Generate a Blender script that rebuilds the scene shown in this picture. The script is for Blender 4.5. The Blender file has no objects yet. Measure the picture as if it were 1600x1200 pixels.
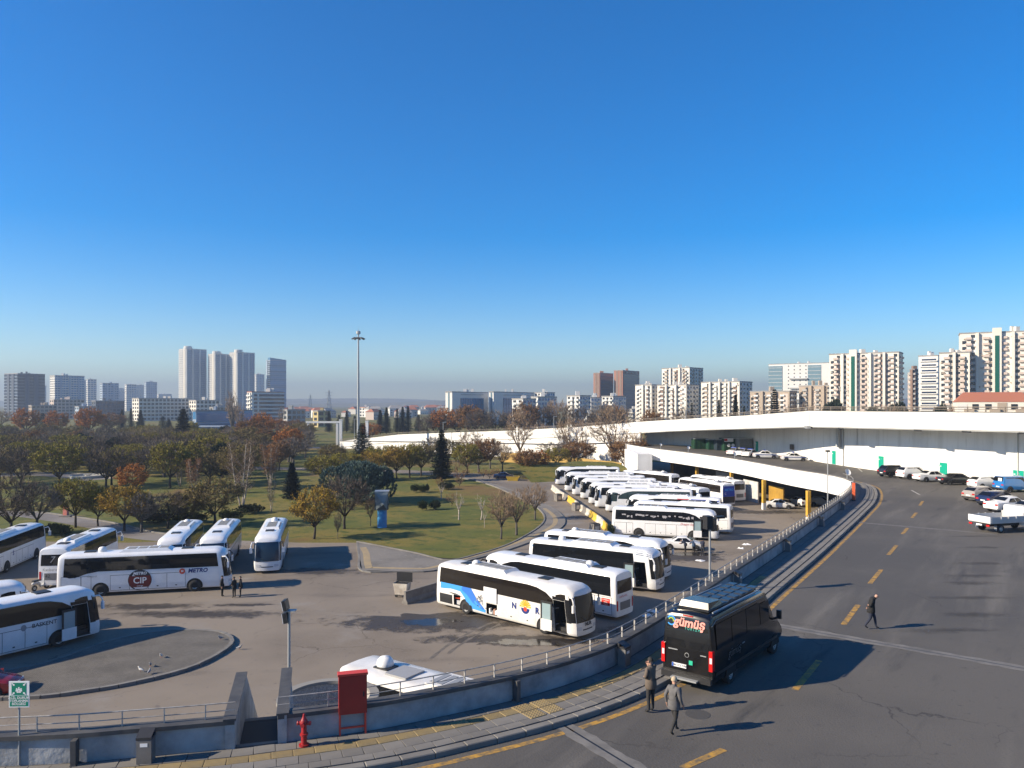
import bpy, bmesh, math, random
from mathutils import Vector, Matrix
from math import sin, cos, pi, radians, sqrt, atan2, hypot
random.seed(7)
S = bpy.context.scene
COL = S.collection
# ------------------------------------------------------------------ camera, sky, sun, exposure
F = 1210.0      # focal length in photo pixels (1600 wide)
HZ = 630.0      # horizon row
CH = 10.2       # eye height above the upper road (z = 0)
LOT = -6.0      # level of the coach park below
cam = bpy.data.cameras.new('camera'); camo = bpy.data.objects.new('camera', cam); COL.objects.link(camo)
camo.location = (0, 0, CH); camo.rotation_euler = (pi/2, 0, 0)
cam.sensor_width = 36; cam.lens = F/1600*36; cam.shift_y = (HZ-600)/1600
cam.clip_start = 0.3; cam.clip_end = 40000
S.camera = camo
SUN_EL = radians(27.0)
SUN_DIR = Vector((3.2, 0.85, 0)).normalized()          # the way the light travels over the ground
W = bpy.data.worlds.new('World'); S.world = W; W.use_nodes = True
nt = W.node_tree
sky = nt.nodes.new('ShaderNodeTexSky'); sky.sky_type = 'NISHITA'; sky.sun_disc = False
sky.sun_elevation = SUN_EL
sky.sun_rotation = atan2(-SUN_DIR.x, -SUN_DIR.y)
sky.altitude = 850; sky.air_density = 1.0; sky.dust_density = 0.15; sky.ozone_density = 3.0
bg = nt.nodes['Background']; bg.inputs['Strength'].default_value = 0.08
hs = nt.nodes.new('ShaderNodeHueSaturation'); hs.inputs['Saturation'].default_value = 1.56; hs.inputs['Value'].default_value = 1.24; hs.inputs['Hue'].default_value = 0.507
nt.links.new(sky.outputs[0], hs.inputs['Color']); nt.links.new(hs.outputs[0], bg.inputs[0])
sl = bpy.data.lights.new('sun', 'SUN'); so = bpy.data.objects.new('sun', sl); COL.objects.link(so)
sl.energy = 5.0; sl.angle = radians(0.53); sl.color = (1.0, 0.86, 0.66)
ld = Vector((SUN_DIR.x*cos(SUN_EL), SUN_DIR.y*cos(SUN_EL), -sin(SUN_EL)))
so.rotation_euler = ld.to_track_quat('-Z', 'Y').to_euler(); so.location = (-60, -20, 60)
S.view_settings.view_transform = 'Standard'; S.view_settings.look = 'None'
S.view_settings.exposure = 0.95; S.view_settings.gamma = 1.0; S.view_settings.use_curve_mapping = False
S.render.engine = 'CYCLES'
S.cycles.use_denoising = True
S.cycles.max_bounces = 5; S.cycles.diffuse_bounces = 3; S.cycles.glossy_bounces = 3
S.cycles.transmission_bounces = 3; S.cycles.transparent_max_bounces = 6; S.cycles.volume_bounces = 0
S.cycles.use_adaptive_sampling = True; S.cycles.adaptive_threshold = 0.015
S.cycles.sample_clamp_indirect = 6.0

# ------------------------------------------------------------------ helpers
def G(px, py, z=0.0):
    d = (CH-z)*F/(py-HZ); return Vector(((px-800)/F*d, d, z))
def GL(px, py): return G(px, py, LOT)
def lerp(a, b, t): return a+(b-a)*t
def interp(tab, x):
    if x <= tab[0][0]: return tab[0][1]
    for (a, va), (b, vb) in zip(tab, tab[1:]):
        if x <= b: return va+(vb-va)*(x-a)/(b-a)
    return tab[-1][1]

MATS = {}
def mat(name, col, rough=0.6, var=None, metal=0.0, spec=0.5, bump=None, island=None, obrand=None, world=False, coat=0.0, emit=None):
    """var = (scale, colour2, contrast); bump = (scale, strength); island = brightness spread per loose piece; obrand = the same per object"""
    if name in MATS: return MATS[name]
    m = bpy.data.materials.new(name); m.use_nodes = True
    t = m.node_tree; b = t.nodes['Principled BSDF']
    b.inputs['Base Color'].default_value = (*col, 1); b.inputs['Roughness'].default_value = rough
    b.inputs['Metallic'].default_value = metal; b.inputs['Specular IOR Level'].default_value = spec
    if coat: b.inputs['Coat Weight'].default_value = coat; b.inputs['Coat Roughness'].default_value = 0.06
    src = None
    def coords():
        if world: return t.nodes.new('ShaderNodeNewGeometry').outputs['Position']
        return t.nodes.new('ShaderNodeTexCoord').outputs['Object']
    if var:
        sc, c2, ct = var
        co = coords()
        n = t.nodes.new('ShaderNodeTexNoise'); n.inputs['Scale'].default_value = sc; n.inputs['Detail'].default_value = 6; n.inputs['Roughness'].default_value = 0.62
        t.links.new(co, n.inputs['Vector'])
        r = t.nodes.new('ShaderNodeMapRange'); r.inputs['From Min'].default_value = 0.5-ct; r.inputs['From Max'].default_value = 0.5+ct
        t.links.new(n.outputs['Fac'], r.inputs['Value'])
        mx = t.nodes.new('ShaderNodeMix'); mx.data_type = 'RGBA'
        mx.inputs['A'].default_value = (*col, 1); mx.inputs['B'].default_value = (*c2, 1)
        t.links.new(r.outputs[0], mx.inputs['Factor']); src = mx.outputs['Result']
    for kind, spread in (('i', island), ('o', obrand)):
        if spread:
            if kind == 'i': ro = t.nodes.new('ShaderNodeNewGeometry').outputs['Random Per Island']
            else: ro = t.nodes.new('ShaderNodeObjectInfo').outputs['Random']
            r = t.nodes.new('ShaderNodeMapRange'); r.inputs['To Min'].default_value = 1-spread; r.inputs['To Max'].default_value = 1+spread
            t.links.new(ro, r.inputs['Value'])
            h = t.nodes.new('ShaderNodeHueSaturation'); t.links.new(r.outputs[0], h.inputs['Value'])
            if src: t.links.new(src, h.inputs['Color'])
            else: h.inputs['Color'].default_value = (*col, 1)
            src = h.outputs['Color']
    if src: t.links.new(src, b.inputs['Base Color'])
    if bump:
        n = t.nodes.new('ShaderNodeTexNoise'); n.inputs['Scale'].default_value = bump[0]; n.inputs['Detail'].default_value = 4
        t.links.new(coords(), n.inputs['Vector'])
        bp = t.nodes.new('ShaderNodeBump'); bp.inputs['Strength'].default_value = bump[1]; bp.inputs['Distance'].default_value = 0.05
        t.links.new(n.outputs['Fac'], bp.inputs['Height']); t.links.new(bp.outputs[0], b.inputs['Normal'])
    if emit:
        b.inputs['Emission Color'].default_value = (*emit[0], 1); b.inputs['Emission Strength'].default_value = emit[1]
    MATS[name] = m
    return m

class MB:
    def __init__(self): self.v = []; self.f = []; self.m = []
    def face(self, pts, m=0):
        b = len(self.v); self.v += [tuple(p) for p in pts]; self.f.append(tuple(range(b, b+len(pts)))); self.m.append(m)
    def grid(self, rows, m=0, closed=False):
        """rows: list of equal-length point lists"""
        b = len(self.v); n = len(rows[0])
        for r in rows: self.v += [tuple(p) for p in r]
        for i in range(len(rows)-1):
            for j in range(n if closed else n-1):
                k = (j+1) % n
                self.f.append((b+i*n+j, b+i*n+k, b+(i+1)*n+k, b+(i+1)*n+j)); self.m.append(m)
    def box(self, lo, hi, m=0, M=None):
        x0, y0, z0 = lo; x1, y1, z1 = hi
        p = [Vector(q) for q in ((x0,y0,z0),(x1,y0,z0),(x1,y1,z0),(x0,y1,z0),(x0,y0,z1),(x1,y0,z1),(x1,y1,z1),(x0,y1,z1))]
        if M is not None: p = [M @ q for q in p]
        b = len(self.v); self.v += [tuple(q) for q in p]
        for q in ((0,3,2,1),(4,5,6,7),(0,1,5,4),(1,2,6,5),(2,3,7,6),(3,0,4,7)):
            self.f.append(tuple(b+i for i in q)); self.m.append(m)
    def bbox(self, c, s, m=0, M=None):
        self.box((c[0]-s[0]/2, c[1]-s[1]/2, c[2]-s[2]/2), (c[0]+s[0]/2, c[1]+s[1]/2, c[2]+s[2]/2), m, M)
    def tube(self, p0, p1, r0, r1=None, n=6, m=0, cap=True):
        p0 = Vector(p0); p1 = Vector(p1); r1 = r0 if r1 is None else r1
        d = (p1-p0)
        if d.length < 1e-6: return
        d.normalize(); a = d.orthogonal().normalized(); c = d.cross(a)
        b = len(self.v)
        for p, r in ((p0, r0), (p1, r1)):
            for k in range(n):
                t = 2*pi*k/n; self.v.append(tuple(p+(a*cos(t)+c*sin(t))*r))
        for k in range(n):
            self.f.append((b+k, b+(k+1) % n, b+n+(k+1) % n, b+n+k)); self.m.append(m)
        if cap:
            self.f.append(tuple(b+n-1-k for k in range(n))); self.m.append(m)
            self.f.append(tuple(b+n+k for k in range(n))); self.m.append(m)
    def path(self, pts, r, n=6, m=0):
        """one connected tube along points; r is a radius or a list"""
        pts = [Vector(p) for p in pts]; rs = r if isinstance(r, (list, tuple)) else [r]*len(pts)
        rings = []
        ref = None
        for i, p in enumerate(pts):
            d = (pts[min(i+1, len(pts)-1)]-pts[max(i-1, 0)]).normalized()
            if ref is None: ref = d.orthogonal().normalized()
            a = (ref-d*ref.dot(d)).normalized(); ref = a; c = d.cross(a)
            rings.append([p+(a*cos(2*pi*k/n)+c*sin(2*pi*k/n))*rs[i] for k in range(n)])
        b = len(self.v); self.grid(rings, m, True)
        self.f.append(tuple(b+n-1-k for k in range(n))); self.m.append(m)
        e = len(self.v)-n; self.f.append(tuple(e+k for k in range(n))); self.m.append(m)
    def lathe(self, prof, n=16, c=(0,0,0), m=0, axis='z'):
        rows = []
        for r, z in prof:
            row = []
            for k in range(n):
                t = 2*pi*k/n
                if axis == 'z': row.append((c[0]+r*cos(t), c[1]+r*sin(t), c[2]+z))
                else: row.append((c[0]+r*cos(t), c[1]+z, c[2]+r*sin(t)))
            rows.append(row)
        self.grid(rows, m, True)
    def prism(self, poly, z0, z1, m=0, top=None):
        n = len(poly); b = len(self.v)
        self.v += [(p[0], p[1], z0) for p in poly]+[(p[0], p[1], z1) for p in poly]
        self.f.append(tuple(b+n+i for i in range(n))); self.m.append(m if top is None else top)
        self.f.append(tuple(b+n-1-i for i in range(n))); self.m.append(m)
        for i in range(n):
            k = (i+1) % n; self.f.append((b+i, b+k, b+n+k, b+n+i)); self.m.append(m)
    def mesh(self, name, mats, smooth=False):
        me = bpy.data.meshes.new(name); me.from_pydata(self.v, [], self.f)
        for mm in (mats if isinstance(mats, (list, tuple)) else [mats]): me.materials.append(mm)
        if any(self.m): me.polygons.foreach_set('material_index', self.m)
        if smooth: me.polygons.foreach_set('use_smooth', [True]*len(self.f))
        me.update(); return me
    def build(self, name, mats, parent=None, smooth=False, fix=False, auto=None):
        me = self.mesh(name, mats, smooth)
        if fix or auto is not None:
            bm = bmesh.new(); bm.from_mesh(me)
            bmesh.ops.remove_doubles(bm, verts=bm.verts, dist=1e-4)
            bmesh.ops.recalc_face_normals(bm, faces=bm.faces)
            if auto is not None:
                for e in bm.edges:
                    if len(e.link_faces) == 2: e.smooth = e.calc_face_angle(0) < radians(auto)
                for f in bm.faces: f.smooth = True
            bm.to_mesh(me); bm.free()
        return new(name, me, parent)

def new(name, data, parent=None, loc=None, rz=None, scale=None):
    o = bpy.data.objects.new(name, data); COL.objects.link(o)
    if parent is not None: o.parent = parent
    if loc is not None: o.location = loc
    if rz is not None: o.rotation_euler = (0, 0, rz)
    if scale is not None: o.scale = scale if isinstance(scale, (tuple, list)) else (scale,)*3
    return o
def tag(o, label=None, cat=None, group=None, kind=None):
    if label: o['label'] = label
    if cat: o['category'] = cat
    if group: o['group'] = group
    if kind: o['kind'] = kind
    return o
def thing(name, label, cat, loc=(0,0,0), rz=0.0, group=None, scale=None):
    return tag(new(name, None, None, loc, rz, scale), label, cat, group)
def struct(o): o['kind'] = 'structure'; return o
def stuff(o): o['kind'] = 'stuff'; return o
KIDS = {}
def copy_tree(o, parent=None):
    c = o.copy(); COL.objects.link(c); c.parent = parent
    for ch in list(o.children): copy_tree(ch, c)
    return c

def textmesh(s, size, m, extrude=0.0, bold=0.0, shear=0.0, space=1.0, align='CENTER'):
    cu = bpy.data.curves.new('lettering', 'FONT'); cu.body = s; cu.size = size; cu.align_x = align; cu.align_y = 'CENTER'
    cu.extrude = extrude; cu.offset = bold; cu.shear = shear; cu.space_character = space; cu.resolution_u = 3
    o = bpy.data.objects.new('lettering', cu)
    me = bpy.data.meshes.new_from_object(o); bpy.data.objects.remove(o); bpy.data.curves.remove(cu)
    me.materials.clear(); me.materials.append(m); me.name = 'lettering'
    return me
def put_text(parent, s, size, m, origin, xdir, zdir, **kw):
    o = new('lettering', textmesh(s, size, m, **kw), parent)
    x = Vector(xdir).normalized(); z = Vector(zdir).normalized(); n = x.cross(z)
    o.matrix_local = Matrix(((x.x, z.x, n.x, origin[0]), (x.y, z.y, n.y, origin[1]), (x.z, z.z, n.z, origin[2]), (0, 0, 0, 1)))
    return o

def spline(pts, step=0.5):
    """Catmull-Rom through 2-D points, resampled by arc length"""
    P = [Vector((p[0], p[1])) for p in pts]; out = []
    for i in range(len(P)-1):
        p0 = P[max(i-1, 0)]; p1 = P[i]; p2 = P[i+1]; p3 = P[min(i+2, len(P)-1)]
        n = max(4, int((p2-p1).length/step*2))
        for k in range(n):
            t = k/n
            out.append(0.5*((2*p1)+(p2-p0)*t+(2*p0-5*p1+4*p2-p3)*t*t+(3*p1-p0-3*p2+p3)*t**3))
    out.append(P[-1])
    res = [out[0]]; acc = 0.0
    for a, b in zip(out, out[1:]):
        seg = (b-a).length
        while acc+seg >= step:
            t = (step-acc)/seg; a = a.lerp(b, t); res.append(a); seg = (b-a).length; acc = 0
        acc += seg
    return res
def normals(c):
    """unit normals on the right-hand side of travel"""
    out = []
    for i in range(len(c)):
        d = (c[min(i+1, len(c)-1)]-c[max(i-1, 0)]).normalized(); out.append(Vector((d.y, -d.x)))
    return out
def offset(c, w):
    return [p+n*w for p, n in zip(c, normals(c))]
def sweep(mb, c, sec, m=0, closed_ends=True):
    """sweep a closed section [(offset to the right, z)] along a 2-D curve"""
    nn = normals(c)
    rows = [[(p.x+n.x*o, p.y+n.y*o, z) for o, z in sec] for p, n in zip(c, nn)]
    b = len(mb.v); mb.grid(rows, m, True)
    k = len(sec)
    mb.f.append(tuple(b+i for i in range(k))); mb.m.append(m)
    e = len(mb.v)-k; mb.f.append(tuple(e+k-1-i for i in range(k))); mb.m.append(m)
def dist_along(c, step): return None
HAZE = 0.00031
# ------------------------------------------------------------------ surface materials
def ground_mat(name, layers, rough=0.9, bump=(1.5, 0.3)):
    """layers: [(colour)] then (scale, colour, lo, hi[, stretch]) blended by noise over world position"""
    m = bpy.data.materials.new(name); m.use_nodes = True; t = m.node_tree; b = t.nodes['Principled BSDF']
    b.inputs['Roughness'].default_value = rough; b.inputs['Specular IOR Level'].default_value = 0.3
    pos = t.nodes.new('ShaderNodeNewGeometry').outputs['Position']
    src = None; first = layers[0]
    for i, L in enumerate(layers[1:]):
        sc, c2, lo, hi = L[:4]
        v = pos
        mp = t.nodes.new('ShaderNodeMapping'); t.links.new(pos, mp.inputs['Vector'])
        mp.inputs['Location'].default_value = (13.7*i, 7.1*i, 0)
        if len(L) > 4: mp.vector_type = 'TEXTURE'; mp.inputs['Rotation'].default_value = (0, 0, L[5]); mp.inputs['Scale'].default_value = (L[4], 1, 1)
        n = t.nodes.new('ShaderNodeTexNoise'); n.inputs['Scale'].default_value = sc; n.inputs['Detail'].default_value = 5; n.inputs['Roughness'].default_value = 0.6
        t.links.new(mp.outputs[0], n.inputs['Vector'])
        r = t.nodes.new('ShaderNodeMapRange'); r.interpolation_type = 'SMOOTHSTEP'
        r.inputs['From Min'].default_value = lo; r.inputs['From Max'].default_value = hi
        t.links.new(n.outputs['Fac'], r.inputs['Value'])
        mx = t.nodes.new('ShaderNodeMix'); mx.data_type = 'RGBA'
        if src is None: mx.inputs['A'].default_value = (*first, 1)
        else: t.links.new(src, mx.inputs['A'])
        mx.inputs['B'].default_value = (*c2, 1); t.links.new(r.outputs[0], mx.inputs['Factor']); src = mx.outputs['Result']
    t.links.new(src, b.inputs['Base Color'])
    n = t.nodes.new('ShaderNodeTexNoise'); n.inputs['Scale'].default_value = bump[0]; n.inputs['Detail'].default_value = 6
    t.links.new(pos, n.inputs['Vector'])
    bp = t.nodes.new('ShaderNodeBump'); bp.inputs['Strength'].default_value = bump[1]; bp.inputs['Distance'].default_value = 0.04
    t.links.new(n.outputs['Fac'], bp.inputs['Height']); t.links.new(bp.outputs[0], b.inputs['Normal'])
    MATS[name] = m
    return m
M_GRASS = ground_mat('lawn', [(0.098, 0.108, 0.016), (0.09, (0.17, 0.135, 0.026), 0.40, 0.60), (0.5, (0.062, 0.082, 0.014), 0.5, 0.64), (0.035, (0.16, 0.098, 0.032), 0.55, 0.66), (0.25, (0.19, 0.155, 0.05), 0.6, 0.72), (6.0, (0.05, 0.052, 0.012), 0.5, 0.7)], 0.95, (7.0, 0.8))
M_LOT = ground_mat('coach_park_asphalt', [(0.225, 0.188, 0.145), (0.05, (0.155, 0.128, 0.098), 0.40, 0.62), (0.16, (0.235, 0.21, 0.18), 0.55, 0.72), (0.22, (0.10, 0.084, 0.07), 0.56, 0.74, 4.0, 0.15), (1.6, (0.13, 0.11, 0.095), 0.63, 0.74), (9.0, (0.2, 0.175, 0.15), 0.45, 0.7)], 0.85, (9.0, 0.25))
M_ROAD = ground_mat('upper_asphalt', [(0.108, 0.099, 0.087), (0.06, (0.078, 0.073, 0.067), 0.40, 0.60), (0.35, (0.145, 0.133, 0.115), 0.5, 0.72, 9.0, 0.98), (0.7, (0.048, 0.047, 0.046), 0.58, 0.76, 7.0, 0.9), (3.0, (0.058, 0.055, 0.052), 0.6, 0.75), (14.0, (0.09, 0.087, 0.083), 0.5, 0.7)], 0.82, (14.0, 0.3))
def add_cracks(m, scale, col, width, lo, hi):
    t = m.node_tree; b = t.nodes['Principled BSDF']; src = b.inputs['Base Color'].links[0].from_socket
    pos = t.nodes.new('ShaderNodeNewGeometry').outputs['Position']
    n = t.nodes.new('ShaderNodeTexNoise'); n.inputs['Scale'].default_value = 1.3; n.inputs['Detail'].default_value = 4; t.links.new(pos, n.inputs['Vector'])
    ad = t.nodes.new('ShaderNodeMix'); ad.data_type = 'RGBA'; ad.blend_type = 'ADD'; ad.inputs['Factor'].default_value = 0.9; t.links.new(pos, ad.inputs['A']); t.links.new(n.outputs['Color'], ad.inputs['B'])
    v = t.nodes.new('ShaderNodeTexVoronoi'); v.feature = 'DISTANCE_TO_EDGE'; v.inputs['Scale'].default_value = scale; t.links.new(ad.outputs['Result'], v.inputs['Vector'])
    r = t.nodes.new('ShaderNodeMapRange'); r.inputs['From Min'].default_value = 0.0; r.inputs['From Max'].default_value = width; r.inputs['To Min'].default_value = 1; r.inputs['To Max'].default_value = 0; t.links.new(v.outputs['Distance'], r.inputs['Value'])
    n2 = t.nodes.new('ShaderNodeTexNoise'); n2.inputs['Scale'].default_value = 0.12; t.links.new(pos, n2.inputs['Vector'])
    r2 = t.nodes.new('ShaderNodeMapRange'); r2.inputs['From Min'].default_value = lo; r2.inputs['From Max'].default_value = hi; t.links.new(n2.outputs['Fac'], r2.inputs['Value'])
    mu = t.nodes.new('ShaderNodeMath'); mu.operation = 'MULTIPLY'; t.links.new(r.outputs[0], mu.inputs[0]); t.links.new(r2.outputs[0], mu.inputs[1])
    mx = t.nodes.new('ShaderNodeMix'); mx.data_type = 'RGBA'; mx.inputs['B'].default_value = (*col, 1); t.links.new(src, mx.inputs['A']); t.links.new(mu.outputs[0], mx.inputs['Factor']); t.links.new(mx.outputs['Result'], b.inputs['Base Color'])
add_cracks(M_ROAD, 0.16, (0.045, 0.042, 0.039), 0.006, 0.50, 0.64)
add_cracks(M_LOT, 0.16, (0.085, 0.07, 0.055), 0.007, 0.48, 0.62)
M_PAVE = ground_mat('brick_paving', [(0.19, 0.175, 0.155), (0.2, (0.14, 0.13, 0.115), 0.45, 0.65), (2.5, (0.24, 0.22, 0.195), 0.55, 0.7)], 0.9, (6.0, 0.5))
M_PATH = ground_mat('park_path', [(0.2, 0.185, 0.17), (0.15, (0.15, 0.135, 0.125), 0.45, 0.65)], 0.9)
M_KERB = mat('kerb_concrete', (0.20, 0.19, 0.172), 0.9, (0.8, (0.14, 0.132, 0.12), 0.15), world=True)
M_WALL = mat('grey_plaster', (0.38, 0.39, 0.395), 0.85, (0.9, (0.20, 0.205, 0.21), 0.16), bump=(5.0, 0.5), world=True)
M_COPE = mat('dark_coping', (0.045, 0.045, 0.048), 0.7, (1.5, (0.08, 0.078, 0.075), 0.15), world=True)
def streak_mat(name, col, c2, rough=0.85):
    m = bpy.data.materials.new(name); m.use_nodes = True; t = m.node_tree; b = t.nodes['Principled BSDF']; b.inputs['Roughness'].default_value = rough
    pos = t.nodes.new('ShaderNodeNewGeometry').outputs['Position']; src = None
    for sc, zs, lo, hi, amt in ((0.9, 0.07, 0.52, 0.74, 0.42), (0.18, 1.0, 0.5, 0.7, 0.3), (3.0, 0.15, 0.6, 0.75, 0.4)):
        mp = t.nodes.new('ShaderNodeMapping'); mp.inputs['Scale'].default_value = (1, 1, zs); t.links.new(pos, mp.inputs['Vector'])
        n = t.nodes.new('ShaderNodeTexNoise'); n.inputs['Scale'].default_value = sc; n.inputs['Detail'].default_value = 5; t.links.new(mp.outputs[0], n.inputs['Vector'])
        r = t.nodes.new('ShaderNodeMapRange'); r.inputs['From Min'].default_value = lo; r.inputs['From Max'].default_value = hi; r.inputs['To Max'].default_value = amt; t.links.new(n.outputs['Fac'], r.inputs['Value'])
        mx = t.nodes.new('ShaderNodeMix'); mx.data_type = 'RGBA'; mx.inputs['B'].default_value = (*c2, 1); t.links.new(r.outputs[0], mx.inputs['Factor'])
        if src is None: mx.inputs['A'].default_value = (*col, 1)
        else: t.links.new(src, mx.inputs['A'])
        src = mx.outputs['Result']
    t.links.new(src, b.inputs['Base Color']); MATS[name] = m; return m
M_WHITEWALL = streak_mat('white_render', (0.76, 0.75, 0.72), (0.44, 0.42, 0.385))
M_BAND = mat('grey_gutter', (0.42, 0.43, 0.42), 0.6)
M_WHITE = mat('white_paint', (0.78, 0.785, 0.79), 0.32, (1.1, (0.68, 0.68, 0.67), 0.2), coat=0.3)
M_WHITE2 = mat('soiled_white_paint', (0.74, 0.73, 0.70), 0.4, (0.9, (0.58, 0.56, 0.52), 0.2), coat=0.15)
M_RAILP = mat('railing_paint', (0.40, 0.385, 0.36), 0.55, (4.0, (0.22, 0.205, 0.19), 0.15))
M_GLASS = mat('dark_glass', (0.008, 0.009, 0.011), 0.05, spec=0.35)
M_GLASSB = mat('brown_glass', (0.014, 0.011, 0.009), 0.07, spec=0.35)
M_BLACK = mat('black_plastic', (0.015, 0.015, 0.016), 0.5)
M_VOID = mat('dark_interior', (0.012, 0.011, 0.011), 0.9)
M_TYRE = mat('tyre_rubber', (0.022, 0.022, 0.023), 0.85)
M_RIM = mat('steel_rim', (0.48, 0.48, 0.47), 0.4, metal=0.6)
M_STEEL = mat('galvanised_steel', (0.36, 0.37, 0.37), 0.45, metal=0.4)
M_RED = mat('red_lamp_glass', (0.45, 0.012, 0.012), 0.2)
M_AMBER = mat('amber_lamp_glass', (0.6, 0.22, 0.02), 0.2)
M_LENS = mat('clear_lamp_glass', (0.55, 0.57, 0.6), 0.12)
M_PLATE = mat('plate_white', (0.75, 0.75, 0.74), 0.5)
M_BLUEPLATE = mat('plate_blue', (0.02, 0.09, 0.42), 0.5)
M_YELLOW = mat('road_yellow', (0.46, 0.25, 0.035), 0.8, (3.5, (0.13, 0.10, 0.06), 0.13), world=True)
M_YTILE = mat('tactile_yellow', (0.30, 0.22, 0.095), 0.85, (2.0, (0.23, 0.18, 0.10), 0.2), obrand=0.14)
M_GTILE = mat('grey_slab', (0.175, 0.165, 0.15), 0.9, (1.2, (0.135, 0.128, 0.117), 0.2), obrand=0.14)
M_INK = mat('dark_ink', (0.02, 0.022, 0.03), 0.5)
M_NAVY = mat('navy_print', (0.01, 0.03, 0.16), 0.4)
M_REDP = mat('red_print', (0.55, 0.03, 0.02), 0.4)
M_SCRIPTRED = mat('thin_red_print', (0.5, 0.10, 0.09), 0.4)

# ------------------------------------------------------------------ terrain, lot, park
R = 7000
mb = MB(); ring = [(R*cos(2*pi*k/64), R*sin(2*pi*k/64)) for k in range(64)]
mb.face([(x, y, LOT-0.02) for x, y in ring]); struct(mb.build('ground', M_GRASS))

def hill(name, x0, x1, d, h, seed, m):
    rnd = random.Random(seed); n = 60; rows = []
    ph = [rnd.uniform(0, 6.28) for _ in range(5)]
    for k in range(7):
        v = k/6; row = []
        for i in range(n+1):
            u = i/n; e = sin(pi*u)**0.5
            z = h*e*(0.55+0.2*sin(5*u+ph[0])+0.16*sin(11*u+ph[1])+0.09*sin(23*u+ph[2]))*sin(pi*v/1.2)
            row.append((lerp(x0, x1, u), d+v*900+120*sin(3*u+ph[3]), LOT-3+max(0, z)))
        rows.append(row)
    mb = MB(); mb.grid(rows); o = mb.build(name, m, smooth=True); struct(o)
M_HILL = ground_mat('far_fields', [(0.15, 0.13, 0.085), (0.004, (0.08, 0.085, 0.06), 0.45, 0.55), (0.012, (0.22, 0.18, 0.12), 0.55, 0.65), (0.03, (0.05, 0.06, 0.04), 0.6, 0.66)], 1.0)
hill('hills', -4200, 2500, 5200, 95, 3, M_HILL)
hill('hills', -1800, 800, 3300, 52, 9, M_HILL)
hill('hills', -5200, -600, 4300, 60, 5, M_HILL)
hill('hills', 600, 5200, 5000, 80, 6, M_HILL)

# coach park asphalt
far = [(-400, 846), (0, 845), (200, 848), (330, 843), (470, 848), (556, 848), (566, 893), (675, 893), (720, 880), (790, 861), (840, 843), (872, 828), (882, 817), (878, 806), (864, 795), (832, 780), (800, 767), (770, 757), (735, 748), (690, 743), (620, 739), (520, 736), (380, 733), (380, 729), (520, 731.5), (620, 734), (700, 737.5), (760, 740.5), (810, 747), (850, 752), (868, 750), (890, 738), (930, 731), (1015, 722)]
poly = [GL(*p) for p in far]
pts = [(p.x, p.y) for p in poly]+[(90, 215), (90, 15), (-90, 10)]
mb = MB(); mb.face([(x, y, LOT) for x, y in pts]); struct(mb.build('coach_park_pavement', M_LOT))

def kerb(name, px, w=0.18, h=0.13, z=LOT, m=M_KERB, closed=False, step=1.0):
    c = spline([(p.x, p.y) for p in (GL(*q) for q in px)], step)
    mb = MB(); sweep(mb, c, [(-w/2, z-0.01), (-w/2, z+h), (w/2, z+h), (w/2, z-0.01)])
    return struct(mb.build(name, m))
def strip(name, pxa, wid, m, z, off=0.0, step=1.0):
    c = spline([(p.x, p.y) for p in (GL(*q) for q in pxa)], step)
    a = offset(c, off); b = offset(c, off+wid)
    mb = MB(); mb.grid([[(p.x, p.y, z) for p in a], [(p.x, p.y, z) for p in b]]); return struct(mb.build(name, m))
# pavement apron round the lawn corner, and the footway that bends round the lawn to the bus row
lawn_edge = [(558, 848), (600, 856), (650, 866), (700, 877), (745, 868), (790, 854), (820, 839), (843, 824), (851, 812), (846, 800), (830, 788), (800, 773), (770, 760), (735, 750), (690, 744)]
outer = [(566, 893), (620, 894), (675, 893), (720, 880), (790, 861), (840, 843), (872, 828), (882, 817), (878, 806), (864, 795), (832, 780), (800, 767), (770, 757), (735, 748), (690, 743)]
A = [GL(*p) for p in lawn_edge]; B = [GL(*p) for p in outer]
mb = MB()
ca = spline([(p.x, p.y) for p in A], 1.0); cb = spline([(p.x, p.y) for p in B], 1.0)
n = 90
def at(c, t): 
    f = t*(len(c)-1); i = min(int(f), len(c)-2); return c[i].lerp(c[i+1], f-i)
mb.grid([[(at(ca, k/n).x, at(ca, k/n).y, LOT+0.115) for k in range(n+1)], [(at(cb, k/n).x, at(cb, k/n).y, LOT+0.115) for k in range(n+1)]])
struct(mb.build('footway_pavement', M_PAVE))
kerb('lawn_kerb', lawn_edge, 0.2, 0.2)
kerb('footway_kerb', [(558, 848), (561, 870), (566, 893)]+outer[1:], 0.22, 0.13)
# worn yellow guide strip set in the apron
M_GUIDE = mat('worn_yellow_guide', (0.36, 0.27, 0.14), 0.9, (1.0, (0.25, 0.2, 0.13), 0.2), world=True)
mb = MB(); c = spline([(p.x, p.y) for p in (GL(*q) for q in [(567, 857), (572, 866), (574, 880), (577, 890.5)])], 0.4)
sweep(mb, c, [(-0.35, LOT+0.115), (-0.35, LOT+0.121), (0.35, LOT+0.121), (0.35, LOT+0.115)]); struct(mb.build('guide_strip_pavement', M_GUIDE))
mb = MB(); c = spline([(p.x, p.y) for p in (GL(*q) for q in [(581, 888.5), (640, 890), (672, 889), (720, 876), (785, 857), (834, 839), (862, 824), (868, 815), (864, 806), (850, 795)])], 0.6)
sweep(mb, c, [(-0.3, LOT+0.115), (-0.3, LOT+0.121), (0.3, LOT+0.121), (0.3, LOT+0.115)]); struct(mb.build('guide_strip_pavement', M_GUIDE))
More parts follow.
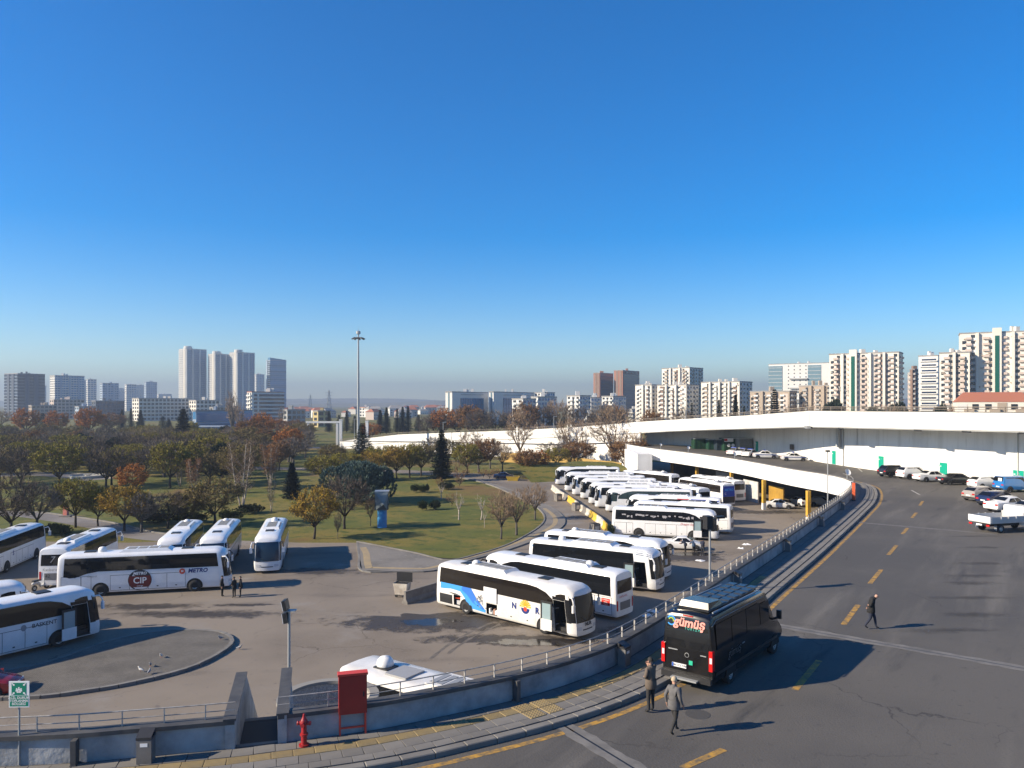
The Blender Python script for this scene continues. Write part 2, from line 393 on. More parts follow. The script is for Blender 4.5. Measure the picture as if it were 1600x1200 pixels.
# park paths
strip('park_path', [(-120, 800), (40, 800), (110, 807), (180, 818), (240, 832), (300, 838), (340, 841)], 4.0, M_PATH, LOT+0.0)
kerb('park_path_kerb', [(-120, 800), (40, 800), (110, 807), (180, 818), (240, 832), (300, 838), (340, 841)], 0.25, 0.14)
strip('park_path', [(-200, 741), (-20, 742), (60, 739), (130, 742), (180, 748)], 6.0, M_PATH, LOT+0.0)
kerb('park_path_kerb', [(-200, 741), (-20, 742), (60, 739), (130, 742), (180, 748)], 0.5, 0.3)
strip('park_path', [(-200, 700), (100, 702), (300, 700), (420, 697), (560, 700)], 8.0, M_PATH, LOT+0.0)
# round basin in the park
t = thing('fountain_basin', 'round pale stone basin with low rim on the park path', 'fountain', GL(137, 746))
mb = MB(); mb.lathe([(3.6, 0), (3.6, 0.55), (3.1, 0.6), (3.0, 0.2), (0.02, 0.15)], 28); mb.build('rim', mat('pale_stone', (0.5, 0.49, 0.44), 0.9, (0.6, (0.38, 0.37, 0.33), 0.2)), t, fix=True)
mb = MB(); mb.lathe([(0.7, 0.1), (0.5, 0.5), (0.9, 0.75), (0.02, 0.8)], 16); mb.build('centre_bowl', MATS['pale_stone'], t, fix=True)

# traffic island paved with small blocks
isl = [(-140, 1099), (50, 1092), (130, 1083), (215, 1068), (300, 1045), (350, 1019), (363, 1004), (352, 993), (320, 988), (250, 990), (170, 1005), (60, 1042), (-140, 1078)]
c = spline([(p.x, p.y) for p in (GL(*q) for q in isl)], 0.7)
def blocks_mat():
    m = bpy.data.materials.new('small_block_paving'); m.use_nodes = True; t = m.node_tree; b = t.nodes['Principled BSDF']; b.inputs['Roughness'].default_value = 0.9
    pos = t.nodes.new('ShaderNodeNewGeometry').outputs['Position']
    br = t.nodes.new('ShaderNodeTexBrick'); br.inputs['Scale'].default_value = 4.0; br.inputs['Mortar Size'].default_value = 0.035
    br.inputs['Color1'].default_value = (0.20, 0.18, 0.15, 1); br.inputs['Color2'].default_value = (0.15, 0.135, 0.115, 1); br.inputs['Mortar'].default_value = (0.07, 0.065, 0.055, 1)
    t.links.new(pos, br.inputs['Vector'])
    n = t.nodes.new('ShaderNodeTexNoise'); n.inputs['Scale'].default_value = 0.5; n.inputs['Detail'].default_value = 5; t.links.new(pos, n.inputs['Vector'])
    mx = t.nodes.new('ShaderNodeMix'); mx.data_type = 'RGBA'; mx.blend_type = 'MULTIPLY'; mx.inputs['Factor'].default_value = 0.7
    t.links.new(br.outputs['Color'], mx.inputs['A'])
    cr = t.nodes.new('ShaderNodeMapRange'); cr.inputs['From Min'].default_value = 0.3; cr.inputs['From Max'].default_value = 0.7; cr.inputs['To Min'].default_value = 0.6; cr.inputs['To Max'].default_value = 1.25
    t.links.new(n.outputs['Fac'], cr.inputs['Value']); t.links.new(cr.outputs[0], mx.inputs['B'])
    t.links.new(mx.outputs['Result'], b.inputs['Base Color'])
    bp = t.nodes.new('ShaderNodeBump'); bp.inputs['Distance'].default_value = 0.02; t.links.new(br.outputs['Fac'], bp.inputs['Height']); bp.invert = True; t.links.new(bp.outputs[0], b.inputs['Normal'])
    return m
mb = MB(); mb.face([(p.x, p.y, LOT+0.17) for p in c]); struct(mb.build('traffic_island_pavement', blocks_mat()))
root = struct(new('island_kerb', None))
stone = MB(); stone.box((-0.46, -0.13, -0.02), (0.46, 0.13, 0.2)); stone_me = stone.mesh('kerb_stone', M_KERB)
cc = spline([(p.x, p.y) for p in c]+[(c[0].x, c[0].y)], 0.95); rk = random.Random(4)
for a, b2 in zip(cc, cc[1:]):
    if a.x < -34: continue
    o = new('kerb_stone', stone_me, root, ((a.x+b2.x)/2, (a.y+b2.y)/2, LOT+rk.uniform(-0.015, 0.01)), atan2(b2.y-a.y, b2.x-a.x)+rk.uniform(-0.03, 0.03))

# wet patch and stains on the lot: thin sheets of water and oil
def soft_mat(name, col, rough, edge, strength, spec=0.4):
    """a film whose cover thins out raggedly towards its rim"""
    m = bpy.data.materials.new(name); m.use_nodes = True; t = m.node_tree; b = t.nodes['Principled BSDF']
    b.inputs['Base Color'].default_value = (*col, 1); b.inputs['Roughness'].default_value = rough; b.inputs['Specular IOR Level'].default_value = spec
    g = t.nodes.new('ShaderNodeTexCoord').outputs['Generated']
    mp = t.nodes.new('ShaderNodeMapping'); mp.inputs['Location'].default_value = (-1, -1, 0); mp.inputs['Scale'].default_value = (2, 2, 0); t.links.new(g, mp.inputs['Vector'])
    ln = t.nodes.new('ShaderNodeVectorMath'); ln.operation = 'LENGTH'; t.links.new(mp.outputs[0], ln.inputs[0])
    n = t.nodes.new('ShaderNodeTexNoise'); n.inputs['Scale'].default_value = 0.9; n.inputs['Detail'].default_value = 7; n.inputs['Roughness'].default_value = 0.68; t.links.new(t.nodes.new('ShaderNodeNewGeometry').outputs['Position'], n.inputs['Vector'])
    a = t.nodes.new('ShaderNodeMath'); a.operation = 'MULTIPLY_ADD'; a.inputs[1].default_value = 1.7; t.links.new(n.outputs['Fac'], a.inputs[0])
    sb = t.nodes.new('ShaderNodeMath'); sb.operation = 'SUBTRACT'; sb.inputs[0].default_value = 0.1; t.links.new(ln.outputs['Value'], sb.inputs[1]); t.links.new(sb.outputs[0], a.inputs[2])
    r = t.nodes.new('ShaderNodeMapRange'); r.interpolation_type = 'SMOOTHSTEP'; r.inputs['From Min'].default_value = 0.12; r.inputs['From Max'].default_value = 0.12+edge; r.inputs['To Max'].default_value = strength; t.links.new(a.outputs[0], r.inputs['Value'])
    t.links.new(r.outputs[0], b.inputs['Alpha']); MATS[name] = m; return m
M_WET = soft_mat('water_film', (0.03, 0.027, 0.025), 0.16, 0.25, 0.85, 0.4)
M_DAMP = soft_mat('damp_asphalt', (0.06, 0.051, 0.043), 0.55, 0.5, 0.8)
M_OIL = soft_mat('oil_stain', (0.05, 0.043, 0.037), 0.6, 0.6, 0.7)
M_MARK = soft_mat('drag_mark', (0.05, 0.043, 0.037), 0.7, 0.5, 0.6)
def puddle(name, cx, cy, rx, ry, seed, m, z=LOT+0.004, px=True, rot=0.0):
    p = GL(cx, cy) if px else Vector((cx, cy, 0)); rnd = random.Random(seed); ph = [rnd.uniform(0, 6.28) for _ in range(5)]; pts = []
    for k in range(48):
        t = 2*pi*k/48; q = 1+0.28*sin(2*t+ph[0])+0.2*sin(3*t+ph[1])+0.12*sin(5*t+ph[2])+0.09*sin(9*t+ph[3])+0.06*sin(14*t+ph[4])
        x, y = 1.35*rx*q*cos(t), 1.35*ry*q*sin(t)
        pts.append((p.x+x*cos(rot)-y*sin(rot), p.y+x*sin(rot)+y*cos(rot), z))
    mb = MB(); mb.face(pts); return struct(mb.build(name, m))
puddle('damp_pavement', 690, 972, 6.0, 2.8, 1, M_DAMP, LOT+0.004)
puddle('wet_pavement', 668, 972, 1.9, 0.8, 2, M_WET, LOT+0.008)
puddle('wet_pavement', 845, 1003, 2.6, 0.8, 8, M_WET, LOT+0.008)
puddle('damp_pavement', 800, 1000, 5.2, 1.3, 12, M_DAMP, LOT+0.004)
puddle('damp_pavement', 310, 960, 5.0, 1.3, 3, M_OIL, LOT+0.004)
puddle('damp_pavement', 210, 948, 3.6, 1.1, 4, M_OIL, LOT+0.004)
puddle('damp_pavement', 500, 893, 4.2, 1.2, 5, M_OIL, LOT+0.004)
puddle('damp_pavement', 380, 945, 2.4, 0.4, 15, M_OIL, LOT+0.004)
puddle('damp_pavement', 1075, 870, 4.5, 2.0, 6, M_DAMP, LOT+0.004)
puddle('wet_pavement', 1085, 866, 2.0, 1.0, 16, M_WET, LOT+0.008)
puddle('damp_pavement', 1180, 800, 6, 2.4, 7, M_OIL, LOT+0.004)
puddle('damp_pavement', 820, 745, 3.5, 3.5, 9, M_OIL, LOT+0.004)
puddle('damp_pavement', 905, 808, 2.5, 1.2, 10, M_OIL, LOT+0.004)
puddle('damp_pavement', 1005, 985, 3.0, 1.4, 11, M_OIL, LOT+0.004)
# long drag marks running from the coach
for pp in ([(672, 1030), (700, 1008), (735, 988), (770, 972)], [(700, 1022), (712, 1012), (745, 992), (782, 975)]):
    c = spline([(p.x, p.y) for p in (GL(*q) for q in pp)], 0.5); nn = normals(c); rr = random.Random(1)
    rows = [[], []]
    for p, q in zip(c, nn):
        w = 0.10+rr.uniform(-0.04, 0.06); rows[0].append((p.x-q.x*w, p.y-q.y*w, LOT+0.005)); rows[1].append((p.x+q.x*w, p.y+q.y*w, LOT+0.005))
    mb = MB(); mb.grid(rows); struct(mb.build('tyre_marking', mat('drag_film', (0.085, 0.073, 0.06), 0.8, (2.0, (0.15, 0.13, 0.108), 0.15), world=True)))

# ------------------------------------------------------------------ the raised road (z = 0) with its footway and parapet wall
Wp = [(-60, 17.5), (-40, 19.4), (-24, 20.7), (-13.7, 21.5), (-10.7, 22.0), (-8.2, 22.55), (-7.2, 22.85), (-4.4, 23.8), (-2.06, 25.0), (0.26, 26.4), (2.4, 28.1), (4.3, 30.2), (7.6, 35.2), (11.9, 42.2), (18.3, 52.4), (24.9, 63.2), (30.7, 72.8), (35.2, 80.5), (39.4, 89), (41.9, 96), (42.0, 103), (40.4, 112), (38.0, 132), (33.5, 150), (29.5, 163), (27, 178), (28, 190)]
WC = spline(Wp, 0.6)
def wi(x, y): return min(range(len(WC)), key=lambda i: (WC[i].x-x)**2+(WC[i].y-y)**2)
i_end = wi(40.0, 91.0)                     # the railing wall ends here, the fascia parapet goes on
SW = 2.35                                   # footway width
deck = [(p.x, p.y) for p in WC]+[(150, 190), (150, -40), (-60, -40)]
mb = MB(); mb.prism(deck, -1.5, -0.002)
struct(mb.build('upper_road', M_ROAD))
# footway bed, kerb stones
i0 = wi(-26, 20.5); cw = WC[i0:i_end+14]
mb = MB(); sweep(mb, cw, [(-0.1, -0.004), (-0.1, 0.122), (SW-0.30, 0.122), (SW-0.30, -0.004)])
side = struct(mb.build('sidewalk', mat('joint_mortar', (0.075, 0.07, 0.062), 0.95)))
def along(c, start, step, count, off):
    """centres and angles at equal steps along an offset curve"""
    oc = offset(c, off); out = []; acc = 0.0; nxt = start; 
    for a, b in zip(oc, oc[1:]):
        L = (b-a).length
        while nxt <= acc+L and len(out) < count:
            t = (nxt-acc)/L; p = a.lerp(b, t); out.append((p, atan2(b.y-a.y, b.x-a.x))); nxt += step
        acc += L
    return out
rk = random.Random(11)
def plate(lx, ly, h, bev=0.006):
    m = MB(); m.grid([[(-lx/2, -ly/2, 0), (lx/2, -ly/2, 0), (lx/2, ly/2, 0), (-lx/2, ly/2, 0)], [(-lx/2, -ly/2, h-bev), (lx/2, -ly/2, h-bev), (lx/2, ly/2, h-bev), (-lx/2, ly/2, h-bev)], [(-lx/2+bev, -ly/2+bev, h), (lx/2-bev, -ly/2+bev, h), (lx/2-bev, ly/2-bev, h), (-lx/2+bev, ly/2-bev, h)]], 0, True)
    k = len(m.v); m.f.append((k-4, k-3, k-2, k-1)); m.m.append(0); return m
slab_me = plate(0.585, 0.50, 0.045).mesh('paving_slab', M_GTILE)
tm = plate(0.585, 0.44, 0.042)
for k in range(6):
    y = -0.18+k*0.072; tm.box((-0.27, y-0.014, 0.04), (0.27, y+0.014, 0.049))
tact_me = tm.mesh('tactile_tile', M_YTILE)
kerb_me = plate(0.985, 0.30, 0.17, 0.025).mesh('kerb_stone', M_KERB)
rows_ = [('paving_slab', slab_me, 0.33, 0.6, 85), ('tactile_tile', tact_me, 0.83, 0.6, 85), ('paving_slab', slab_me, 1.33, 0.6, 85), ('paving_slab', slab_me, 1.78, 0.6, 85)]
for nm, me, off, st, cnt in rows_:
    for k, (p, a) in enumerate(along(cw, 0.3 if off != 1.33 else 0.55, st, 400, off)):
        if k > cnt: break
        if off == 1.78 and False: continue
        z = 0.122+rk.uniform(-0.006, 0.004)
        sc = (1, 1, 1) if off < 1.7 else (1, 0.74, 1)
        new(nm, me, side, (p.x, p.y, z-0.012), a+rk.uniform(-0.012, 0.012), sc)
# the far slabs joined
for nm, me, off, st, cnt in rows_:
    mbx = MB(); src = [(tuple(v.co)) for v in me.vertices]; fs = [tuple(p.vertices) for p in me.polygons]
    for k, (p, a) in enumerate(along(cw, 0.3 if off != 1.33 else 0.55, st, 400, off)):
        if k <= cnt: continue
        b = len(mbx.v); z = 0.11+rk.uniform(-0.006, 0.004); sy = 1 if off < 1.7 else 0.74
        mbx.v += [(p.x+x*cos(a)-y*sy*sin(a), p.y+x*sin(a)+y*sy*cos(a), z+zz) for x, y, zz in src]
        mbx.f += [tuple(b+i for i in f) for f in fs]; mbx.m += [0]*len(fs)
    stuff(mbx.build(nm, M_GTILE, side))
for k, (p, a) in enumerate(along(cw, 0.5, 1.0, 400, SW-0.15)):
    new('kerb_stone', kerb_me, side, (p.x, p.y, -0.004+rk.uniform(-0.008, 0.004)), a+rk.uniform(-0.01, 0.01))
# raised channel cover running along the far part of the footway
ch = cw[wi(9, 37.5)-i0:]
mb = MB(); sweep(mb, ch, [(1.12, 0.14), (1.12, 0.2), (1.5, 0.2), (1.5, 0.14)]); struct(mb.build('channel_cover_strip_pavement', M_KERB))
# warning studs by the expansion joint
p, a = min(along(cw, 0.3, 0.1, 2000, 1.1), key=lambda q: (q[0].x-0.9)**2+(q[0].y-25.9)**2)
for sx in (-0.62, 0.12):
    for k in range(2):
        m2 = plate(0.6, 0.55, 0.05)
        for i in range(5):
            for j in range(5): m2.lathe([(0.03, 0.045), (0.022, 0.062), (0.001, 0.063)], 6, (-0.24+i*0.12, -0.21+j*0.105, 0))
        x, y = sx, -0.3+k*0.58
        o = new('warning_tile', m2.mesh('warning_tile', M_YTILE), side, (p.x+x*cos(a)-y*sin(a), p.y+x*sin(a)+y*cos(a), 0.155-0.03), a)
# parapet walls with coping and railing; a gap for the stair
gapA = wi(-8.15, 22.55); gapB = wi(-7.05, 22.9)
H_W = 0.95
def parapet(name, i, j, label, zt=H_W):
    root = thing(name, label, 'wall')
    c = WC[i:j+1]
    # wall in panels with joints
    n = len(c); per = 16; k = 0
    while k < n-1:
        e = min(k+per, n-1)
        if n-1-e < 5: e = n-1
        mb = MB(); sweep(mb, c[k:e+1], [(-0.32, -1.4), (-0.32, zt-0.1), (-0.02, zt-0.1), (-0.02, -0.05), (-0.1, -1.4)])
        mb.build('wall_panel', M_WALL, root)
        k = e
    mb = MB(); sweep(mb, c, [(-0.40, zt-0.1), (-0.40, zt+0.02), (-0.17, zt+0.04), (0.06, zt+0.02), (0.06, zt-0.1)])
    mb.build('coping', M_COPE, root)
    # buttress joint posts
    r = struct(new('railing', None)); del r['kind']
    tag(r, 'two-rail pale railing on the '+('wall by the assembly sign' if i < gapA-5 else 'long curved parapet'), 'railing')
    for h in (0.25, 0.47):
        mb = MB(); oc = offset(c, -0.17); mb.path([(p.x, p.y, zt+h) for p in oc], 0.021 if h > 0.4 else 0.014, 6); mb.build('rail', M_RAILP, r)
    pm = MB(); pm.box((-0.013, -0.03, 0), (0.013, 0.03, 0.46)); pme = pm.mesh('post', M_RAILP)
    for p, a in along(c, 0.35, 1.12, 400, -0.17): new('post', pme, r, (p.x, p.y, zt+0.02), a)
    return root
parapet('parapet_wall', i0, gapA, 'grey plaster parapet wall running from the assembly sign to the stair')
parapet('parapet_wall', gapB, i_end, 'long curved grey plaster parapet wall between coach park and raised road')
# dark vertical joint piers
for (x, y) in ((-12.3, 21.72), (0.3, 26.45)):
    i = wi(x, y); p = WC[i]; a = atan2(WC[i+1].y-WC[i-1].y, WC[i+1].x-WC[i-1].x)
    t = thing('wall_pier', 'dark narrow joint pier on the wall '+('beside the assembly sign' if x < 0 else 'by the yellow warning studs'), 'pier', (p.x, p.y, 0), a)
    mb = MB(); mb.box((-0.07, -0.28, 0.1), (0.07, -0.005, H_W-0.1)); mb.build('pier_shaft', M_COPE, t)
    mb = MB(); mb.box((-0.09, -0.3, 0.1), (0.09, 0.02, 0.17)); mb.build('pier_foot', M_COPE, t)
# retaining wall under the near edge and the fascia along the far edge
c = WC[:wi(35.2, 80.5)]
mb = MB(); sweep(mb, c, [(0.0, LOT-0.1), (0.0, -1.45), (0.35, -1.45), (0.35, LOT-0.1)]); struct(mb.build('retaining_wall', M_WALL))
cf = WC[i_end:]
root = thing('deck_fascia', 'white concrete fascia of the raised road above the dark bays', 'fascia')
per = 9; k = 0
while k < len(cf)-1:
    e = min(k+per, len(cf)-1)
    if len(cf)-1-e < 3: e = len(cf)-1
    seg = cf[k:e+1]
    a0_, a1_ = seg[0], seg[-1]; sh = (a1_-a0_).normalized()*0.012
    seg = [seg[0]+sh]+seg[1:-1]+[seg[-1]-sh]
    mb = MB(); sweep(mb, seg, [(-0.35, -1.65), (-0.35, 0.72), (-0.06, 0.72), (-0.02, 0.0), (-0.02, -1.65)]); mb.build('fascia_panel', M_WHITEWALL, root); k = e
mb = MB(); sweep(mb, cf[6:], [(-0.42, 0.72), (-0.42, 0.80), (0.0, 0.80), (0.0, 0.72)]); mb.build('coping', M_KERB, root)
mb = MB(); sweep(mb, cf[:14], [(-0.2, 1.25), (-0.2, 1.29), (-0.16, 1.29), (-0.16, 1.25)]); mb.build('hand_rail', M_RAILP, root)
cr = WC[i_end+10:]
mb = MB(); sweep(mb, cr, [(0.0, -0.002), (0.0, 0.14), (1.3, 0.14), (1.3, -0.002)]); struct(mb.build('ramp_kerb', M_KERB))
# markings
kc = offset(WC[i0:i_end+22], SW+0.42)
mb = MB(); sweep(mb, kc, [(-0.11, -0.001), (-0.11, 0.003), (0.11, 0.003), (0.11, -0.001)]); struct(mb.build('edge_line', M_YELLOW))
for a, b in (((1066, 1200), (1131, 1171)), ((1242, 1078), (1280, 1032)), ((1318, 976), (1341, 945)), ((1359, 912), (1377, 890)), ((1388, 867), (1401, 852)), ((1410, 834.5), (1418, 825)), ((1425, 809), (1432, 801)), ((1437, 790), (1442, 783))):
    p = G(*a); q = G(*b); mb = MB(); d = (q-p).normalized(); n = Vector((d.y, -d.x, 0))*0.125
    mb.face([p-n+Vector((0,0,.004)), p+n+Vector((0,0,.004)), q+n+Vector((0,0,.004)), q-n+Vector((0,0,.004))]); struct(mb.build('lane_marking', M_YELLOW))
M_WLINE = mat('road_white', (0.5, 0.49, 0.46), 0.8, (2.0, (0.22, 0.21, 0.2), 0.2), world=True)
for a, b in (((1424, 766), (1437, 773)), ((1510, 757), (1522, 765)), ((1340, 731), (1347, 737))):
    p = G(*a); q = G(*b); mb = MB(); d = (q-p).normalized(); n = Vector((d.y, -d.x, 0))*0.09
    mb.face([p-n+Vector((0,0,.004)), p+n+Vector((0,0,.004)), q+n+Vector((0,0,.004)), q-n+Vector((0,0,.004))]); struct(mb.build('lane_marking', M_WLINE))
# expansion joints: pale concrete bands with a black rubber seam
M_JOINT = mat('joint_concrete', (0.19, 0.18, 0.165), 0.9, (1.2, (0.11, 0.105, 0.098), 0.16), world=True)
for a, b, w in (((1212, 977), (1700, 1062), 0.34), ((872, 1128), (1030, 1225), 0.36), ((1338, 816), (1560, 835), 0.25)):
    p = G(*a); q = G(*b); d = (q-p).normalized(); n = Vector((d.y, -d.x, 0)); rr = random.Random(2); L = (q-p).length
    for sgn in (1, -1):
        ra = []; rb = []
        for k in range(int(L/0.25)+1):
            s = p+d*(k*0.25); ra.append(s+n*sgn*0.035+Vector((0,0,.005))); rb.append(s+n*sgn*(w+rr.uniform(-0.07, 0.05))+Vector((0,0,.005)))
        mb = MB(); mb.grid([ra, rb]); struct(mb.build('expansion_joint_strip_road', M_JOINT))
    mb = MB(); mb.face([p-n*0.034+Vector((0,0,.003)), p+n*0.034+Vector((0,0,.003)), q+n*0.034+Vector((0,0,.003)), q-n*0.034+Vector((0,0,.003))]); struct(mb.build('joint_seam_road', M_BLACK))
# oil marks where cars stand, and a manhole
M_SMEAR = soft_mat('tyre_smear', (0.04, 0.038, 0.036), 0.8, 0.9, 0.32)
for k, (x, y) in enumerate(((1535, 812), (1530, 838), (1530, 855), (1533, 880), (1535, 911), (1538, 934), (1520, 960), (1525, 900), (1470, 985))):
    p = G(x, y); puddle('oil_stain_road', p.x, p.y, 2.2, 0.42, 20+k, M_SMEAR, 0.002, False, 0.05)
mb = MB(); p = G(1090, 1116); mb.lathe([(0.42, 0.001), (0.40, 0.006), (0.001, 0.006)], 20, (p.x, p.y, 0)); struct(mb.build('manhole_cover_road', mat('cast_iron', (0.06, 0.058, 0.055), 0.7)))
# ------------------------------------------------------------------ terminal: white wall, overhanging deck edge, long ramp
FP = [(62, 58, 9.25, 7.25), (56, 84.7, 9.15, 7.12), (48, 125, 8.96, 6.45), (44.3, 143, 8.0, 5.6), (40.5, 160.7, 7.2, 4.75), (36, 175, 6.45, 3.95), (31, 188, 5.7, 3.05), (17.4, 210, 3.75, 1.2), (0, 230, 2.1, -0.4), (-20.7, 250, 0.7, -1.8), (-39, 265, -0.5, -3.0), (-49.5, 272, -1.9, -4.2), (-62, 279, -3.4, -5.6)]
FPX = [FP[0]]
for a, b in zip(FP, FP[1:]):
    n = max(1, round(hypot(b[0]-a[0], b[1]-a[1])/9))
    for k in range(1, n+1): FPX.append(tuple(lerp(a[i], b[i], k/n) for i in range(4)))
T = thing('terminal_building', 'long white terminal with an overhanging parking deck and green doors', 'building')
def fn(i, arr):
    a = Vector(arr[max(i-1, 0)][:2]); b = Vector(arr[min(i+1, len(arr)-1)][:2]); d = (b-a).normalized(); return Vector((-d.y, d.x)) # away from us? checked below
def seg_panel(mb, a, b, na, nb, t0, t1, zta, zba, ztb, zbb, m=0):
    q = []
    for (p, n, zt, zb) in ((a, na, zta, zba), (b, nb, ztb, zbb)):
        q.append([(p[0]+n.x*t0, p[1]+n.y*t0, zb), (p[0]+n.x*t0, p[1]+n.y*t0, zt), (p[0]+n.x*t1, p[1]+n.y*t1, zt), (p[0]+n.x*t1, p[1]+n.y*t1, zb)])
    base = len(mb.v); mb.grid(q, m, True)
    mb.f.append((base, base+1, base+2, base+3)); mb.m.append(m); mb.f.append((base+7, base+6, base+5, base+4)); mb.m.append(m)
NN = []
for i in range(len(FPX)):
    n = fn(i, FPX)
    if n.dot(Vector((1, 0.6))) < 0: n = -n
    NN.append(n)
for i in range(len(FPX)-1):
    a, b = FPX[i], FPX[i+1]
    mb = MB(); seg_panel(mb, a, b, NN[i], NN[i+1], 0.0, 0.35, a[2], a[3], b[2], b[3]); mb.build('fascia_panel', M_WHITEWALL, T)
mb = MB(); rows = []
for (x, y, zt, zb), n in zip(FPX, NN): rows.append([(x-n.x*.08, y-n.y*.08, zt), (x-n.x*.08, y-n.y*.08, zt+.07), (x+n.x*.45, y+n.y*.45, zt+.07), (x+n.x*.45, y+n.y*.45, zt)])
mb.grid(rows, 0, True); mb.build('coping', M_KERB, T)
# grey drip band under the fascia, slab behind it
mb = MB(); rows = []
for (x, y, zt, zb), n in list(zip(FPX, NN))[:24]: rows.append([(x+n.x*.12, y+n.y*.12, zb-.14), (x+n.x*.12, y+n.y*.12, zb-.002), (x+n.x*.7, y+n.y*.7, zb-.002), (x+n.x*.7, y+n.y*.7, zb-.14)])
mb.grid(rows, 0, True); mb.build('drip_band', M_BAND, T)
mb = MB(); rows = []
for (x, y, zt, zb), n in zip(FPX, NN): rows.append([(x+n.x*.36, y+n.y*.36, zb+.25), (x+n.x*.36, y+n.y*.36, zt-1.0), (x+n.x*13, y+n.y*13, zt-1.0), (x+n.x*13, y+n.y*13, zb+.25)])
mb.grid(rows, 0, True); mb.build('parking_deck_slab', M_WHITEWALL, T)
# guard rail on the deck edge
mb = MB(); mb.path([(x+n.x*.2, y+n.y*.2, zt+.62) for (x, y, zt, zb), n in zip(FPX, NN)], 0.06, 5); mb.build('guard_rail', mat('rusty_rail', (0.2, 0.17, 0.14), 0.8), T)
mb = MB(); mb.path([(x+n.x*.2, y+n.y*.2, zt+.35) for (x, y, zt, zb), n in zip(FPX, NN)], 0.035, 5); mb.build('guard_rail', MATS['rusty_rail'], T)
pme = MB(); pme.box((-.05, -.05, 0), (.05, .05, .65)); pme = pme.mesh('guard_post', MATS['rusty_rail'])
for i in range(len(FPX)-1):
    a, b = FPX[i], FPX[i+1]
    for k in range(3): new('guard_post', pme, T, (lerp(a[0], b[0], k/3)+NN[i].x*.2, lerp(a[1], b[1], k/3)+NN[i].y*.2, lerp(a[2], b[2], k/3)+.05))
# main wall in panels
WB = [(65, 60), (62, 80), (59.7, 92.8), (57.4, 104.6), (55.2, 117.5), (53.5, 131), (52.3, 150.5), (50.5, 163), (46.5, 178), (39.5, 189), (33, 192)]
wb = spline(WB, 1.0)
def ztop(y): return interp([(60, 7.3), (125, 6.7), (160, 5.0), (176, 4.2), (191, 3.2)], y)
i = 0
while i < len(wb)-1:
    j = min(i+12, len(wb)-1)
    mb = MB(); nn = normals(wb)
    rows = []
    for k in range(i, j+1):
        p = wb[k]; n = nn[k]; z = ztop(p.y)
        rows.append([(p.x, p.y, -0.05), (p.x, p.y, z), (p.x+n.x*.3, p.y+n.y*.3, z), (p.x+n.x*.3, p.y+n.y*.3, -0.05)])
    b0 = len(mb.v); mb.grid(rows, 0, True); mb.f += [(b0, b0+1, b0+2, b0+3), tuple(len(mb.v)-1-q for q in range(4))]; mb.m += [0, 0]
    mb.build('wall_panel', M_WHITEWALL, T); i = j
# wall of the ramp below its fascia, down to the park
mb = MB(); rows = []
idx = [i for i, q in enumerate(FPX) if q[1] >= 187]
for i in idx:
    x, y, zt, zb = FPX[i]; n = NN[i]
    rows.append([(x+n.x*.2, y+n.y*.2, LOT-.3), (x+n.x*.2, y+n.y*.2, zb+.1), (x+n.x*.6, y+n.y*.6, zb+.1), (x+n.x*.6, y+n.y*.6, LOT-.3)])
mb.grid(rows, 0, True); mb.build('ramp_wall', M_WHITEWALL, T)
mb = MB(); mb.path([(FPX[i][0]-NN[i].x*.12, FPX[i][1]-NN[i].y*.12, interp([(187, .9), (215, -1.2), (280, -3.4)], FPX[i][1])) for i in idx], 0.11, 5); mb.build('service_pipe', mat('dark_pipe', (0.08, 0.08, 0.08), 0.6), T)
# green doors, pipes, vents, soffit lights
M_GREEN = mat('green_door_paint', (0.0, 0.30, 0.20), 0.45)
def on_wall(px, dy=0.0):
    best = min(range(len(wb)-1), key=lambda k: abs((wb[k].x/wb[k].y*F+800)-px)); p = wb[best]; d = (wb[best+1]-wb[max(best-1, 0)]).normalized()
    return p, atan2(d.y, d.x)
for px, w in ((1302.5, 1.15), (1380, 1.2), (1477, 1.35), (1592, 1.5), (1184, 1.0)):
    p, a = on_wall(px); n = Vector((sin(a), -cos(a)))
    if n.x > 0: n = -n
    d = new('service_door', None, T, (p.x+n.x*.04, p.y+n.y*.04, 0), a)
    mb = MB(); mb.box((-w/2, -.03, 0.06), (w/2, .03, 2.25)); mb.build('door_leaf', M_GREEN, d)
    sg = 1 if (Matrix.Rotation(a, 2) @ Vector((0, 1))).dot(n) > 0 else -1
    mb = MB(); mb.box((w/2-.35, sg*.03, 1.72), (w/2-.08, sg*.04, 1.82)); mb.build('door_plate', M_PLATE, d)
    mb = MB(); mb.box((-w/2+.1, sg*.03, 1.05), (-w/2+.22, sg*.08, 1.1)); mb.build('handle', M_STEEL, d)
for px, r, z0 in ((1317, .09, 0), (1587.0, .07, 0), (1341, .05, 3.6)):
    p, a = on_wall(px); n = Vector((-1, -0.12)).normalized()
    mb = MB(); mb.tube((p.x+n.x*.12, p.y+n.y*.12, z0), (p.x+n.x*.12, p.y+n.y*.12, ztop(p.y)), r, r, 6); mb.build('drain_pipe', M_BAND, T)
p, a = on_wall(1315); mb = MB(); mb.bbox((p.x-.35, p.y, 4.8), (.5, .9, 3.6)); mb.build('pipe_box', M_BAND, T)
p, a = on_wall(1238.5); mb = MB(); mb.bbox((p.x-.3, p.y, 2.0), (.4, 1.0, 1.0)); mb.build('vent_box', mat('brown_grille', (0.09, 0.08, 0.07), 0.7), T)
for px in (1255, 1325, 1412, 1520, 1560):
    k = min(range(len(FPX)), key=lambda i: abs(FPX[i][0]/FPX[i][1]*F+800-px)); x, y, zt, zb = FPX[k]
    mb = MB(); mb.bbox((x+NN[k].x*.05, y+NN[k].y*.05, zb-.2), (.3, 1.5, .16)); mb.build('strip_light', M_BLACK, T)
x, y, zt, zb = 48, 125, 8.96, 6.45
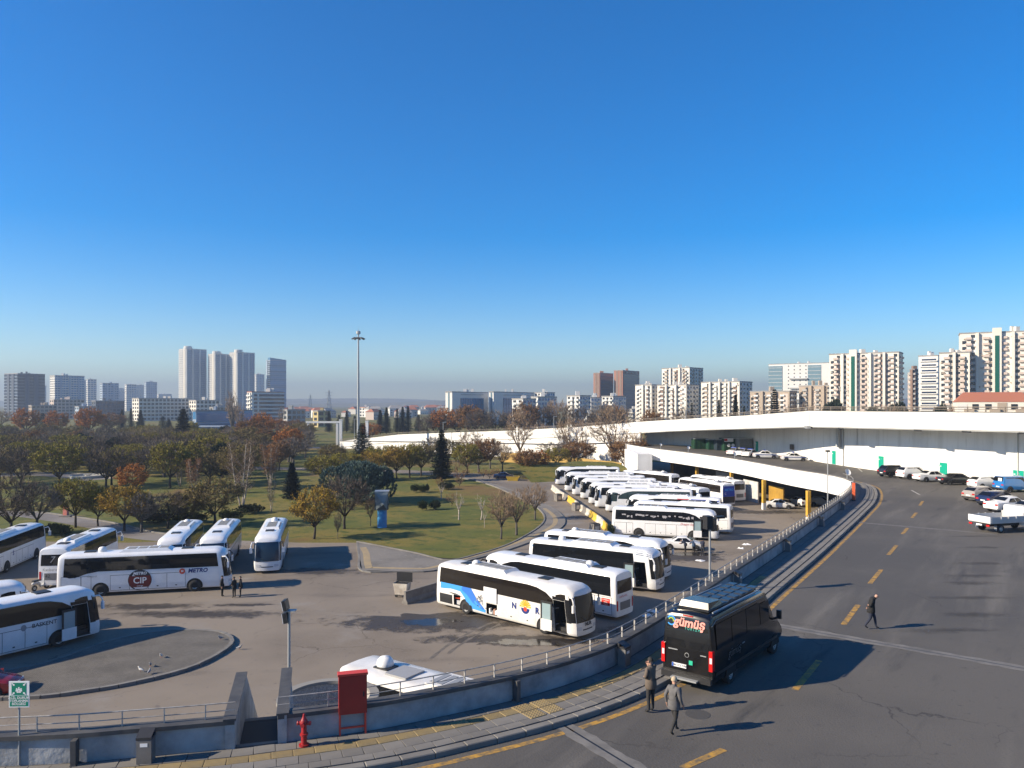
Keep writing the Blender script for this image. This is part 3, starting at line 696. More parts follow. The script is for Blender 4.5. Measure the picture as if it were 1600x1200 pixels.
mb = MB(); mb.bbox((x-.35, y-.2, zb-.12), (.6, 1.2, .4)); mb.build('flood_light', M_STEEL, T)
mb = MB(); mb.tube((x-.1, y-.05, zb), (x-.1, y-.05, zt-.3), .05, .05, 5); mb.build('cable', M_BAND, T)
# small marks (wall bolts) along the wall
for px in range(1330, 1600, 22):
    p, a = on_wall(px); mb = MB(); mb.bbox((p.x-.03, p.y, 1.9+0.05*sin(px)), (.06, .5, .06)); mb.build('wall_bracket', M_BAND, T)

# bays below the raised road: back wall, columns, shop signs
G0 = thing('lower_bays', 'dark service bays with yellow columns under the raised road', 'building')
cin = offset(WC[wi(39.4, 89):], 11.0)
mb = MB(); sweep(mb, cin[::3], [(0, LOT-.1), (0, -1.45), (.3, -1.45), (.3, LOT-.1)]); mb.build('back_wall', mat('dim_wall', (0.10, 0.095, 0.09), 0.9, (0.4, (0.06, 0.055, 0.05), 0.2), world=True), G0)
M_COLY = mat('column_yellow', (0.62, 0.36, 0.03), 0.7, (2.0, (0.4, 0.22, 0.03), 0.2))
colm = MB(); colm.box((-.24, -.24, 1.0), (.24, .24, 4.5)); colm_me = colm.mesh('column_shaft', M_COLY)
colb = MB(); colb.box((-.26, -.26, 0), (.26, .26, 1.0)); colb_me = colb.mesh('column_foot', M_WHITE2)
for px, d in ((1089, 150), (1143, 133), (1193.5, 118), (1263, 103.5), (1050, 166)):
    x = (px-800)/F*d; c = new('column', None, G0, (x, d, LOT), 0.2); new('column_shaft', colm_me, c); new('column_foot', colb_me, c)
for k, (px, d, w, h, col) in enumerate(((1205, 121, 4.5, 3.0, (0.42, 0.24, 0.03)), (1165, 126, 5.0, 3.4, (0.62, 0.62, 0.6)), (1122, 146, 6, 3.0, (0.30, 0.32, 0.33)))):
    x = (px-800)/F*d; m = mat('bay_panel_%d' % k, col, 0.8, (0.7, tuple(c*.6 for c in col), 0.2))
    mb = MB(); a = radians(100); M = Matrix.Translation((x+1.5, d+2, LOT)) @ Matrix.Rotation(a, 4, 'Z'); mb.box((-w/2, -.1, 0), (w/2, .1, h), 0, M); mb.build('partition_panel', m, G0)
t = thing('shop_awning', 'red shop awning at the end of the lower bays', 'awning', (29.2, 164, LOT))
mb = MB(); mb.grid([[(-1, -3, 4.0), (-1, 3, 4.0)], [(-3.0, -3, 3.2), (-3.0, 3, 3.2)], [(-3.0, -3, 2.85), (-3.0, 3, 2.85)]]); mb.build('awning_sheet', mat('awning_red', (0.4, 0.03, 0.025), 0.8), t)
mb = MB(); mb.box((-1.1, -3.2, 0), (-0.9, 3.2, 2.9)); mb.build('shop_front', mat('shop_dark', (0.06, 0.03, 0.028), 0.5), t)
# end wall where the park meets the deck
mb = MB(); mb.box((25.6, 158, LOT-.1), (28.6, 176, -0.2)); struct(mb.build('end_wall', M_WHITEWALL))
mb = MB(); c = spline([(-3, 215), (8, 205), (17, 192), (25.5, 176)], 2.0); sweep(mb, c, [(0, LOT-.1), (0, LOT+2.6), (.3, LOT+2.6), (.3, LOT-.1)]); struct(mb.build('ochre_garden_wall', mat('ochre_wall', (0.42, 0.27, 0.07), 0.9, (0.5, (0.3, 0.2, 0.07), 0.2), world=True)))
# bank of earth behind the bus row
rows = []
for k in range(7):
    v = k/6
    rows.append([(lerp(4, 27, u/12)-v*7*(1-u/24), lerp(158, 178, v)+u*0.6, LOT-.05+2.6*sin(pi*min(1, v*1.05)/1.6)+0.15*sin(u*1.7+k)) for u in range(13)])
mb = MB(); mb.grid(rows); struct(mb.build('earth_bank_terrain', M_GRASS, smooth=True))

# ------------------------------------------------------------------ stair down to the coach park and the round light well
pA, pB = WC[gapA], WC[gapB]
dv = Vector((-0.25, 0.968)); pv = Vector((0.968, 0.25))
ST = thing('outdoor_stair', 'narrow concrete stair with sloping side walls cut through the parapet', 'stairs')
for nm, p in (('side_wall', pA), ('side_wall', pB)):
    mb = MB(); prof = [(-0.05, -1.3), (-0.05, 0.97), (4.0, 0.97), (13.6, -5.2), (13.6, -6.05), (9, -6.05)]
    wd = 0.26; sgn = -1 if p is pA else 1
    q = [[(p.x+dv.x*s+pv.x*o, p.y+dv.y*s+pv.y*o, z) for s, z in prof] for o in (0, sgn*wd)]
    mb.grid(q, 0, True); n = len(prof); mb.f += [tuple(range(n)), tuple(range(2*n-1, n-1, -1))]; mb.m += [0, 0]
    mb.build(nm, M_WALL, ST, fix=True)
    mb = MB()
    q = [[(p.x+dv.x*s+pv.x*o, p.y+dv.y*s+pv.y*o, z) for s, z in ((-.08, .972), (-.08, 1.03), (4.02, 1.03), (4.02, .972))] for o in (-sgn*.04, sgn*.32)]
    mb.grid(q, 0, True); mb.f += [(0, 1, 2, 3), (7, 6, 5, 4)]; mb.m += [0, 0]; mb.build('coping', M_COPE, ST, fix=True)
wd = (pB-pA).length
for k in range(33):
    s0 = 3.3+k*0.28; z = -0.42-k*0.17
    mb = MB(); q = [[(pA.x+dv.x*s+pv.x*o, pA.y+dv.y*s+pv.y*o, zz) for s, zz in ((s0, z-.6), (s0, z), (s0+.3, z), (s0+.3, z-.6))] for o in (0.01, wd-.01)]
    mb.grid(q, 0, True); mb.f += [(0, 1, 2, 3), (7, 6, 5, 4)]; mb.m += [0, 0]; mb.build('step', M_KERB, ST)
mb = MB(); q = [[(pA.x+dv.x*s+pv.x*o, pA.y+dv.y*s+pv.y*o, zz) for s, zz in ((-.3, -.3), (-.3, .118), (.3, .118), (.3, -.3))] for o in (0.005, wd-.005)]
mb.grid(q, 0, True); mb.f += [(0, 1, 2, 3), (7, 6, 5, 4)]; mb.m += [0, 0]; mb.build('landing', M_KERB, ST)
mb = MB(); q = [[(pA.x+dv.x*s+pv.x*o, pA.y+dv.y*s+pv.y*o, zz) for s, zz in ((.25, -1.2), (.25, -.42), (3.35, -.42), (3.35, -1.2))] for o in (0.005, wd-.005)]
mb.grid(q, 0, True); mb.f += [(0, 1, 2, 3), (7, 6, 5, 4)]; mb.m += [0, 0]; mb.build('lower_landing', mat('stair_painted_shade', (0.06, 0.058, 0.055), 0.9), ST)  # near-black colour stands in for the side wall's shade on the landing
t = thing('round_light_well', 'open round drum of rough pebbled concrete behind the fire cabinet', 'drum', (-7.4, 31.2, LOT))
M_PEB = mat('pebbledash', (0.52, 0.50, 0.46), 0.95, (14.0, (0.32, 0.3, 0.28), 0.12), bump=(18, 1.0))
mb = MB(); mb.lathe([(1.95, 0), (1.95, 4.3), (1.72, 4.3), (1.72, 1.6)], 36); mb.build('drum_wall', M_PEB, t, fix=True, auto=50)
mb = MB(); mb.lathe([(2.02, 4.301), (2.02, 4.42), (1.66, 4.42), (1.66, 4.301)], 36); mb.build('drum_rim', mat('rim_concrete', (0.23, 0.22, 0.2), 0.9), t, fix=True, auto=50)
mb = MB(); mb.lathe([(1.71, 2.7), (0.01, 2.75)], 36); mb.build('drum_floor', M_PEB, t)

# ------------------------------------------------------------------ street furniture on the footway
FZ = 0.155
def foot(px, py): return G(px, py, FZ)
M_SIGNG = mat('sign_green', (0.0, 0.21, 0.13), 0.45)
p = foot(30, 1195)
t = thing('assembly_sign', 'green and white emergency assembly point sign on a steel post', 'sign', (p.x, p.y, FZ), 0.03)
mb = MB(); mb.tube((0, 0, 0), (0, 0, 2.35), .03, .03, 8); mb.build('post', M_STEEL, t)
b = new('sign_board', None, t, (0.03, -0.05, 1.62))
mb = MB(); mb.box((-.275, -.012, 0), (.275, .012, .72)); mb.build('board_plate', M_PLATE, b)
mb = MB(); mb.box((-.20, -.016, .34), (.20, -.0125, .68)); mb.build('pictogram_field', M_SIGNG, b)
mb = MB(); mb.box((-.25, -.016, .03), (.25, -.0125, .325)); mb.build('text_field', M_SIGNG, b)
for k, s in enumerate(('ACİL DURUM', 'TOPLANMA', 'BÖLGESİ')): put_text(b, s, 0.095, M_PLATE, (0, -.018, .265-k*.085), (1, 0, 0), (0, 0, 1), bold=0.002)
for sx in (-1, 1):
    for sz in (-1, 1):
        mb = MB(); cx, cz = sx*.15, .51+sz*.125; c = (cx, -.018, cz)
        ex, ez = -sx*.035, -sz*.035
        mb.face([(cx+ex, -.018, cz+ez), (cx+ex+sx*.055, -.018, cz+ez), (cx+ex, -.018, cz+ez+sz*.055)])
        mb.face([(cx+ex+sx*.03, -.0182, cz+ez), (cx+sx*.045, -.0182, cz+sz*.03), (cx+sx*.03, -.0182, cz+sz*.045), (cx+ex, -.0182, cz+ez+sz*.03)]); mb.build('arrow', M_PLATE, b)
for x, z in ((0, .545), (-.06, .515), (.06, .515), (-.03, .48), (.03, .48)):
    mb = MB(); q = [(x+.022*cos(u*pi/6), -.018-.0002*abs(x), z+.022*sin(u*pi/6)) for u in range(12)]; mb.face(q)
    mb.face([(x-.028, -.0178, z-.075), (x+.028, -.0178, z-.075), (x+.028, -.0178, z-.03), (x+.012, -.0178, z-.018), (x-.012, -.0178, z-.018), (x-.028, -.0178, z-.03)]); mb.build('figure_pictogram', M_PLATE, b)

M_BIN = mat('bin_grey', (0.16, 0.155, 0.15), 0.55, (2.0, (0.11, 0.105, 0.1), 0.2)); M_BIND = mat('bin_dark', (0.03, 0.03, 0.032), 0.5)
def litter_bin(p, a, label, scale=1.0):
    t = thing('litter_bin', label, 'bin', (p.x, p.y, FZ), a, 'litter bins along the parapet wall', scale)
    mb = MB(); mb.box((-.2, -.17, 0), (.2, .17, .66)); mb.build('bin_body', M_BIN, t)
    mb = MB(); mb.box((-.21, -.18, .67), (.21, .18, .74))
    mb.box((-.2, .1, .74), (.2, .17, .86)); mb.build('ash_tray', M_BIND, t)
    mb = MB(); mb.grid([[(-.205, -.175, .742), (.205, -.175, .742)], [(-.205, .1, .87), (.205, .1, .87)], [(-.205, .16, .90), (.205, .16, .90)]]); mb.build('lid', M_BIND, t)
    mb = MB(); mb.box((-.1, -.176, .48), (.1, -.171, .58)); mb.build('sticker', M_PLATE, t)
litter_bin(foot(228, 1190), 0.1, 'grey litter bin with ash tray between assembly sign and stair')
def wside(x, y, off=0.3):
    i = wi(x, y); n = normals(WC)[i]; return WC[i]+n*off, atan2(n.y, n.x)+pi/2
for x, y, lab in ((4.2, 30.1, 'dark litter bin on the parapet wall by the two standing men'), (12.1, 42.5, 'dark litter bin against the parapet wall beside the black minibus roof'), (18.6, 52.9, 'grey litter bin at the parapet wall between minibus and orange post, first past the minibus'), (25.1, 63.5, 'grey litter bin at the parapet wall second before the orange post'), (30.9, 73.1, 'grey litter bin at the parapet wall next to the orange post')):
    p, a = wside(x, y); litter_bin(p, a, lab)
M_HYD = mat('hydrant_red', (0.36, 0.015, 0.02), 0.4, (3.0, (0.22, 0.015, 0.015), 0.2))
p = foot(475, 1165); t = thing('fire_hydrant', 'dark red fire hydrant with domed cap beside the stair', 'hydrant', (p.x, p.y, FZ))
mb = MB(); mb.lathe([(.15, 0), (.15, .05), (.085, .06), (.085, .3), (.12, .31), (.12, .36), (.08, .37), (.075, .62)], 14); mb.build('barrel', M_HYD, t, auto=40)
mb = MB(); mb.lathe([(.105, .62), (.105, .72), (.09, .76), (.05, .83), (.045, .86), (.03, .93), (.001, .94)], 14); mb.build('cap', M_HYD, t, auto=40)
for a in (0, pi, -pi/2):
    mb = MB(); d = Vector((cos(a), sin(a), 0)); mb.tube(d*.06+Vector((0, 0, .66)), d*.17+Vector((0, 0, .66)), .055, .055, 10); mb.tube(d*.17+Vector((0, 0, .66)), d*.2+Vector((0, 0, .66)), .07, .06, 10); mb.build('outlet', M_HYD, t)
M_CAB = mat('cabinet_red', (0.36, 0.02, 0.012), 0.5, (1.4, (0.26, 0.016, 0.012), 0.2)); M_CABL = mat('cabinet_rim_red', (0.55, 0.05, 0.03), 0.5)
p = foot(551, 1146); t = thing('fire_hose_cabinet', 'tall red fire hose cabinet standing on two legs by the wall', 'cabinet', (p.x, p.y, FZ), 0.27)
mb = MB(); mb.box((-.42, -.13, .64), (.42, .13, 1.8)); mb.build('cabinet_body', M_CAB, t)
mb = MB(); mb.box((-.40, -.142, .67), (.40, -.131, 1.77)); mb.build('door', M_CAB, t)
mb = MB(); mb.box((-.45, -.16, 1.801), (.45, .15, 1.87)); mb.build('top_cover', M_CABL, t)
mb = MB(); mb.box((.30, -.16, 1.15), (.34, -.143, 1.3)); mb.build('handle', M_BLACK, t)
for sx in (-1, 1):
    for sy in (-.08, .08):
        mb = MB(); mb.box((sx*.38-.025, sy-.025, 0), (sx*.38+.025, sy+.025, .64)); mb.build('leg', M_CABL, t)
mb = MB(); mb.box((-.355, -.1, .2), (.355, -.06, .25)); mb.build('leg_brace', M_CABL, t)
p, a = wside(35.0, 80.2, 0.35); t = thing('orange_post', 'tall orange red service post at the end of the parapet wall', 'post', (p.x, p.y, FZ), a)
M_OR = mat('post_orange', (0.6, 0.10, 0.03), 0.5)
mb = MB(); mb.box((-.2, -.15, .12), (.2, .15, 1.85)); mb.build('post_body', M_OR, t)
mb = MB(); mb.box((-.23, -.18, 0), (.23, .18, .12)); mb.build('post_foot', M_BIND, t)
mb = MB(); mb.box((-.15, -.16, 1.2), (.15, -.151, 1.6)); mb.build('post_panel', M_PLATE, t)

def lamp_pole(name, label, loc, h, r, kind, rz=0):
    t = thing(name, label, 'lamp post', loc, rz)
    mb = MB(); mb.tube((0, 0, 0), (0, 0, h), r, r*.75, 10); mb.build('pole', M_STEEL, t)
    mb = MB(); mb.lathe([(r*2.6, 0), (r*2.6, .06), (r*1.3, .12), (r*1.2, .5)], 12); mb.build('base_plate', M_STEEL, t)
    if kind == 'flood':
        for k, (x, z, tilt) in enumerate(((-.12, .2, -.22), (-.1, -.28, -.15))):
            M = Matrix.Translation((x, -.06, h+z)) @ Matrix.Rotation(tilt, 4, 'Y'); b = MB(); b.bbox((0, 0, 0), (.14, .46, .40), 0, M); b.bbox((-.085, 0, 0), (.03, .42, .36), 1, M); b.build('flood_lamp', [M_BLACK, M_LENS], t)
        mb = MB(); mb.box((-.1, -.25, h-.03), (.3, .05, h+.01)); mb.build('bracket', M_STEEL, t)
    elif kind == 'box':
        mb = MB(); mb.bbox((-.12, 0, h-.25), (.35, .45, .7)); mb.build('flood_lamp', M_BLACK, t)
        mb = MB(); mb.bbox((.25, .1, h-.05), (.6, .06, .06)); mb.build('bracket', M_STEEL, t)
        mb = MB(); mb.bbox((.65, .1, h-.02), (.5, .3, .12)); mb.build('lamp_head', M_BLACK, t)
    else:
        mb = MB(); mb.bbox((0, 0, h+.06), (.42, .42, .2)); mb.build('lamp_head', M_BLACK, t)
    return t
lamp_pole('flood_light_pole', 'grey pole with black twin floodlight beside the round drum', (-8.75, 30.4, LOT), 8.1, .075, 'flood')
lamp_pole('lamp_post', 'grey pole with dark floodlight just behind the parapet railing', (10.55, 41.3, LOT), 10.1, .07, 'box', 0.3)
lamp_pole('lamp_post', 'slim dark pole with square head in front of the white fascia', (36.9, 90.5, LOT), 10.55, .08, 'small')
# satellite dishes on the fascia
M_DISH = mat('dish_white', (0.72, 0.72, 0.7), 0.5)
for k, (px, d, r, lab) in enumerate(((1147.5, 131.5, .36, 'white satellite dish on the fascia below the police cars'), (1075, 150, .32, 'white satellite dish on the fascia below the green container'), (1032, 161, .26, 'small white satellite dish at the far end of the fascia'), (1322.5, 96.5, .42, 'white satellite dish on the fascia corner above the orange post'))):
    x = (px-800)/F*d; t = thing('satellite_dish', lab, 'satellite dish', (x, d-.2, .75), 0, 'dishes on the deck fascia')
    mb = MB(); mb.tube((0, 0, -.3), (0, 0, .75), .05, .05, 6); mb.build('mast', M_STEEL, t)
    M = Matrix.Translation((0, -.1, .75+r*.3)) @ Matrix.Rotation(radians(62), 4, 'X') @ Matrix.Rotation(.3, 4, 'Y')
    prof = [(r*q/6, .28*r*(q/6)**2) for q in range(1, 7)]
    b = MB(); b.lathe([(0.01, 0)]+prof, 20); b.v = [tuple(M @ Vector(v)) for v in b.v]; b.build('reflector', M_DISH, t, smooth=True)
    b = MB(); b.tube(M @ Vector((0, -r*.9, .2)), M @ Vector((0, 0, r*.9)), .02, .02, 5); b.build('feed_arm', M_STEEL, t)
    b = MB(); b.tube(M @ Vector((0, 0, r*.85)), M @ Vector((0, 0, r*1.05)), .06, .05, 8); b.build('receiver', M_DISH, t)

# high mast light in the park
t = thing('high_mast_light', 'very tall tapering steel light mast with a ring of floodlights', 'light mast', (-49.6, 250, LOT))
mb = MB(); mb.tube((0, 0, 0), (0, 0, 39), .55, .22, 12); mb.build('mast_shaft', M_STEEL, t, fix=True, auto=50)
mb = MB(); mb.lathe([(1.2, 37.3), (1.3, 37.4), (1.2, 37.5), (1.1, 37.4)], 16); mb.build('lamp_ring', M_STEEL, t)
for k in range(8):
    a = k*pi/4; d = Vector((cos(a), sin(a), 0)); mb = MB(); M = Matrix.Translation(d*1.75+Vector((0, 0, 37.1))) @ Matrix.Rotation(a, 4, 'Z') @ Matrix.Rotation(.5, 4, 'Y'); mb.bbox((0, 0, 0), (.9, .6, .35), 0, M); mb.tube(d*1.1+Vector((0, 0, 37.4)), d*1.5+Vector((0, 0, 37.25)), .06, .06, 5); mb.build('flood_lamp', mat('lamp_grey', (0.08, 0.085, 0.09), 0.5), t)
mb = MB(); mb.lathe([(.6, 38.5), (.7, 38.6), (.7, 39.4), (.2, 39.6)], 10); mb.build('mast_head', M_STEEL, t)
mb = MB(); mb.tube((0, 0, 39.5), (0, 0, 41), .06, .03, 5); mb.build('lightning_rod', M_STEEL, t)

# white portal frames and pillars beyond the park
M_PORT = mat('portal_white', (0.62, 0.62, 0.6), 0.8)
def portal(px0, px1, ytop, d, lab, beam=True):
    x0 = (px0-800)/F*d; x1 = (px1-800)/F*d; z = CH-(ytop-HZ)*d/F
    t = thing('portal_frame', lab, 'portal', (x0, d, LOT))
    for x in (0, x1-x0): mb = MB(); mb.box((x-.45, -.45, 0), (x+.45, .45, z-LOT)); mb.build('pillar_leg', M_PORT, t)
    if beam: mb = MB(); mb.box((-.9, -.6, z-LOT), (x1-x0+.9, .6, z-LOT+.7)); mb.build('beam', M_PORT, t)
portal(482, 527, 661, 300, 'white portal frame next to the tall light mast beyond the park')
for px, ytop in ((532.5, 657), (573.5, 659)):
    d = 290; x = (px-800)/F*d; t = thing('white_pillar', 'square white pillar '+('next to the white portal frame' if px < 550 else 'standing by the foot of the tall light mast'), 'pillar', (x, d, LOT))
    h = CH-(ytop-HZ)*d/F-LOT; mb = MB(); mb.box((-.5, -.5, 0), (.5, .5, h)); mb.build('pillar_shaft', M_PORT, t); mb = MB(); mb.box((-.6, -.6, h), (.6, .6, h+.4)); mb.build('pillar_cap', M_PORT, t)

# advertising pylon: blue drum carrying an inverted glass pyramid
p = GL(597, 824); t = thing('advert_pylon', 'blue drum column carrying an upturned grey glass pyramid on the lawn', 'pylon', (p.x, p.y, LOT), 0.08)
mb = MB(); mb.lathe([(.62, 0), (.62, 2.3), (.5, 2.35)], 20); mb.build('drum_column', mat('pylon_blue', (0.02, 0.17, 0.42), 0.5, (2.0, (0.04, 0.26, 0.55), 0.2)), t, auto=40)
M_PY = mat('pyramid_glass', (0.05, 0.07, 0.08), 0.15)
mb = MB(); s = .88; z0, z1 = 2.1, 4.7
mb.box((-s, -s, z0+.3), (s, s, z1)); mb.build('glass_box', M_PY, t)
mb = MB(); mb.face([(-s, -s-.02, z1), (s, -s-.02, z1), (.3, -s-.3, z0+1.0)]); mb.face([(s, -s-.02, z1), (s-.2, -s-.02, z0+.3), (.3, -s-.3, z0+1.0)]); mb.face([(-s, -s-.02, z1), (.3, -s-.3, z0+1.0), (-s+.2, -s-.02, z0+.3)]); mb.build('pyramid_face', mat('pyramid_pale', (0.16, 0.19, 0.2), 0.25), t)
mb = MB(); mb.box((-s-.04, -s-.04, z1), (s+.04, s+.04, z1+.1)); mb.build('top_rim', M_STEEL, t)
# pink stone marker in the park
p = GL(103, 807); t = thing('pink_marker', 'small pink painted pillar on a low plinth beside the park path', 'marker', (p.x, p.y, LOT)); M_PINK = mat('pink_paint', (0.6, 0.2, 0.15), 0.8)
mb = MB(); mb.box((-.28, -.28, .2), (.28, .28, 1.55)); mb.build('marker_shaft', M_PINK, t); mb = MB(); mb.box((-.7, -.6, 0), (.9, .6, .2)); mb.build('plinth', M_KERB, t)

# concrete barriers, painted yellow and white, between footway road and the coach row
M_BYEL = mat('barrier_yellow', (0.72, 0.45, 0.02), 0.7, (1.5, (0.45, 0.3, 0.06), 0.16), world=True); M_BWHT = mat('barrier_white', (0.62, 0.58, 0.50), 0.85, (1.2, (0.36, 0.31, 0.25), 0.16), world=True); M_BGREY = mat('barrier_grey', (0.20, 0.185, 0.165), 0.9, (2.0, (0.12, 0.11, 0.1), 0.2))
def barrier(p, q, mats, label, h=0.95):
    d = (q-p); L = d.length; a = atan2(d.y, d.x); t = thing('concrete_barrier', label, 'barrier', ((p.x+q.x)/2, (p.y+q.y)/2, LOT), a, 'barriers along the coach row')
    sec = [(-.3, 0), (-.3, .15), (-.13, .4), (-.1, h), (.1, h), (.13, .4), (.3, .15), (.3, 0)]
    n = len(mats)
    for k, m in enumerate(mats):
        mb = MB(); x0, x1 = -L/2+.02+L*k/n, -L/2+L*(k+1)/n-.02; rows = [[(x, y, z) for y, z in sec] for x in (x0, x1)]
        mb.grid(rows, 0, True); mb.f += [tuple(range(8)), tuple(range(15, 7, -1))]; mb.m += [0, 0]; mb.build('painted_block', m, t, fix=True)
bl = [GL(863, 765), GL(876, 776), GL(888, 782.5), GL(899, 791), GL(906, 797), GL(917, 804), GL(928, 811), GL(939, 819.5), GL(948, 830)]
seq = [([M_BWHT, M_BWHT], 'worn white barrier at the far end of the coach row'), ([M_BWHT, M_BGREY], 'dirty white and grey barrier second from the far end'), ([M_BYEL, M_BYEL], 'bright yellow barrier ahead of the open coach front'), ([M_BWHT, M_BWHT], 'whitewashed barrier between two yellow ones'), ([M_BWHT, M_BGREY], 'white barrier with bare grey end by the concrete cube'), ([M_BWHT, M_BYEL], 'barrier painted half white half yellow'), ([M_BYEL, M_BWHT], 'barrier painted half yellow half white'), ([M_BWHT, M_BYEL], 'barrier with a bright yellow end nearest the bare bus')]
for k, (ms, lab) in enumerate(seq):
    barrier(bl[k], bl[k+1], ms, lab.replace('nearest the bare bus', 'by the shrub heap'))
for px, py, lab in ((880, 782, 'grey concrete cube at the far yellow barrier'), (909, 797, 'grey concrete cube in the middle of the barriers'), (940, 831, 'grey concrete cube at the end of the barriers')):
    p = GL(px, py); t = thing('concrete_cube', lab, 'block', (p.x-.9, p.y-.6, LOT), .5, 'cubes by the barriers'); mb = MB(); mb.box((-.5, -.5, 0), (.5, .5, 1.15)); mb.build('cube_shell', M_BGREY, t); mb = MB(); mb.box((-.42, -.42, 1.15), (.42, .42, 1.2)); mb.build('cube_top', M_VOID, t)
    mb = MB(); mb.box((-.3, -.52, .3), (.3, -.501, .85)); mb.build('cube_panel', M_BWHT, t)
barrier(GL(632, 944), GL(690, 926), [M_BGREY], 'dirty bare concrete barrier behind the wheeled dumpster', 1.0)
# wheeled dumpster with open lid
p = GL(629, 938); t = thing('wheeled_dumpster', 'pale wheeled dumpster with its black lid thrown open', 'dumpster', (p.x-.2, p.y+1.2, LOT), -.25)
mb = MB(); mb.grid([[(-.5, -.4, .25), (.5, -.4, .25), (.5, .4, .25), (-.5, .4, .25)], [(-.62, -.52, 1.2), (.62, -.52, 1.2), (.62, .52, 1.2), (-.62, .52, 1.2)]], 0, True); mb.build('bin_body', M_BWHT, t)
mb = MB(); mb.box((-.7, .5, 1.15), (.7, .56, 1.95)); mb.build('lid', M_BLACK, t)
mb = MB(); mb.box((-.58, -.48, 1.1), (.58, .48, 1.14)); mb.build('rubbish', M_VOID, t)
for sx in (-.4, .4):
    for sy in (-.3, .3): mb = MB(); mb.lathe([(.02, -.03), (.13, -.03), (.13, .03), (.02, .03)], 12, (sx, sy, .13), axis='y'); mb.build('wheel', M_TYRE, t)
# kiosk containers by the terminal wall
def container(px0, px1, y0, d, dep, col, lab, extra=False):
    x0 = (px0-800)/F*d; x1 = (px1-800)/F*d; h = (CH-(y0-HZ)*d/F); t = thing('service_container' if not extra else 'kiosk', lab, 'container' if not extra else 'kiosk', (x0, d, 0)); w = x1-x0
    m = mat('box_'+lab.split()[0]+str(px0), col, 0.6, (1.0, tuple(c*.6 for c in col), 0.2))
    mb = MB(); mb.box((0, 0, .05), (w, dep, h)); mb.build('container_shell', m, t)
    mb = MB(); mb.box((-.08, -.08, h), (w+.08, dep+.08, h+.12)); mb.build('roof_sheet', M_BAND, t)
    k = 0
    while k*1.0+.5 < w: mb = MB(); mb.box((.25+k, -.05, .2), (.33+k, -.001, h-.1)); mb.build('wall_rib', m, t); k += 1
    if extra:
        mb = MB(); mb.box((0, -.1, h-.65), (w*.6, -.051, h+.1)); mb.build('sign_board', M_PLATE, t)
        mb = MB(); mb.box((0, -.14, h-.5), (w*.2, -.101, h)); mb.build('sign_emblem', M_REDP, t)
        for k in range(2): mb = MB(); mb.lathe([(.001, 0), (.35, 0), (.35, .04)], 14, (w*.3+k*.9, -.15, h-1.4), axis='y'); mb.build('round_sign', M_PLATE, t)
container(1085, 1106.5, 686, 172, 3, (0.006, 0.045, 0.018), 'green steel container at the deck wall')
container(1107, 1119, 687.5, 169.5, 3, (0.008, 0.055, 0.03), 'dark green container with closed shutters beside the kiosk')
container(1120, 1131, 687.5, 167, 3, (0.02, 0.035, 0.05), 'blue black cabin between container and kiosk')
container(1131.5, 1155, 685.5, 165, 4, (0.010, 0.055, 0.024), 'green kiosk with a white sign board over its front', True)
container(1155.5, 1175, 686, 162, 4, (0.22, 0.23, 0.22), 'grey cabin between kiosk and police cars')
# litter heap and sheets by the railing
for k, (px, py) in enumerate(((1166, 851), (1158, 857), (1093, 876), (1012, 962), (1020, 955))):
    p = GL(px, py); rr = random.Random(k); mb = MB(); n = 9
    mb.grid([[(p.x+.5*cos(2*pi*i/n)*rr.uniform(.4, 1.3), p.y+.45*sin(2*pi*i/n)*rr.uniform(.4, 1.3), LOT+.01) for i in range(n)], [(p.x+.22*cos(2*pi*i/n), p.y+.2*sin(2*pi*i/n), LOT+.05+.12*rr.random()) for i in range(n)], [(p.x, p.y, LOT+.07)]*n], 0, True)
    tag(mb.build('plastic_sheet', M_PLATE), 'crumpled white plastic sheet lying on the wet lot', 'sheet', 'white litter on the lot')
# ------------------------------------------------------------------ coaches
PROF = [(0.30, 1.16), (0.42, 1.235), (0.9, 1.27), (2.1, 1.27), (2.7, 1.25), (3.24, 1.20), (3.38, 1.12), (3.49, 0.95), (3.55, 0.55), (3.58, 0.0)]
def chw(z): return interp(PROF, z)
WHEEL = {}
def wheel_meshes(r=0.5, w=0.28):
    key = (r, w)
    if key not in WHEEL:
        a = MB(); a.lathe([(r*.56, -w/2), (r*.93, -w/2), (r, -w*.38), (r, w*.38), (r*.93, w/2), (r*.56, w/2)], 22, axis='y')
        b = MB(); b.lathe([(r*.57, -w*.42), (r*.52, -w*.40), (r*.48, -w*.22), (r*.34, -w*.15), (r*.2, -w*.36), (r*.16, -w*.42), (.001, -w*.42)], 18, axis='y')
        h = MB()
        for k in range(8): h.tube((r*.41*cos(k*pi/4), -w*.2, r*.41*sin(k*pi/4)), (r*.41*cos(k*pi/4), -w*.30, r*.41*sin(k*pi/4)), r*.05, r*.05, 5)
        WHEEL[key] = (a.mesh('tyre', M_TYRE, True), b.mesh('rim', M_RIM), h.mesh('rim_hole', M_BLACK))
    return WHEEL[key]
def add_wheel(parent, x, y, r, w, name='wheel', flip=1, holes=True):
    ty, ri, ho = wheel_meshes(r, w); o = new(name, None, parent, (x, y, r), 0 if flip < 0 else pi)
    new('tyre', ty, o); new('rim', ri, o)
    if holes: new('rim_hole', ho, o)
    return o
DOME = None
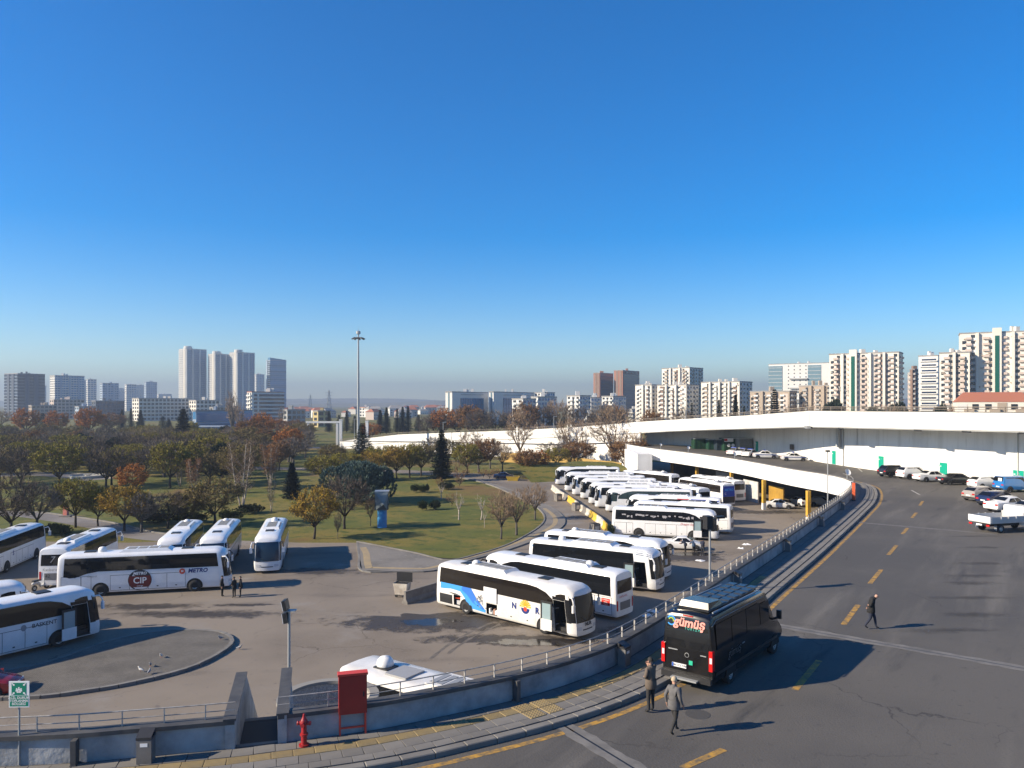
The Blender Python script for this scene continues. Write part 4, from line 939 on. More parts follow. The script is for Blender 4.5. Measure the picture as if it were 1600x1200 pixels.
def coach(label, name='coach', L=12.6, style='arc', paint=M_WHITE, glass=M_GLASS, windshield=M_GLASS, door='closed', ac=1, dome=True, hatch=M_BLACK, bays=(), hscale=1.0, lower=None, detail=True, mirrors=True, back=None, group='coaches in the coach park', roofcol=None, belt=2.1, flat=False):
    PR = PROF if not flat else [(0.30, 1.2), (0.42, 1.25), (0.9, 1.27), (2.1, 1.27), (2.7, 1.26), (3.3, 1.25), (3.46, 1.2), (3.54, 1.08), (3.57, 0.6), (3.585, 0.0)]
    chw = lambda z: interp(PR, z)
    T = thing(name, label, 'coach', group=group)
    xf, xr = L/2, -L/2
    rake = lambda z: 0.02+max(0, z-1.1)*0.15
    rrake = lambda z: 0.0+max(0, z-1.6)*0.06
    def kf(e): return 1-0.13*max(0, 1-e/0.55)**2
    def kr(e): return 1-0.07*max(0, 1-e/0.25)**2
    def zz(z, ef, er):
        if z > 2.6: z -= (z-2.6)*(0.30*max(0, 1-ef/0.9)**2+0.12*max(0, 1-er/0.5)**2)*(0.25 if flat else 1)
        return z
    holes = list(bays)
    if door == 'open': holes.append((-1, xf-1.75, xf-0.72, 0.42, 2.55))
    zs = sorted(set([z for z, _ in PR]+[h for b in holes for h in b[3:5]]))
    xs0 = [0, .05, .12, .25, .5, 1.2]
    xm = [0]+[.05, .12, .25, .5]+[L*k/12 for k in range(1, 12) if .9 < L*k/12 < L-1.2]+[L-.9, L-.62, L-.38, L-.2, L-.07, L]
    xm = sorted(set(xm+[h-xr for b in holes for h in b[1:3]]))
    def pt(u, z, sg, off=0.0, hw=None):
        er, ef = u, L-u
        a, b = xr+rrake(z), xf-rake(z)
        x = a+(b-a)*u/L
        if 1.0 < u < L-2.2: x = xr+u+ (rrake(z)*(1-u/L) - rake(z)*u/L)*0  # keep verticals in the middle
        h = (chw(z) if hw is None else hw)*kf(ef)*kr(er)+off
        return Vector((x, sg*h, zz(z, ef, er)))
    mb = MB(); ring = [(z, -1) for z in zs]+[(z, 1) for z in reversed(zs[:-1])]
    rows = [[pt(u, z, sg) for z, sg in ring] for u in xm]
    b0 = len(mb.v); n = len(ring)
    for r in rows: mb.v += [tuple(p) for p in r]
    for i in range(len(xm)-1):
        for j in range(n-1):
            (z1, s1), (z2, s2) = ring[j], ring[j+1]
            lo, hi = min(z1, z2), max(z1, z2); sg = s1 if z1 < z2 else s2
            sg = -1 if j < len(zs)-1 else 1
            skip = False
            for (hs, x0, x1, za, zb) in holes:
                if hs == sg and x0-1e-4 <= xm[i]+xr and xm[i+1]+xr <= x1+1e-4 and za-1e-4 <= lo and hi <= zb+1e-4: skip = True
            if skip: continue
            mb.f.append((b0+i*n+j, b0+(i+1)*n+j, b0+(i+1)*n+j+1, b0+i*n+j+1)); mb.m.append(1 if (roofcol and lo >= 3.05) else 0)
    # belly
    for i in range(len(xm)-1): mb.f.append((b0+i*n, b0+i*n+n-1, b0+(i+1)*n+n-1, b0+(i+1)*n)); mb.m.append(0)
    def cap_pt(front, c, z):
        u = L if front else 0.0
        p = pt(u, z, 1); q = Vector((p.x, c*p.y, p.z)); q.x += (0.16 if front else -0.05)*(1-c*c)*(1 if z < 3.2 else max(0, (3.58-z)/.38)); return q
    C5 = [-1, -.75, -.4, 0, .4, .75, 1]
    for front in (True, False): mb.grid([[cap_pt(front, c, z) for c in C5] for z in zs], 0)
    mb.build('body_shell', [paint, roofcol or paint], T, fix=True, auto=38)
    # interior behind the openings
    for (hs, x0, x1, za, zb) in holes:
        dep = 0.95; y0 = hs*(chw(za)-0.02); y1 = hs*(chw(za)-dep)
        mb = MB(); q = [[(x, y0, z) for x, z in ((x0, za), (x1, za), (x1, zb), (x0, zb))], [(x, y1, z) for x, z in ((x0, za), (x1, za), (x1, zb), (x0, zb))]]
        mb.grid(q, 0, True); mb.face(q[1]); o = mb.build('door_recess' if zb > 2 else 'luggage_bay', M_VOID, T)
        if zb > 2:
            for k in range(3): s = MB(); s.box((x0+.04, hs*(1.2-.28*k)-.14, za), (x1-.04, hs*(1.2-.28*k)+.14, za+.06+.24*k)); s.build('step', M_BLACK, o)
    # glazing
    def ztop(x):
        if style == 'arc':
            s = x-(xf-4.3)
            return 3.22 if s < 0 else 3.22-1.0*(s/2.95)**2.1
        if style == 'low': return 2.95
        return 3.22
    def zbot(x):
        if style == 'cut':
            return 2.12-0.55*max(0, 1-abs(x-(xr+1.15))/1.6)
        return belt
    x_end = {'arc': xf-1.62, 'full': xf-.62, 'cut': xf-.7, 'low': xf-1.0}[style]
    x_sta = xr+(.45 if style != 'cut' else .55)
    def pane(xa, xb, sg, nm='window_pane', m=glass, off=.018, bot=zbot, top=ztop):
        mb = MB(); rows = []
        for k in range(4):
            v = k/3; rows.append([])
            for i in range(5):
                x = lerp(xa, xb, i/4); z = lerp(bot(x), top(x), v); rows[-1].append(pt(x-xr, z, sg, off))
        mb.grid(rows); return mb.build(nm, m, T, fix=False)
    npn = 7
    for sg in (-1, 1):
        xe = x_end if not (door == 'open' and sg < 0) else min(x_end, xf-1.8)
        mb = MB(); nb = 14; mb.grid([[pt(lerp(x_sta-.03, xe+.03, i/nb)-xr, lerp(zbot(lerp(x_sta, xe, i/nb))-.03, ztop(lerp(x_sta, xe, i/nb))+.02, k/3), sg, .013) for i in range(nb+1)] for k in range(4)]); mb.build('window_surround', M_GLASS if glass is M_GLASS else M_GLASSB, T)
        mb = MB(); mb.grid([[pt(u, lerp(1.2, 3.02, k/4), sg, .009) for u in (L-.34, L-.2, L-.08, L-.005)] for k in range(5)]); mb.build('windshield_corner', windshield, T, smooth=True)
        if style == 'arc':
            mb = MB(); mb.grid([[pt(u, lerp(1.15, 2.72, k/3), sg, .011) for u in (L-.7, L-.5, L-.33)] for k in range(4)]); mb.build('front_side_glass', M_GLASS, T)
            mb = MB(); mb.grid([[pt(L-1.8+i*.18, lerp(2.57, 2.80-.012*i, k), sg, .011) for i in range(7)] for k in (0, 1)]); mb.build('door_header', M_GLASS, T)
    for sg in (-1, 1):
        for k in range(npn):
            a = lerp(x_sta, x_end, k/npn)+.012; b = lerp(x_sta, x_end, (k+1)/npn)-.012
            if door == 'open' and sg < 0 and b > xf-1.85: b = min(b, xf-1.8)
            if b-a > .2: pane(a, b, sg)
        if style in ('arc', 'low'):  # driver's quarter light ahead of the swept pillar
            if not (door == 'open' and sg < 0):
                pane(xf-1.45, xf-.5, sg, 'quarter_pane', glass, .014, lambda x: 1.7, lambda x: 2.55+.25*(x-(xf-1.45)))
            pane(xf-1.5, xf-.62, sg, 'upper_quarter_pane', glass, .008, lambda x: 2.75+.02*(x-xf) - .05*(xf-x), lambda x: 3.02-.24*max(0, (xf-1.0)-x)-.0)
    mb = MB(); mb.grid([[cap_pt(True, c*.97, lerp(1.18, 3.12, v/6))+Vector((.012, 0, 0)) for c in C5] for v in range(7)]); mb.build('windshield', windshield, T, fix=False, smooth=True)
    mb = MB(); mb.grid([[cap_pt(False, c*.86, lerp(2.0, 3.0, v/3))-Vector((.012, 0, 0)) for c in C5] for v in range(4)]); mb.build('rear_window', M_GLASS, T)
    # front: lamps, grille, bumper line, plate, wipers
    for sg in (-1, 1):
        mb = MB(); mb.grid([[cap_pt(True, sg*c, z)+Vector((.015, 0, 0)) for c in (.58, .72, .86, .95)] for z in (.66, .78, .9)]); mb.build('headlight', M_LENS, T)
        mb = MB(); mb.grid([[cap_pt(False, sg*c, z)-Vector((.015, 0, 0)) for c in (.82, .96)] for z in (.75, 1.1, 1.5)]); mb.build('tail_light', M_RED, T)
        mb = MB(); mb.path([cap_pt(True, sg*.1, 1.2)+Vector((.04, 0, 0)), cap_pt(True, sg*.55, 1.55)+Vector((.04, 0, 0))], .015, 4); mb.build('wiper', M_BLACK, T)
    mb = MB(); mb.grid([[cap_pt(True, c, z)+Vector((.012, 0, 0)) for c in (-.5, -.25, 0, .25, .5)] for z in (.62, .70)]); mb.build('grille', M_BLACK, T)
    for fr in (True, False):
        s = 1 if fr else -1
        mb = MB(); mb.grid([[cap_pt(fr, c, z)+Vector((s*.02, 0, 0)) for c in (-.22, 0, .22)] for z in (.44, .56)]); mb.build('number_plate', M_PLATE, T)
    mb = MB(); mb.grid([[cap_pt(False, c, z)-Vector((.012, 0, 0)) for c in (-.6, 0, .6)] for z in (.75, 1.35)]); mb.build('engine_grille', mat('grille_grey', (0.16, 0.16, 0.16), 0.6), T)
    # wheels with dark arches
    wx = [xf-2.75, xr+3.3] if L < 13.1 else [xf-2.75, xr+3.35]
    for sg in (-1, 1):
        for k, x in enumerate(wx):
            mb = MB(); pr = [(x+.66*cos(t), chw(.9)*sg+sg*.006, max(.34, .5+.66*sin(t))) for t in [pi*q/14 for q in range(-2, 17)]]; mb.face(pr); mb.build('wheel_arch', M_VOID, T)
            add_wheel(T, x, sg*(chw(.9)-.125), .5, .30, 'wheel', -1 if sg < 0 else 1, detail)
    # luggage doors: separate flaps with joints, seam shadow painted by a black sheet behind
    if detail:
        segs = [(wx[1]+.75+k*((wx[0]-.75)-(wx[1]+.75))/4, wx[1]+.75+(k+1)*((wx[0]-.75)-(wx[1]+.75))/4) for k in range(4)]+[(xr+.35, wx[1]-1.5), (wx[1]-1.48, wx[1]-.72)]
        for sg in (-1, 1):
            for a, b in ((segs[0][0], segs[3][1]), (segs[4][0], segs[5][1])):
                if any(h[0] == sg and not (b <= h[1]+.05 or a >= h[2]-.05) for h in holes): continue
                mb = MB(); mb.grid([[pt(x-xr, z, sg, .005) for x in (a-.01, (a+b)/2, b+.01)] for z in (.43, .9, 1.73)]); mb.build('seam_shade', M_BLACK, T)
            for a, b in segs:
                if any(h[0] == sg and not (b <= h[1]+.05 or a >= h[2]-.05) for h in holes): continue
                mb = MB(); mb.grid([[pt(x-xr, z, sg, .010) for x in (a+.015, (a+b)/2, b-.015)] for z in (.46, .9, 1.7)]); o = mb.build('luggage_door', lower or paint, T, fix=False)
                mb = MB(); mb.grid([[pt(x-xr, z, sg, .016) for x in ((a+b)/2-.07, (a+b)/2+.07)] for z in (.62, .7)]); mb.build('latch', M_BLACK, o)
    if door == 'closed':
        mb = MB(); mb.grid([[pt(x-xr, z, -1, .009) for x in (xf-1.7, xf-1.2, xf-.75)] for z in (.42, .9, 1.6)]); o = mb.build('door', paint, T, fix=False)
    elif door == 'open':   # plug door swung out and forward along the side
        o = new('door', None, T, (xf-1.78, -chw(.9)-.32, 0)); o.rotation_euler = (0, 0, 0.06)
        mb = MB(); mb.box((-.95, -.03, .42), (0, .03, 1.2)); mb.build('door_leaf', paint, o)
        mb = MB(); mb.box((-.95, -.03, 1.2), (-.84, .03, 2.45)); mb.box((-.11, -.03, 1.2), (0, .03, 2.45)); mb.box((-.84, -.03, 2.3), (-.11, .03, 2.45)); mb.build('door_frame', M_BLACK, o)
        mb = MB(); mb.box((-.84, -.012, 1.2), (-.11, .012, 2.3)); mb.build('door_pane', mat('clear_glass', (0.25, 0.34, 0.36), 0.08, spec=0.7), o)
        for z in (.9, 2.0): mb = MB(); mb.tube((-.1, .02, z), (.25, .5, z), .02, .02, 5); mb.build('door_arm', M_STEEL, o)
    # mirrors on curved arms
    if mirrors:
        for sg in (-1, 1):
            p0 = pt(L-.25, 2.95, sg); pts = [p0, p0+Vector((.35, sg*.22, .05)), p0+Vector((.52, sg*.30, -.2)), p0+Vector((.54, sg*.3, -.45))]
            o = new('mirror', None, T)
            mb = MB(); mb.path(pts, [.06, .055, .05, .05], 6); mb.build('mirror_arm', paint if sg < 0 else M_BLACK, o)
            mb = MB(); c = pts[-1]; mb.bbox((c.x, c.y, c.z-.2), (.14, .24, .5)); mb.build('mirror_head', paint, o)
    # roof: air conditioner, hatches, dome
    zr = 3.57
    if ac:
        o = new('roof_unit', None, T, (xr+L*(.36 if ac == 1 else .5), 0, 0))
        mb = MB(); a, w = 1.75, .82
        mb.grid([[(-a-.35, -w, zr-.06), (a+.35, -w, zr-.06), (a+.35, w, zr-.06), (-a-.35, w, zr-.06)], [(-a, -w+.1, zr+.17), (a, -w+.1, zr+.17), (a, w-.1, zr+.17), (-a, w-.1, zr+.17)]], 0, True); k = len(mb.v); mb.f.append((k-4, k-3, k-2, k-1)); mb.m.append(0)
        mb.build('unit_housing', paint, o)
        for k in range(4):
            mb = MB(); x0 = -a+.2+k*.85; mb.box((x0, -.45, zr+.171), (x0+.7, .45, zr+.19)); mb.build('unit_vent', mat('vent_grey', (0.2, 0.2, 0.19), 0.7), o)
    for x in (xr+L*.17, xr+L*.74):
        mb = MB(); mb.box((x-.45, -.4, zr-.05), (x+.45, .4, zr+.06)); mb.build('roof_hatch', hatch, T)
    if dome:
        mb = MB(); mb.lathe([(.33, 0), (.35, .12), (.31, .27), (.2, .38), (.001, .42)], 14, (xr+L*.235, 0, zr-.02)); mb.build('dome_antenna', M_DISH, T, auto=60)
    T['_L'] = L
    T_pt[T.name] = (pt, xf, xr, cap_pt)
    return T
T_pt = {}
def place_side(T, a, b, sg):
    """put a coach so that the ground line of its side sg runs rear a -> front b (world points); b is kept"""
    d = (b-a); d.z = 0; d.normalize(); L = T['_L']
    nrm = Vector((-d.y, d.x, 0))*(-sg)          # from that side inwards
    c = b-d*(L/2)+nrm*1.27; T.location = (c.x, c.y, LOT); T.rotation_euler = (0, 0, atan2(d.y, d.x)); del T['_L']
def place(T, x, y, deg):
    T.location = (x, y, LOT); T.rotation_euler = (0, 0, radians(deg)); del T['_L']
def place_end(T, x, y, deg, end):
    """x, y: middle of the front (end=1) or of the rear (end=-1)"""
    L = T['_L']; d = Vector((cos(radians(deg)), sin(radians(deg)))); place(T, x-end*d.x*L/2, y-end*d.y*L/2, deg)
def decal(T, pts, m, sg=-1, off=.016, name='livery_patch', n=1):
    """flat print on the side: pts = [(distance from rear, z)]"""
    pt, xf, xr, cap = T_pt[T.name]; mb = MB(); mb.face([pt(u, z, sg, off) for u, z in pts]); return mb.build(name, m, T)
def decal_grid(T, tops, bots, m, sg=-1, off=.016, name='livery_patch'):
    pt, xf, xr, cap = T_pt[T.name]; mb = MB(); mb.grid([[pt(u, z, sg, off) for u, z in bots], [pt(u, (z+z2)/2, sg, off) for (u, z), (u2, z2) in zip(bots, tops)], [pt(u, z, sg, off) for u, z in tops]]); return mb.build(name, m, T)
def side_text(T, s, size, m, u, z, sg=-1, off=.02, **kw):
    pt, xf, xr, cap = T_pt[T.name]; p = pt(u, z, sg, off); return put_text(T, s, size, m, p, (-sg, 0, 0), (0, 0, 1), **kw)
def end_text(T, s, size, m, c, z, front=True, off=.03, **kw):
    pt, xf, xr, cap = T_pt[T.name]; p = cap(front, c, z); p.x += off if front else -off; return put_text(T, s, size, m, p, (0, 1 if front else -1, 0), (0, 0, 1), **kw)

M_SKYB = mat('sky_blue_print', (0.05, 0.30, 0.72), 0.4); M_MIDB = mat('mid_blue_print', (0.03, 0.16, 0.55), 0.4); M_SUNY = mat('sun_yellow_print', (0.75, 0.42, 0.01), 0.4)
M_TEAL = mat('teal_paint', (0.01, 0.16, 0.18), 0.4); M_YELP = mat('yellow_paint', (0.62, 0.38, 0.05), 0.4); M_BLUEP = mat('blue_paint', (0.01, 0.05, 0.36), 0.35); M_REDB = mat('red_paint', (0.55, 0.02, 0.02), 0.35)
M_MAROON = mat('maroon_print', (0.14, 0.012, 0.012), 0.45); M_ORG = mat('orange_red_print', (0.6, 0.06, 0.02), 0.4); M_GREYP = mat('grey_print', (0.25, 0.26, 0.27), 0.5)
M_BLUEROOF = mat('deep_blue_roof', (0.02, 0.06, 0.13), 0.4)
# NUR coach
L = 13.8; xr = -L/2
T1 = coach('white coach with blue wave print, sun emblem and open luggage bay', L=L, style='arc', glass=M_GLASSB, paint=M_WHITE2, door='open', bays=((-1, xr+2.0, xr+2.75, .5, 1.3), (-1, xr+5.5, xr+6.6, .42, 1.25)))
decal_grid(T1, [(.55, 2.08), (2.0, 2.08), (3.1, 2.08), (3.8, 1.62), (4.6, 1.0), (5.45, .66)], [(.55, 1.86), (1.6, 1.72), (2.75, 1.66), (3.2, 1.25), (3.75, .55), (5.4, .47)], M_SKYB, name='wave_print')
decal_grid(T1, [(3.0, 2.08), (3.9, 2.08), (4.4, 1.5), (5.3, .74)], [(2.9, 1.8), (3.5, 1.5), (4.1, 1.0), (5.2, .62)], M_MIDB, off=.018, name='wave_print')
decal_grid(T1, [(.55, 2.07), (1.0, 2.0), (1.7, 1.86)], [(.55, 1.6), (1.0, 1.62), (1.6, 1.7)], M_SKYB, off=.0175, name='wave_print')
rr = random.Random(3)
for k in range(26):   # spattered leaf print
    u, z = 4.95+rr.gauss(0, .3), 1.35+rr.gauss(0, .26); decal(T1, [(u+.09*rr.uniform(.3, 1)*cos(t), min(2.0, max(.5, z+.09*rr.uniform(.3, 1)*sin(t)))) for t in [q*1.05 for q in range(6)]], M_GREYP if k % 3 else M_INK, off=.019+.0002*k, name='leaf_print')
for k, du in enumerate((-1.06, 1.1)): side_text(T1, 'NR'[k], .58, M_NAVY, 9.35+du, 1.5, bold=.03)
pt = T_pt[T1.name][0]
o = new('sun_emblem', None, T1)
for k in range(9):
    t0 = pi*k/9+.03; t1 = pi*(k+1)/9-.03; mb = MB(); mb.face([pt(9.35+r*cos(t), 1.55+r*sin(t), -1, .02) for r, t in ((.1, t0), (.52, t0+.02), (.56, (t0+t1)/2), (.52, t1-.02), (.1, t1))]); mb.build('sun_ray', M_SUNY, o)
mb = MB(); mb.face([pt(9.35+.4*cos(t), 1.5+.4*sin(t), -1, .019) for t in [pi+q*pi/10 for q in range(11)]]); mb.build('blue_bowl', M_NAVY, o)
mb = MB(); mb.face([pt(9.35+.16*cos(t), 1.44+.16*sin(t), -1, .022) for t in [q*pi/7 for q in range(14)]]); mb.build('sun_core', M_ORG, o)
end_text(T1, 'NUR', .34, M_INK, 0, 1.02, bold=.015)
# raised bay flap and things inside the bays
mb = MB(); y = -1.30; x0, x1 = xr+5.3, xr+6.6; mb.box((x0, y-.06, 1.35), (x1, y-.02, 2.45)); mb.build('raised_luggage_flap', M_WHITE, T1)
mb = MB(); mb.grid([[(xr+1.95, -1.29, 1.33), (xr+2.8, -1.29, 1.33)], [(xr+1.95, -1.85, 1.62), (xr+2.8, -1.85, 1.62)]]); mb.build('raised_luggage_flap', M_GREYP, T1)
mb = MB(); mb.grid([[pt(u, z, -1, .014) for u in (.45, 1.1, 1.85)] for z in (.5, .9, 1.22)]); mb.build('engine_grille', M_BLACK, T1)
rr = random.Random(5)
for k in range(5): mb = MB(); u = xr+2.1+.13*k; mb.tube((u, -1.0, .52), (u, -1.0, .8+.05*rr.random()), .055, .045, 8); mb.build('canister', M_PLATE, T1)
mb = MB(); mb.box((xr+2.05, -1.15, 1.0), (xr+2.7, -.6, 1.03)); mb.build('bay_shelf', M_ORG, T1)
for k in range(6): mb = MB(); u = xr+5.7+.15*k; h = .12+.3*rr.random(); mb.bbox((u, -1.02, .44+h/2), (.11, .2, h)); mb.build('luggage_item', (M_PLATE, M_PLATE, M_GREYP, mat('skin_bag', (0.45, 0.24, 0.16), 0.7))[k % 4], T1)
place_side(T1, GL(682, 948), GL(899, 1003), -1)
# rear-facing coach behind it
T2 = coach('white coach with red notice on its tail beside the sun emblem coach', L=13.4, style='arc', ac=1, belt=1.85)
decal(T2, [(.5, 1.62), (1.25, 1.62), (1.25, 1.1), (.5, 1.1)], M_REDP, 1, .022, 'red_notice')
for k in range(3): side_text(T2, ('KAMERALI', 'ARAÇ', 'TAKİP')[k], .13, M_PLATE, .87, 1.5-.16*k, 1, .024)
end_text(T2, 'KAMİL KOÇ', .2, M_REDP, .25, 1.75, False)
d = radians(140); p = G(962, 972, LOT); fr = Vector((p.x+13.4*cos(d), p.y+13.4*sin(d), 0)); place_side(T2, p, fr, 1)
# dark banded coach with blue tail and open door
T3 = coach('white and black coach with blue rear corner and dark blue front roof, door open', L=12.4, style='full', door='open', ac=2, belt=1.6)
decal_grid(T3, [(.1, 3.1), (.42, 3.1)], [(.1, .5), (.42, .5)], mat('tail_blue', (0.01, 0.16, 0.42), 0.4), -1, .012)
pt = T_pt[T3.name][0]
mb = MB(); mb.grid([[pt(u, z, s, .012) for z, s in ((3.12, -1), (3.3, -1), (3.46, -1), (3.56, -1), (3.56, 1), (3.46, 1), (3.3, 1), (3.12, 1))] for u in (10.9, 11.5, 12.0, 12.25)]); mb.build('blue_front_roof', M_BLUEROOF, T3)
end_text(T3, 'VIP', .25, M_INK, -.3, 1.02)
a = G(827, 842, LOT+3.58); place_side(T3, Vector((a.x, a.y, 0)), GL(1024, 928), -1)
T4 = coach('white coach with plain rounded roof standing behind the dark banded coach', L=12.4, style='arc', glass=M_GLASS, belt=1.8)
a = G(858, 831, LOT+3.5); b = G(1036, 848, LOT+3.5); place_side(T4, a, b, -1)
# Dragon-like script coach
T5 = coach('all white coach with thin red script and see-through windows beside the washed car', L=12.5, style='arc', door='open')
side_text(T5, 'Dragon Seyahat', .34, M_SCRIPTRED, 9.3, 1.82, -1, .02, shear=.35)
a = G(968, 792, LOT+3.58); place_side(T5, Vector((a.x, a.y, 0)), GL(1121, 846), -1)
M_SEATVIEW = mat('seat_view_print', (0.30, 0.29, 0.31), 0.6)  # pale patches painted on the panes, imitating seats glimpsed through the glass
rr = random.Random(8)
u = .9
while u < 9.3:
    u += rr.uniform(.25, .7); w = rr.uniform(.12, .5); h = rr.uniform(.15, .34); z_ = rr.uniform(2.6, 2.85); q_ = rr.uniform(.3, .8); s_ = rr.choice((0, 1)); decal(T5, [(u, z_), (u+w, z_), (u+w, z_-h*(.5 if s_ else 1)), (u+w*q_, z_-h*.8), (u+w*q_*.8, z_-h), (u, z_-h*(1 if s_ else .6))], M_SEATVIEW, -1, .024, 'seat_view_patch')
# the row that faces the barriers
ROW = [(869, 730.5, 982, 178, 'white coach with teal tail at the far end of the row, blue front apron', 'arc', 'teal'),
       (884, 738.5, 988, 178, 'white coach with yellow rear roof edge in the row', 'arc', 'yellow'),
       (896, 743.5, 1000, 177, 'white coach with bare bluish side squeezed beside the yellow edged one', 'full', None),
       (909, 748, 1019, 176, 'white coach with tall black windshield and white front arch in the row', 'arc', None),
       (922, 754.5, 1040, 175, 'white coach with hooked white mirrors in the middle of the row', 'arc', None),
       (932, 759, 1055, 174, 'white coach with flat roof hatches, sixth from the teal tailed one', 'full', None),
       (949, 764, 1068, 172, 'white coach with greenish windows by the yellow barrier', 'arc', 'green'),
       (984, 774, 1125, 160, 'white coach with red and blue stripe along the roof edge', 'arc', 'stripe'),
       (992, 783, 1130, 156, 'white coach with dark rear side window directly behind the script coach', 'full', None)]
M_GRNGL = mat('green_glass', (0.03, 0.05, 0.055), 0.08)
for k, (px, py, pr, deg, lab, st, ex) in enumerate(ROW):
    Tn = coach(lab, L=12.6, style=st, glass=M_GRNGL if ex == 'green' else M_GLASS, ac=1+k % 2, dome=k % 3 != 0, detail=k > 3, door='closed')
    p = G(px, py, LOT+3.5); place_end(Tn, p.x, p.y+1.2, deg, 1)
    ptf = T_pt[Tn.name][0]; cap = T_pt[Tn.name][3]
    if ex == 'teal':
        decal_grid(Tn, [(.1, 3.2), (1.4, 3.2)], [(.1, 1.0), (1.4, 1.0)], M_TEAL, 1, .014)
        mb = MB(); mb.grid([[cap(True, c, z)+Vector((.02, 0, 0)) for c in (-.9, -.3, .3, .9)] for z in (.55, .9, 1.15)]); mb.build('front_apron', M_BLUEP, Tn)
    if ex == 'yellow':
        decal_grid(Tn, [(.1, 3.34), (2, 3.34), (5.0, 3.34)], [(.1, 3.1), (2, 3.1), (4.9, 3.1)], M_YELP, 1, .014); decal_grid(Tn, [(.08, 3.1), (.4, 3.1)], [(.08, 1.8), (.4, 1.8)], M_YELP, 1, .013)
    if ex == 'stripe':
        decal_grid(Tn, [(4.2, 3.42), (6.0, 3.42)], [(4.2, 3.12), (5.7, 3.12)], M_REDB, 1, .014); decal_grid(Tn, [(.2, 3.42), (2, 3.42), (4.0, 3.42)], [(.2, 3.1), (2, 3.1), (3.9, 3.1)], M_BLUEP, 1, .014)
# coaches seen from the rear in front of the bays
for (px, py, deg, lab, ex) in ((1056, 742, 128, 'white coach with maroon window panel showing its rear at the end of the row', 'maroon'), (1101, 764, 118, 'white coach with wide black rear window in front of the bays', None), (1139, 757, 112, 'white coach with bright blue rear panel at the bays', 'metro'), (1156, 752, 112, 'white coach half hidden beside the blue rear panel coach', None)):
    Tn = coach(lab, L=12.6, style='full', ac=1, glass=M_GLASSB, detail=False)
    p = G(px, py, LOT+3.4); place_end(Tn, p.x, p.y, deg, -1); cap = T_pt[Tn.name][3]
    if ex == 'metro':
        mb = MB(); mb.grid([[cap(False, c, z)-Vector((.03, 0, 0)) for c in (-.92, -.3, .3, .92)] for z in (1.5, 2.2, 2.9, 3.2)]); mb.build('blue_rear_panel', M_BLUEP, Tn)
        mb = MB(); mb.grid([[cap(False, c, z)-Vector((.03, 0, 0)) for c in (-.92, -.3, .3, .92)] for z in (.5, 1.0, 1.49)]); mb.build('dark_rear_panel', M_INK, Tn)
        end_text(Tn, 'METRO', .5, M_SKYB, 0, 2.55, False, .06, bold=.02); end_text(Tn, 'C', .5, M_PLATE, .6, 1.95, False, .06)
    if ex == 'maroon': decal_grid(Tn, [(.5, 3.05), (1.2, 3.05)], [(.5, 1.85), (1.2, 1.85)], M_MAROON, 1, .012)
# METRO / CIP coach
T6 = coach('white coach with a large round dark red emblem on its side', L=13.5, style='cut', ac=2, door='closed')
pt = T_pt[T6.name][0]; u0, z0 = 6.4, 1.22
o = new('round_emblem', None, T6)
mb = MB(); mb.face([pt(u0+.93*cos(t), z0+.88*sin(t), -1, .018) for t in [q*pi/20 for q in range(40)]]); mb.build('emblem_disc', M_INK, o)
mb = MB(); mb.grid([[pt(u0+s*sqrt(max(0, .80-(z-z0)**2)), z, -1, .020) for s in (-1, -.3, .3, 1)] for z in (z0-.6, z0-.3, z0+.0, z0+.36)]); mb.build('emblem_band', M_MAROON, o)
side_text(T6, 'METRO', .32, M_PLATE, u0, z0+.56, -1, .024, bold=.012, shear=.2); side_text(T6, 'CIP', .72, M_PLATE, u0, z0-.05, -1, .024, bold=.012); side_text(T6, 'Lounge', .17, M_PLATE, u0, z0-.48, -1, .024, shear=.3)
side_text(T6, 'METRO', .46, M_NAVY, 11.0, 1.8, -1, .02, bold=.02, shear=.2, space=1.05)
mb = MB(); mb.face([pt(9.75+.24*cos(t), 1.8+.24*sin(t), -1, .02) for t in [q*pi/10 for q in range(20)]]); mb.build('m_roundel', M_ORG, T6); side_text(T6, 'M', .24, M_PLATE, 9.75, 1.8, -1, .024, bold=.01)
side_text(T6, 'Castrol', .24, M_GREYP, 2.7, 1.7, -1, .02)
a = GL(155, 932); b = GL(357, 921.5); place_side(T6, a, b, -1)
# left group
T7 = coach('white coach with rounded rear, blue side stripe and a long numeral in its rear window', L=12.4, style='cut', ac=1)
pt = T_pt[T7.name][0]; decal_grid(T7, [(1.8, 3.3), (4.5, 3.3), (7, 3.28)], [(1.8, 2.6), (4.5, 3.08), (7, 3.1)], M_MIDB, -1, .014)
end_text(T7, '7', .8, M_GREYP, .1, 2.5, False, .04, shear=.3); end_text(T7, 'Kanberoğlu', .34, M_GREYP, 0, 1.65, False, .03); end_text(T7, '42', .4, M_INK, .35, 1.1, False, .03)
p = G(83, 857, LOT+3.5); place_end(T7, p.x, p.y, 98, -1)
T8 = coach('white coach with a dark letter S at the edge of the lot', L=12.6, style='full', ac=1)
side_text(T8, 'S', .6, M_NAVY, 4.6, 1.6, -1, .02, bold=.02)
p = G(60, 815, LOT+3.5); place_end(T8, p.x-.4, p.y, 100, 1)
for px, py, deg, lab in ((233, 855, -76, 'white coach with flat roof standing behind the emblem coach, end on'), (336, 838, -77, 'white coach with roof dome and blue dark windshield behind the lettered coach front'), (421, 836, -77, 'white coach facing out, blue tinted windshield, alone at the end of the line')):
    Tn = coach(lab, L=12.8, style='full', ac=1 if px < 400 else 2, windshield=mat('blue_glass', (0.012, 0.025, 0.05), 0.08))
    p = G(px, py, LOT+3.5); place_end(Tn, p.x+.1, p.y-1.0 if px > 300 else 72.2, deg, 1)
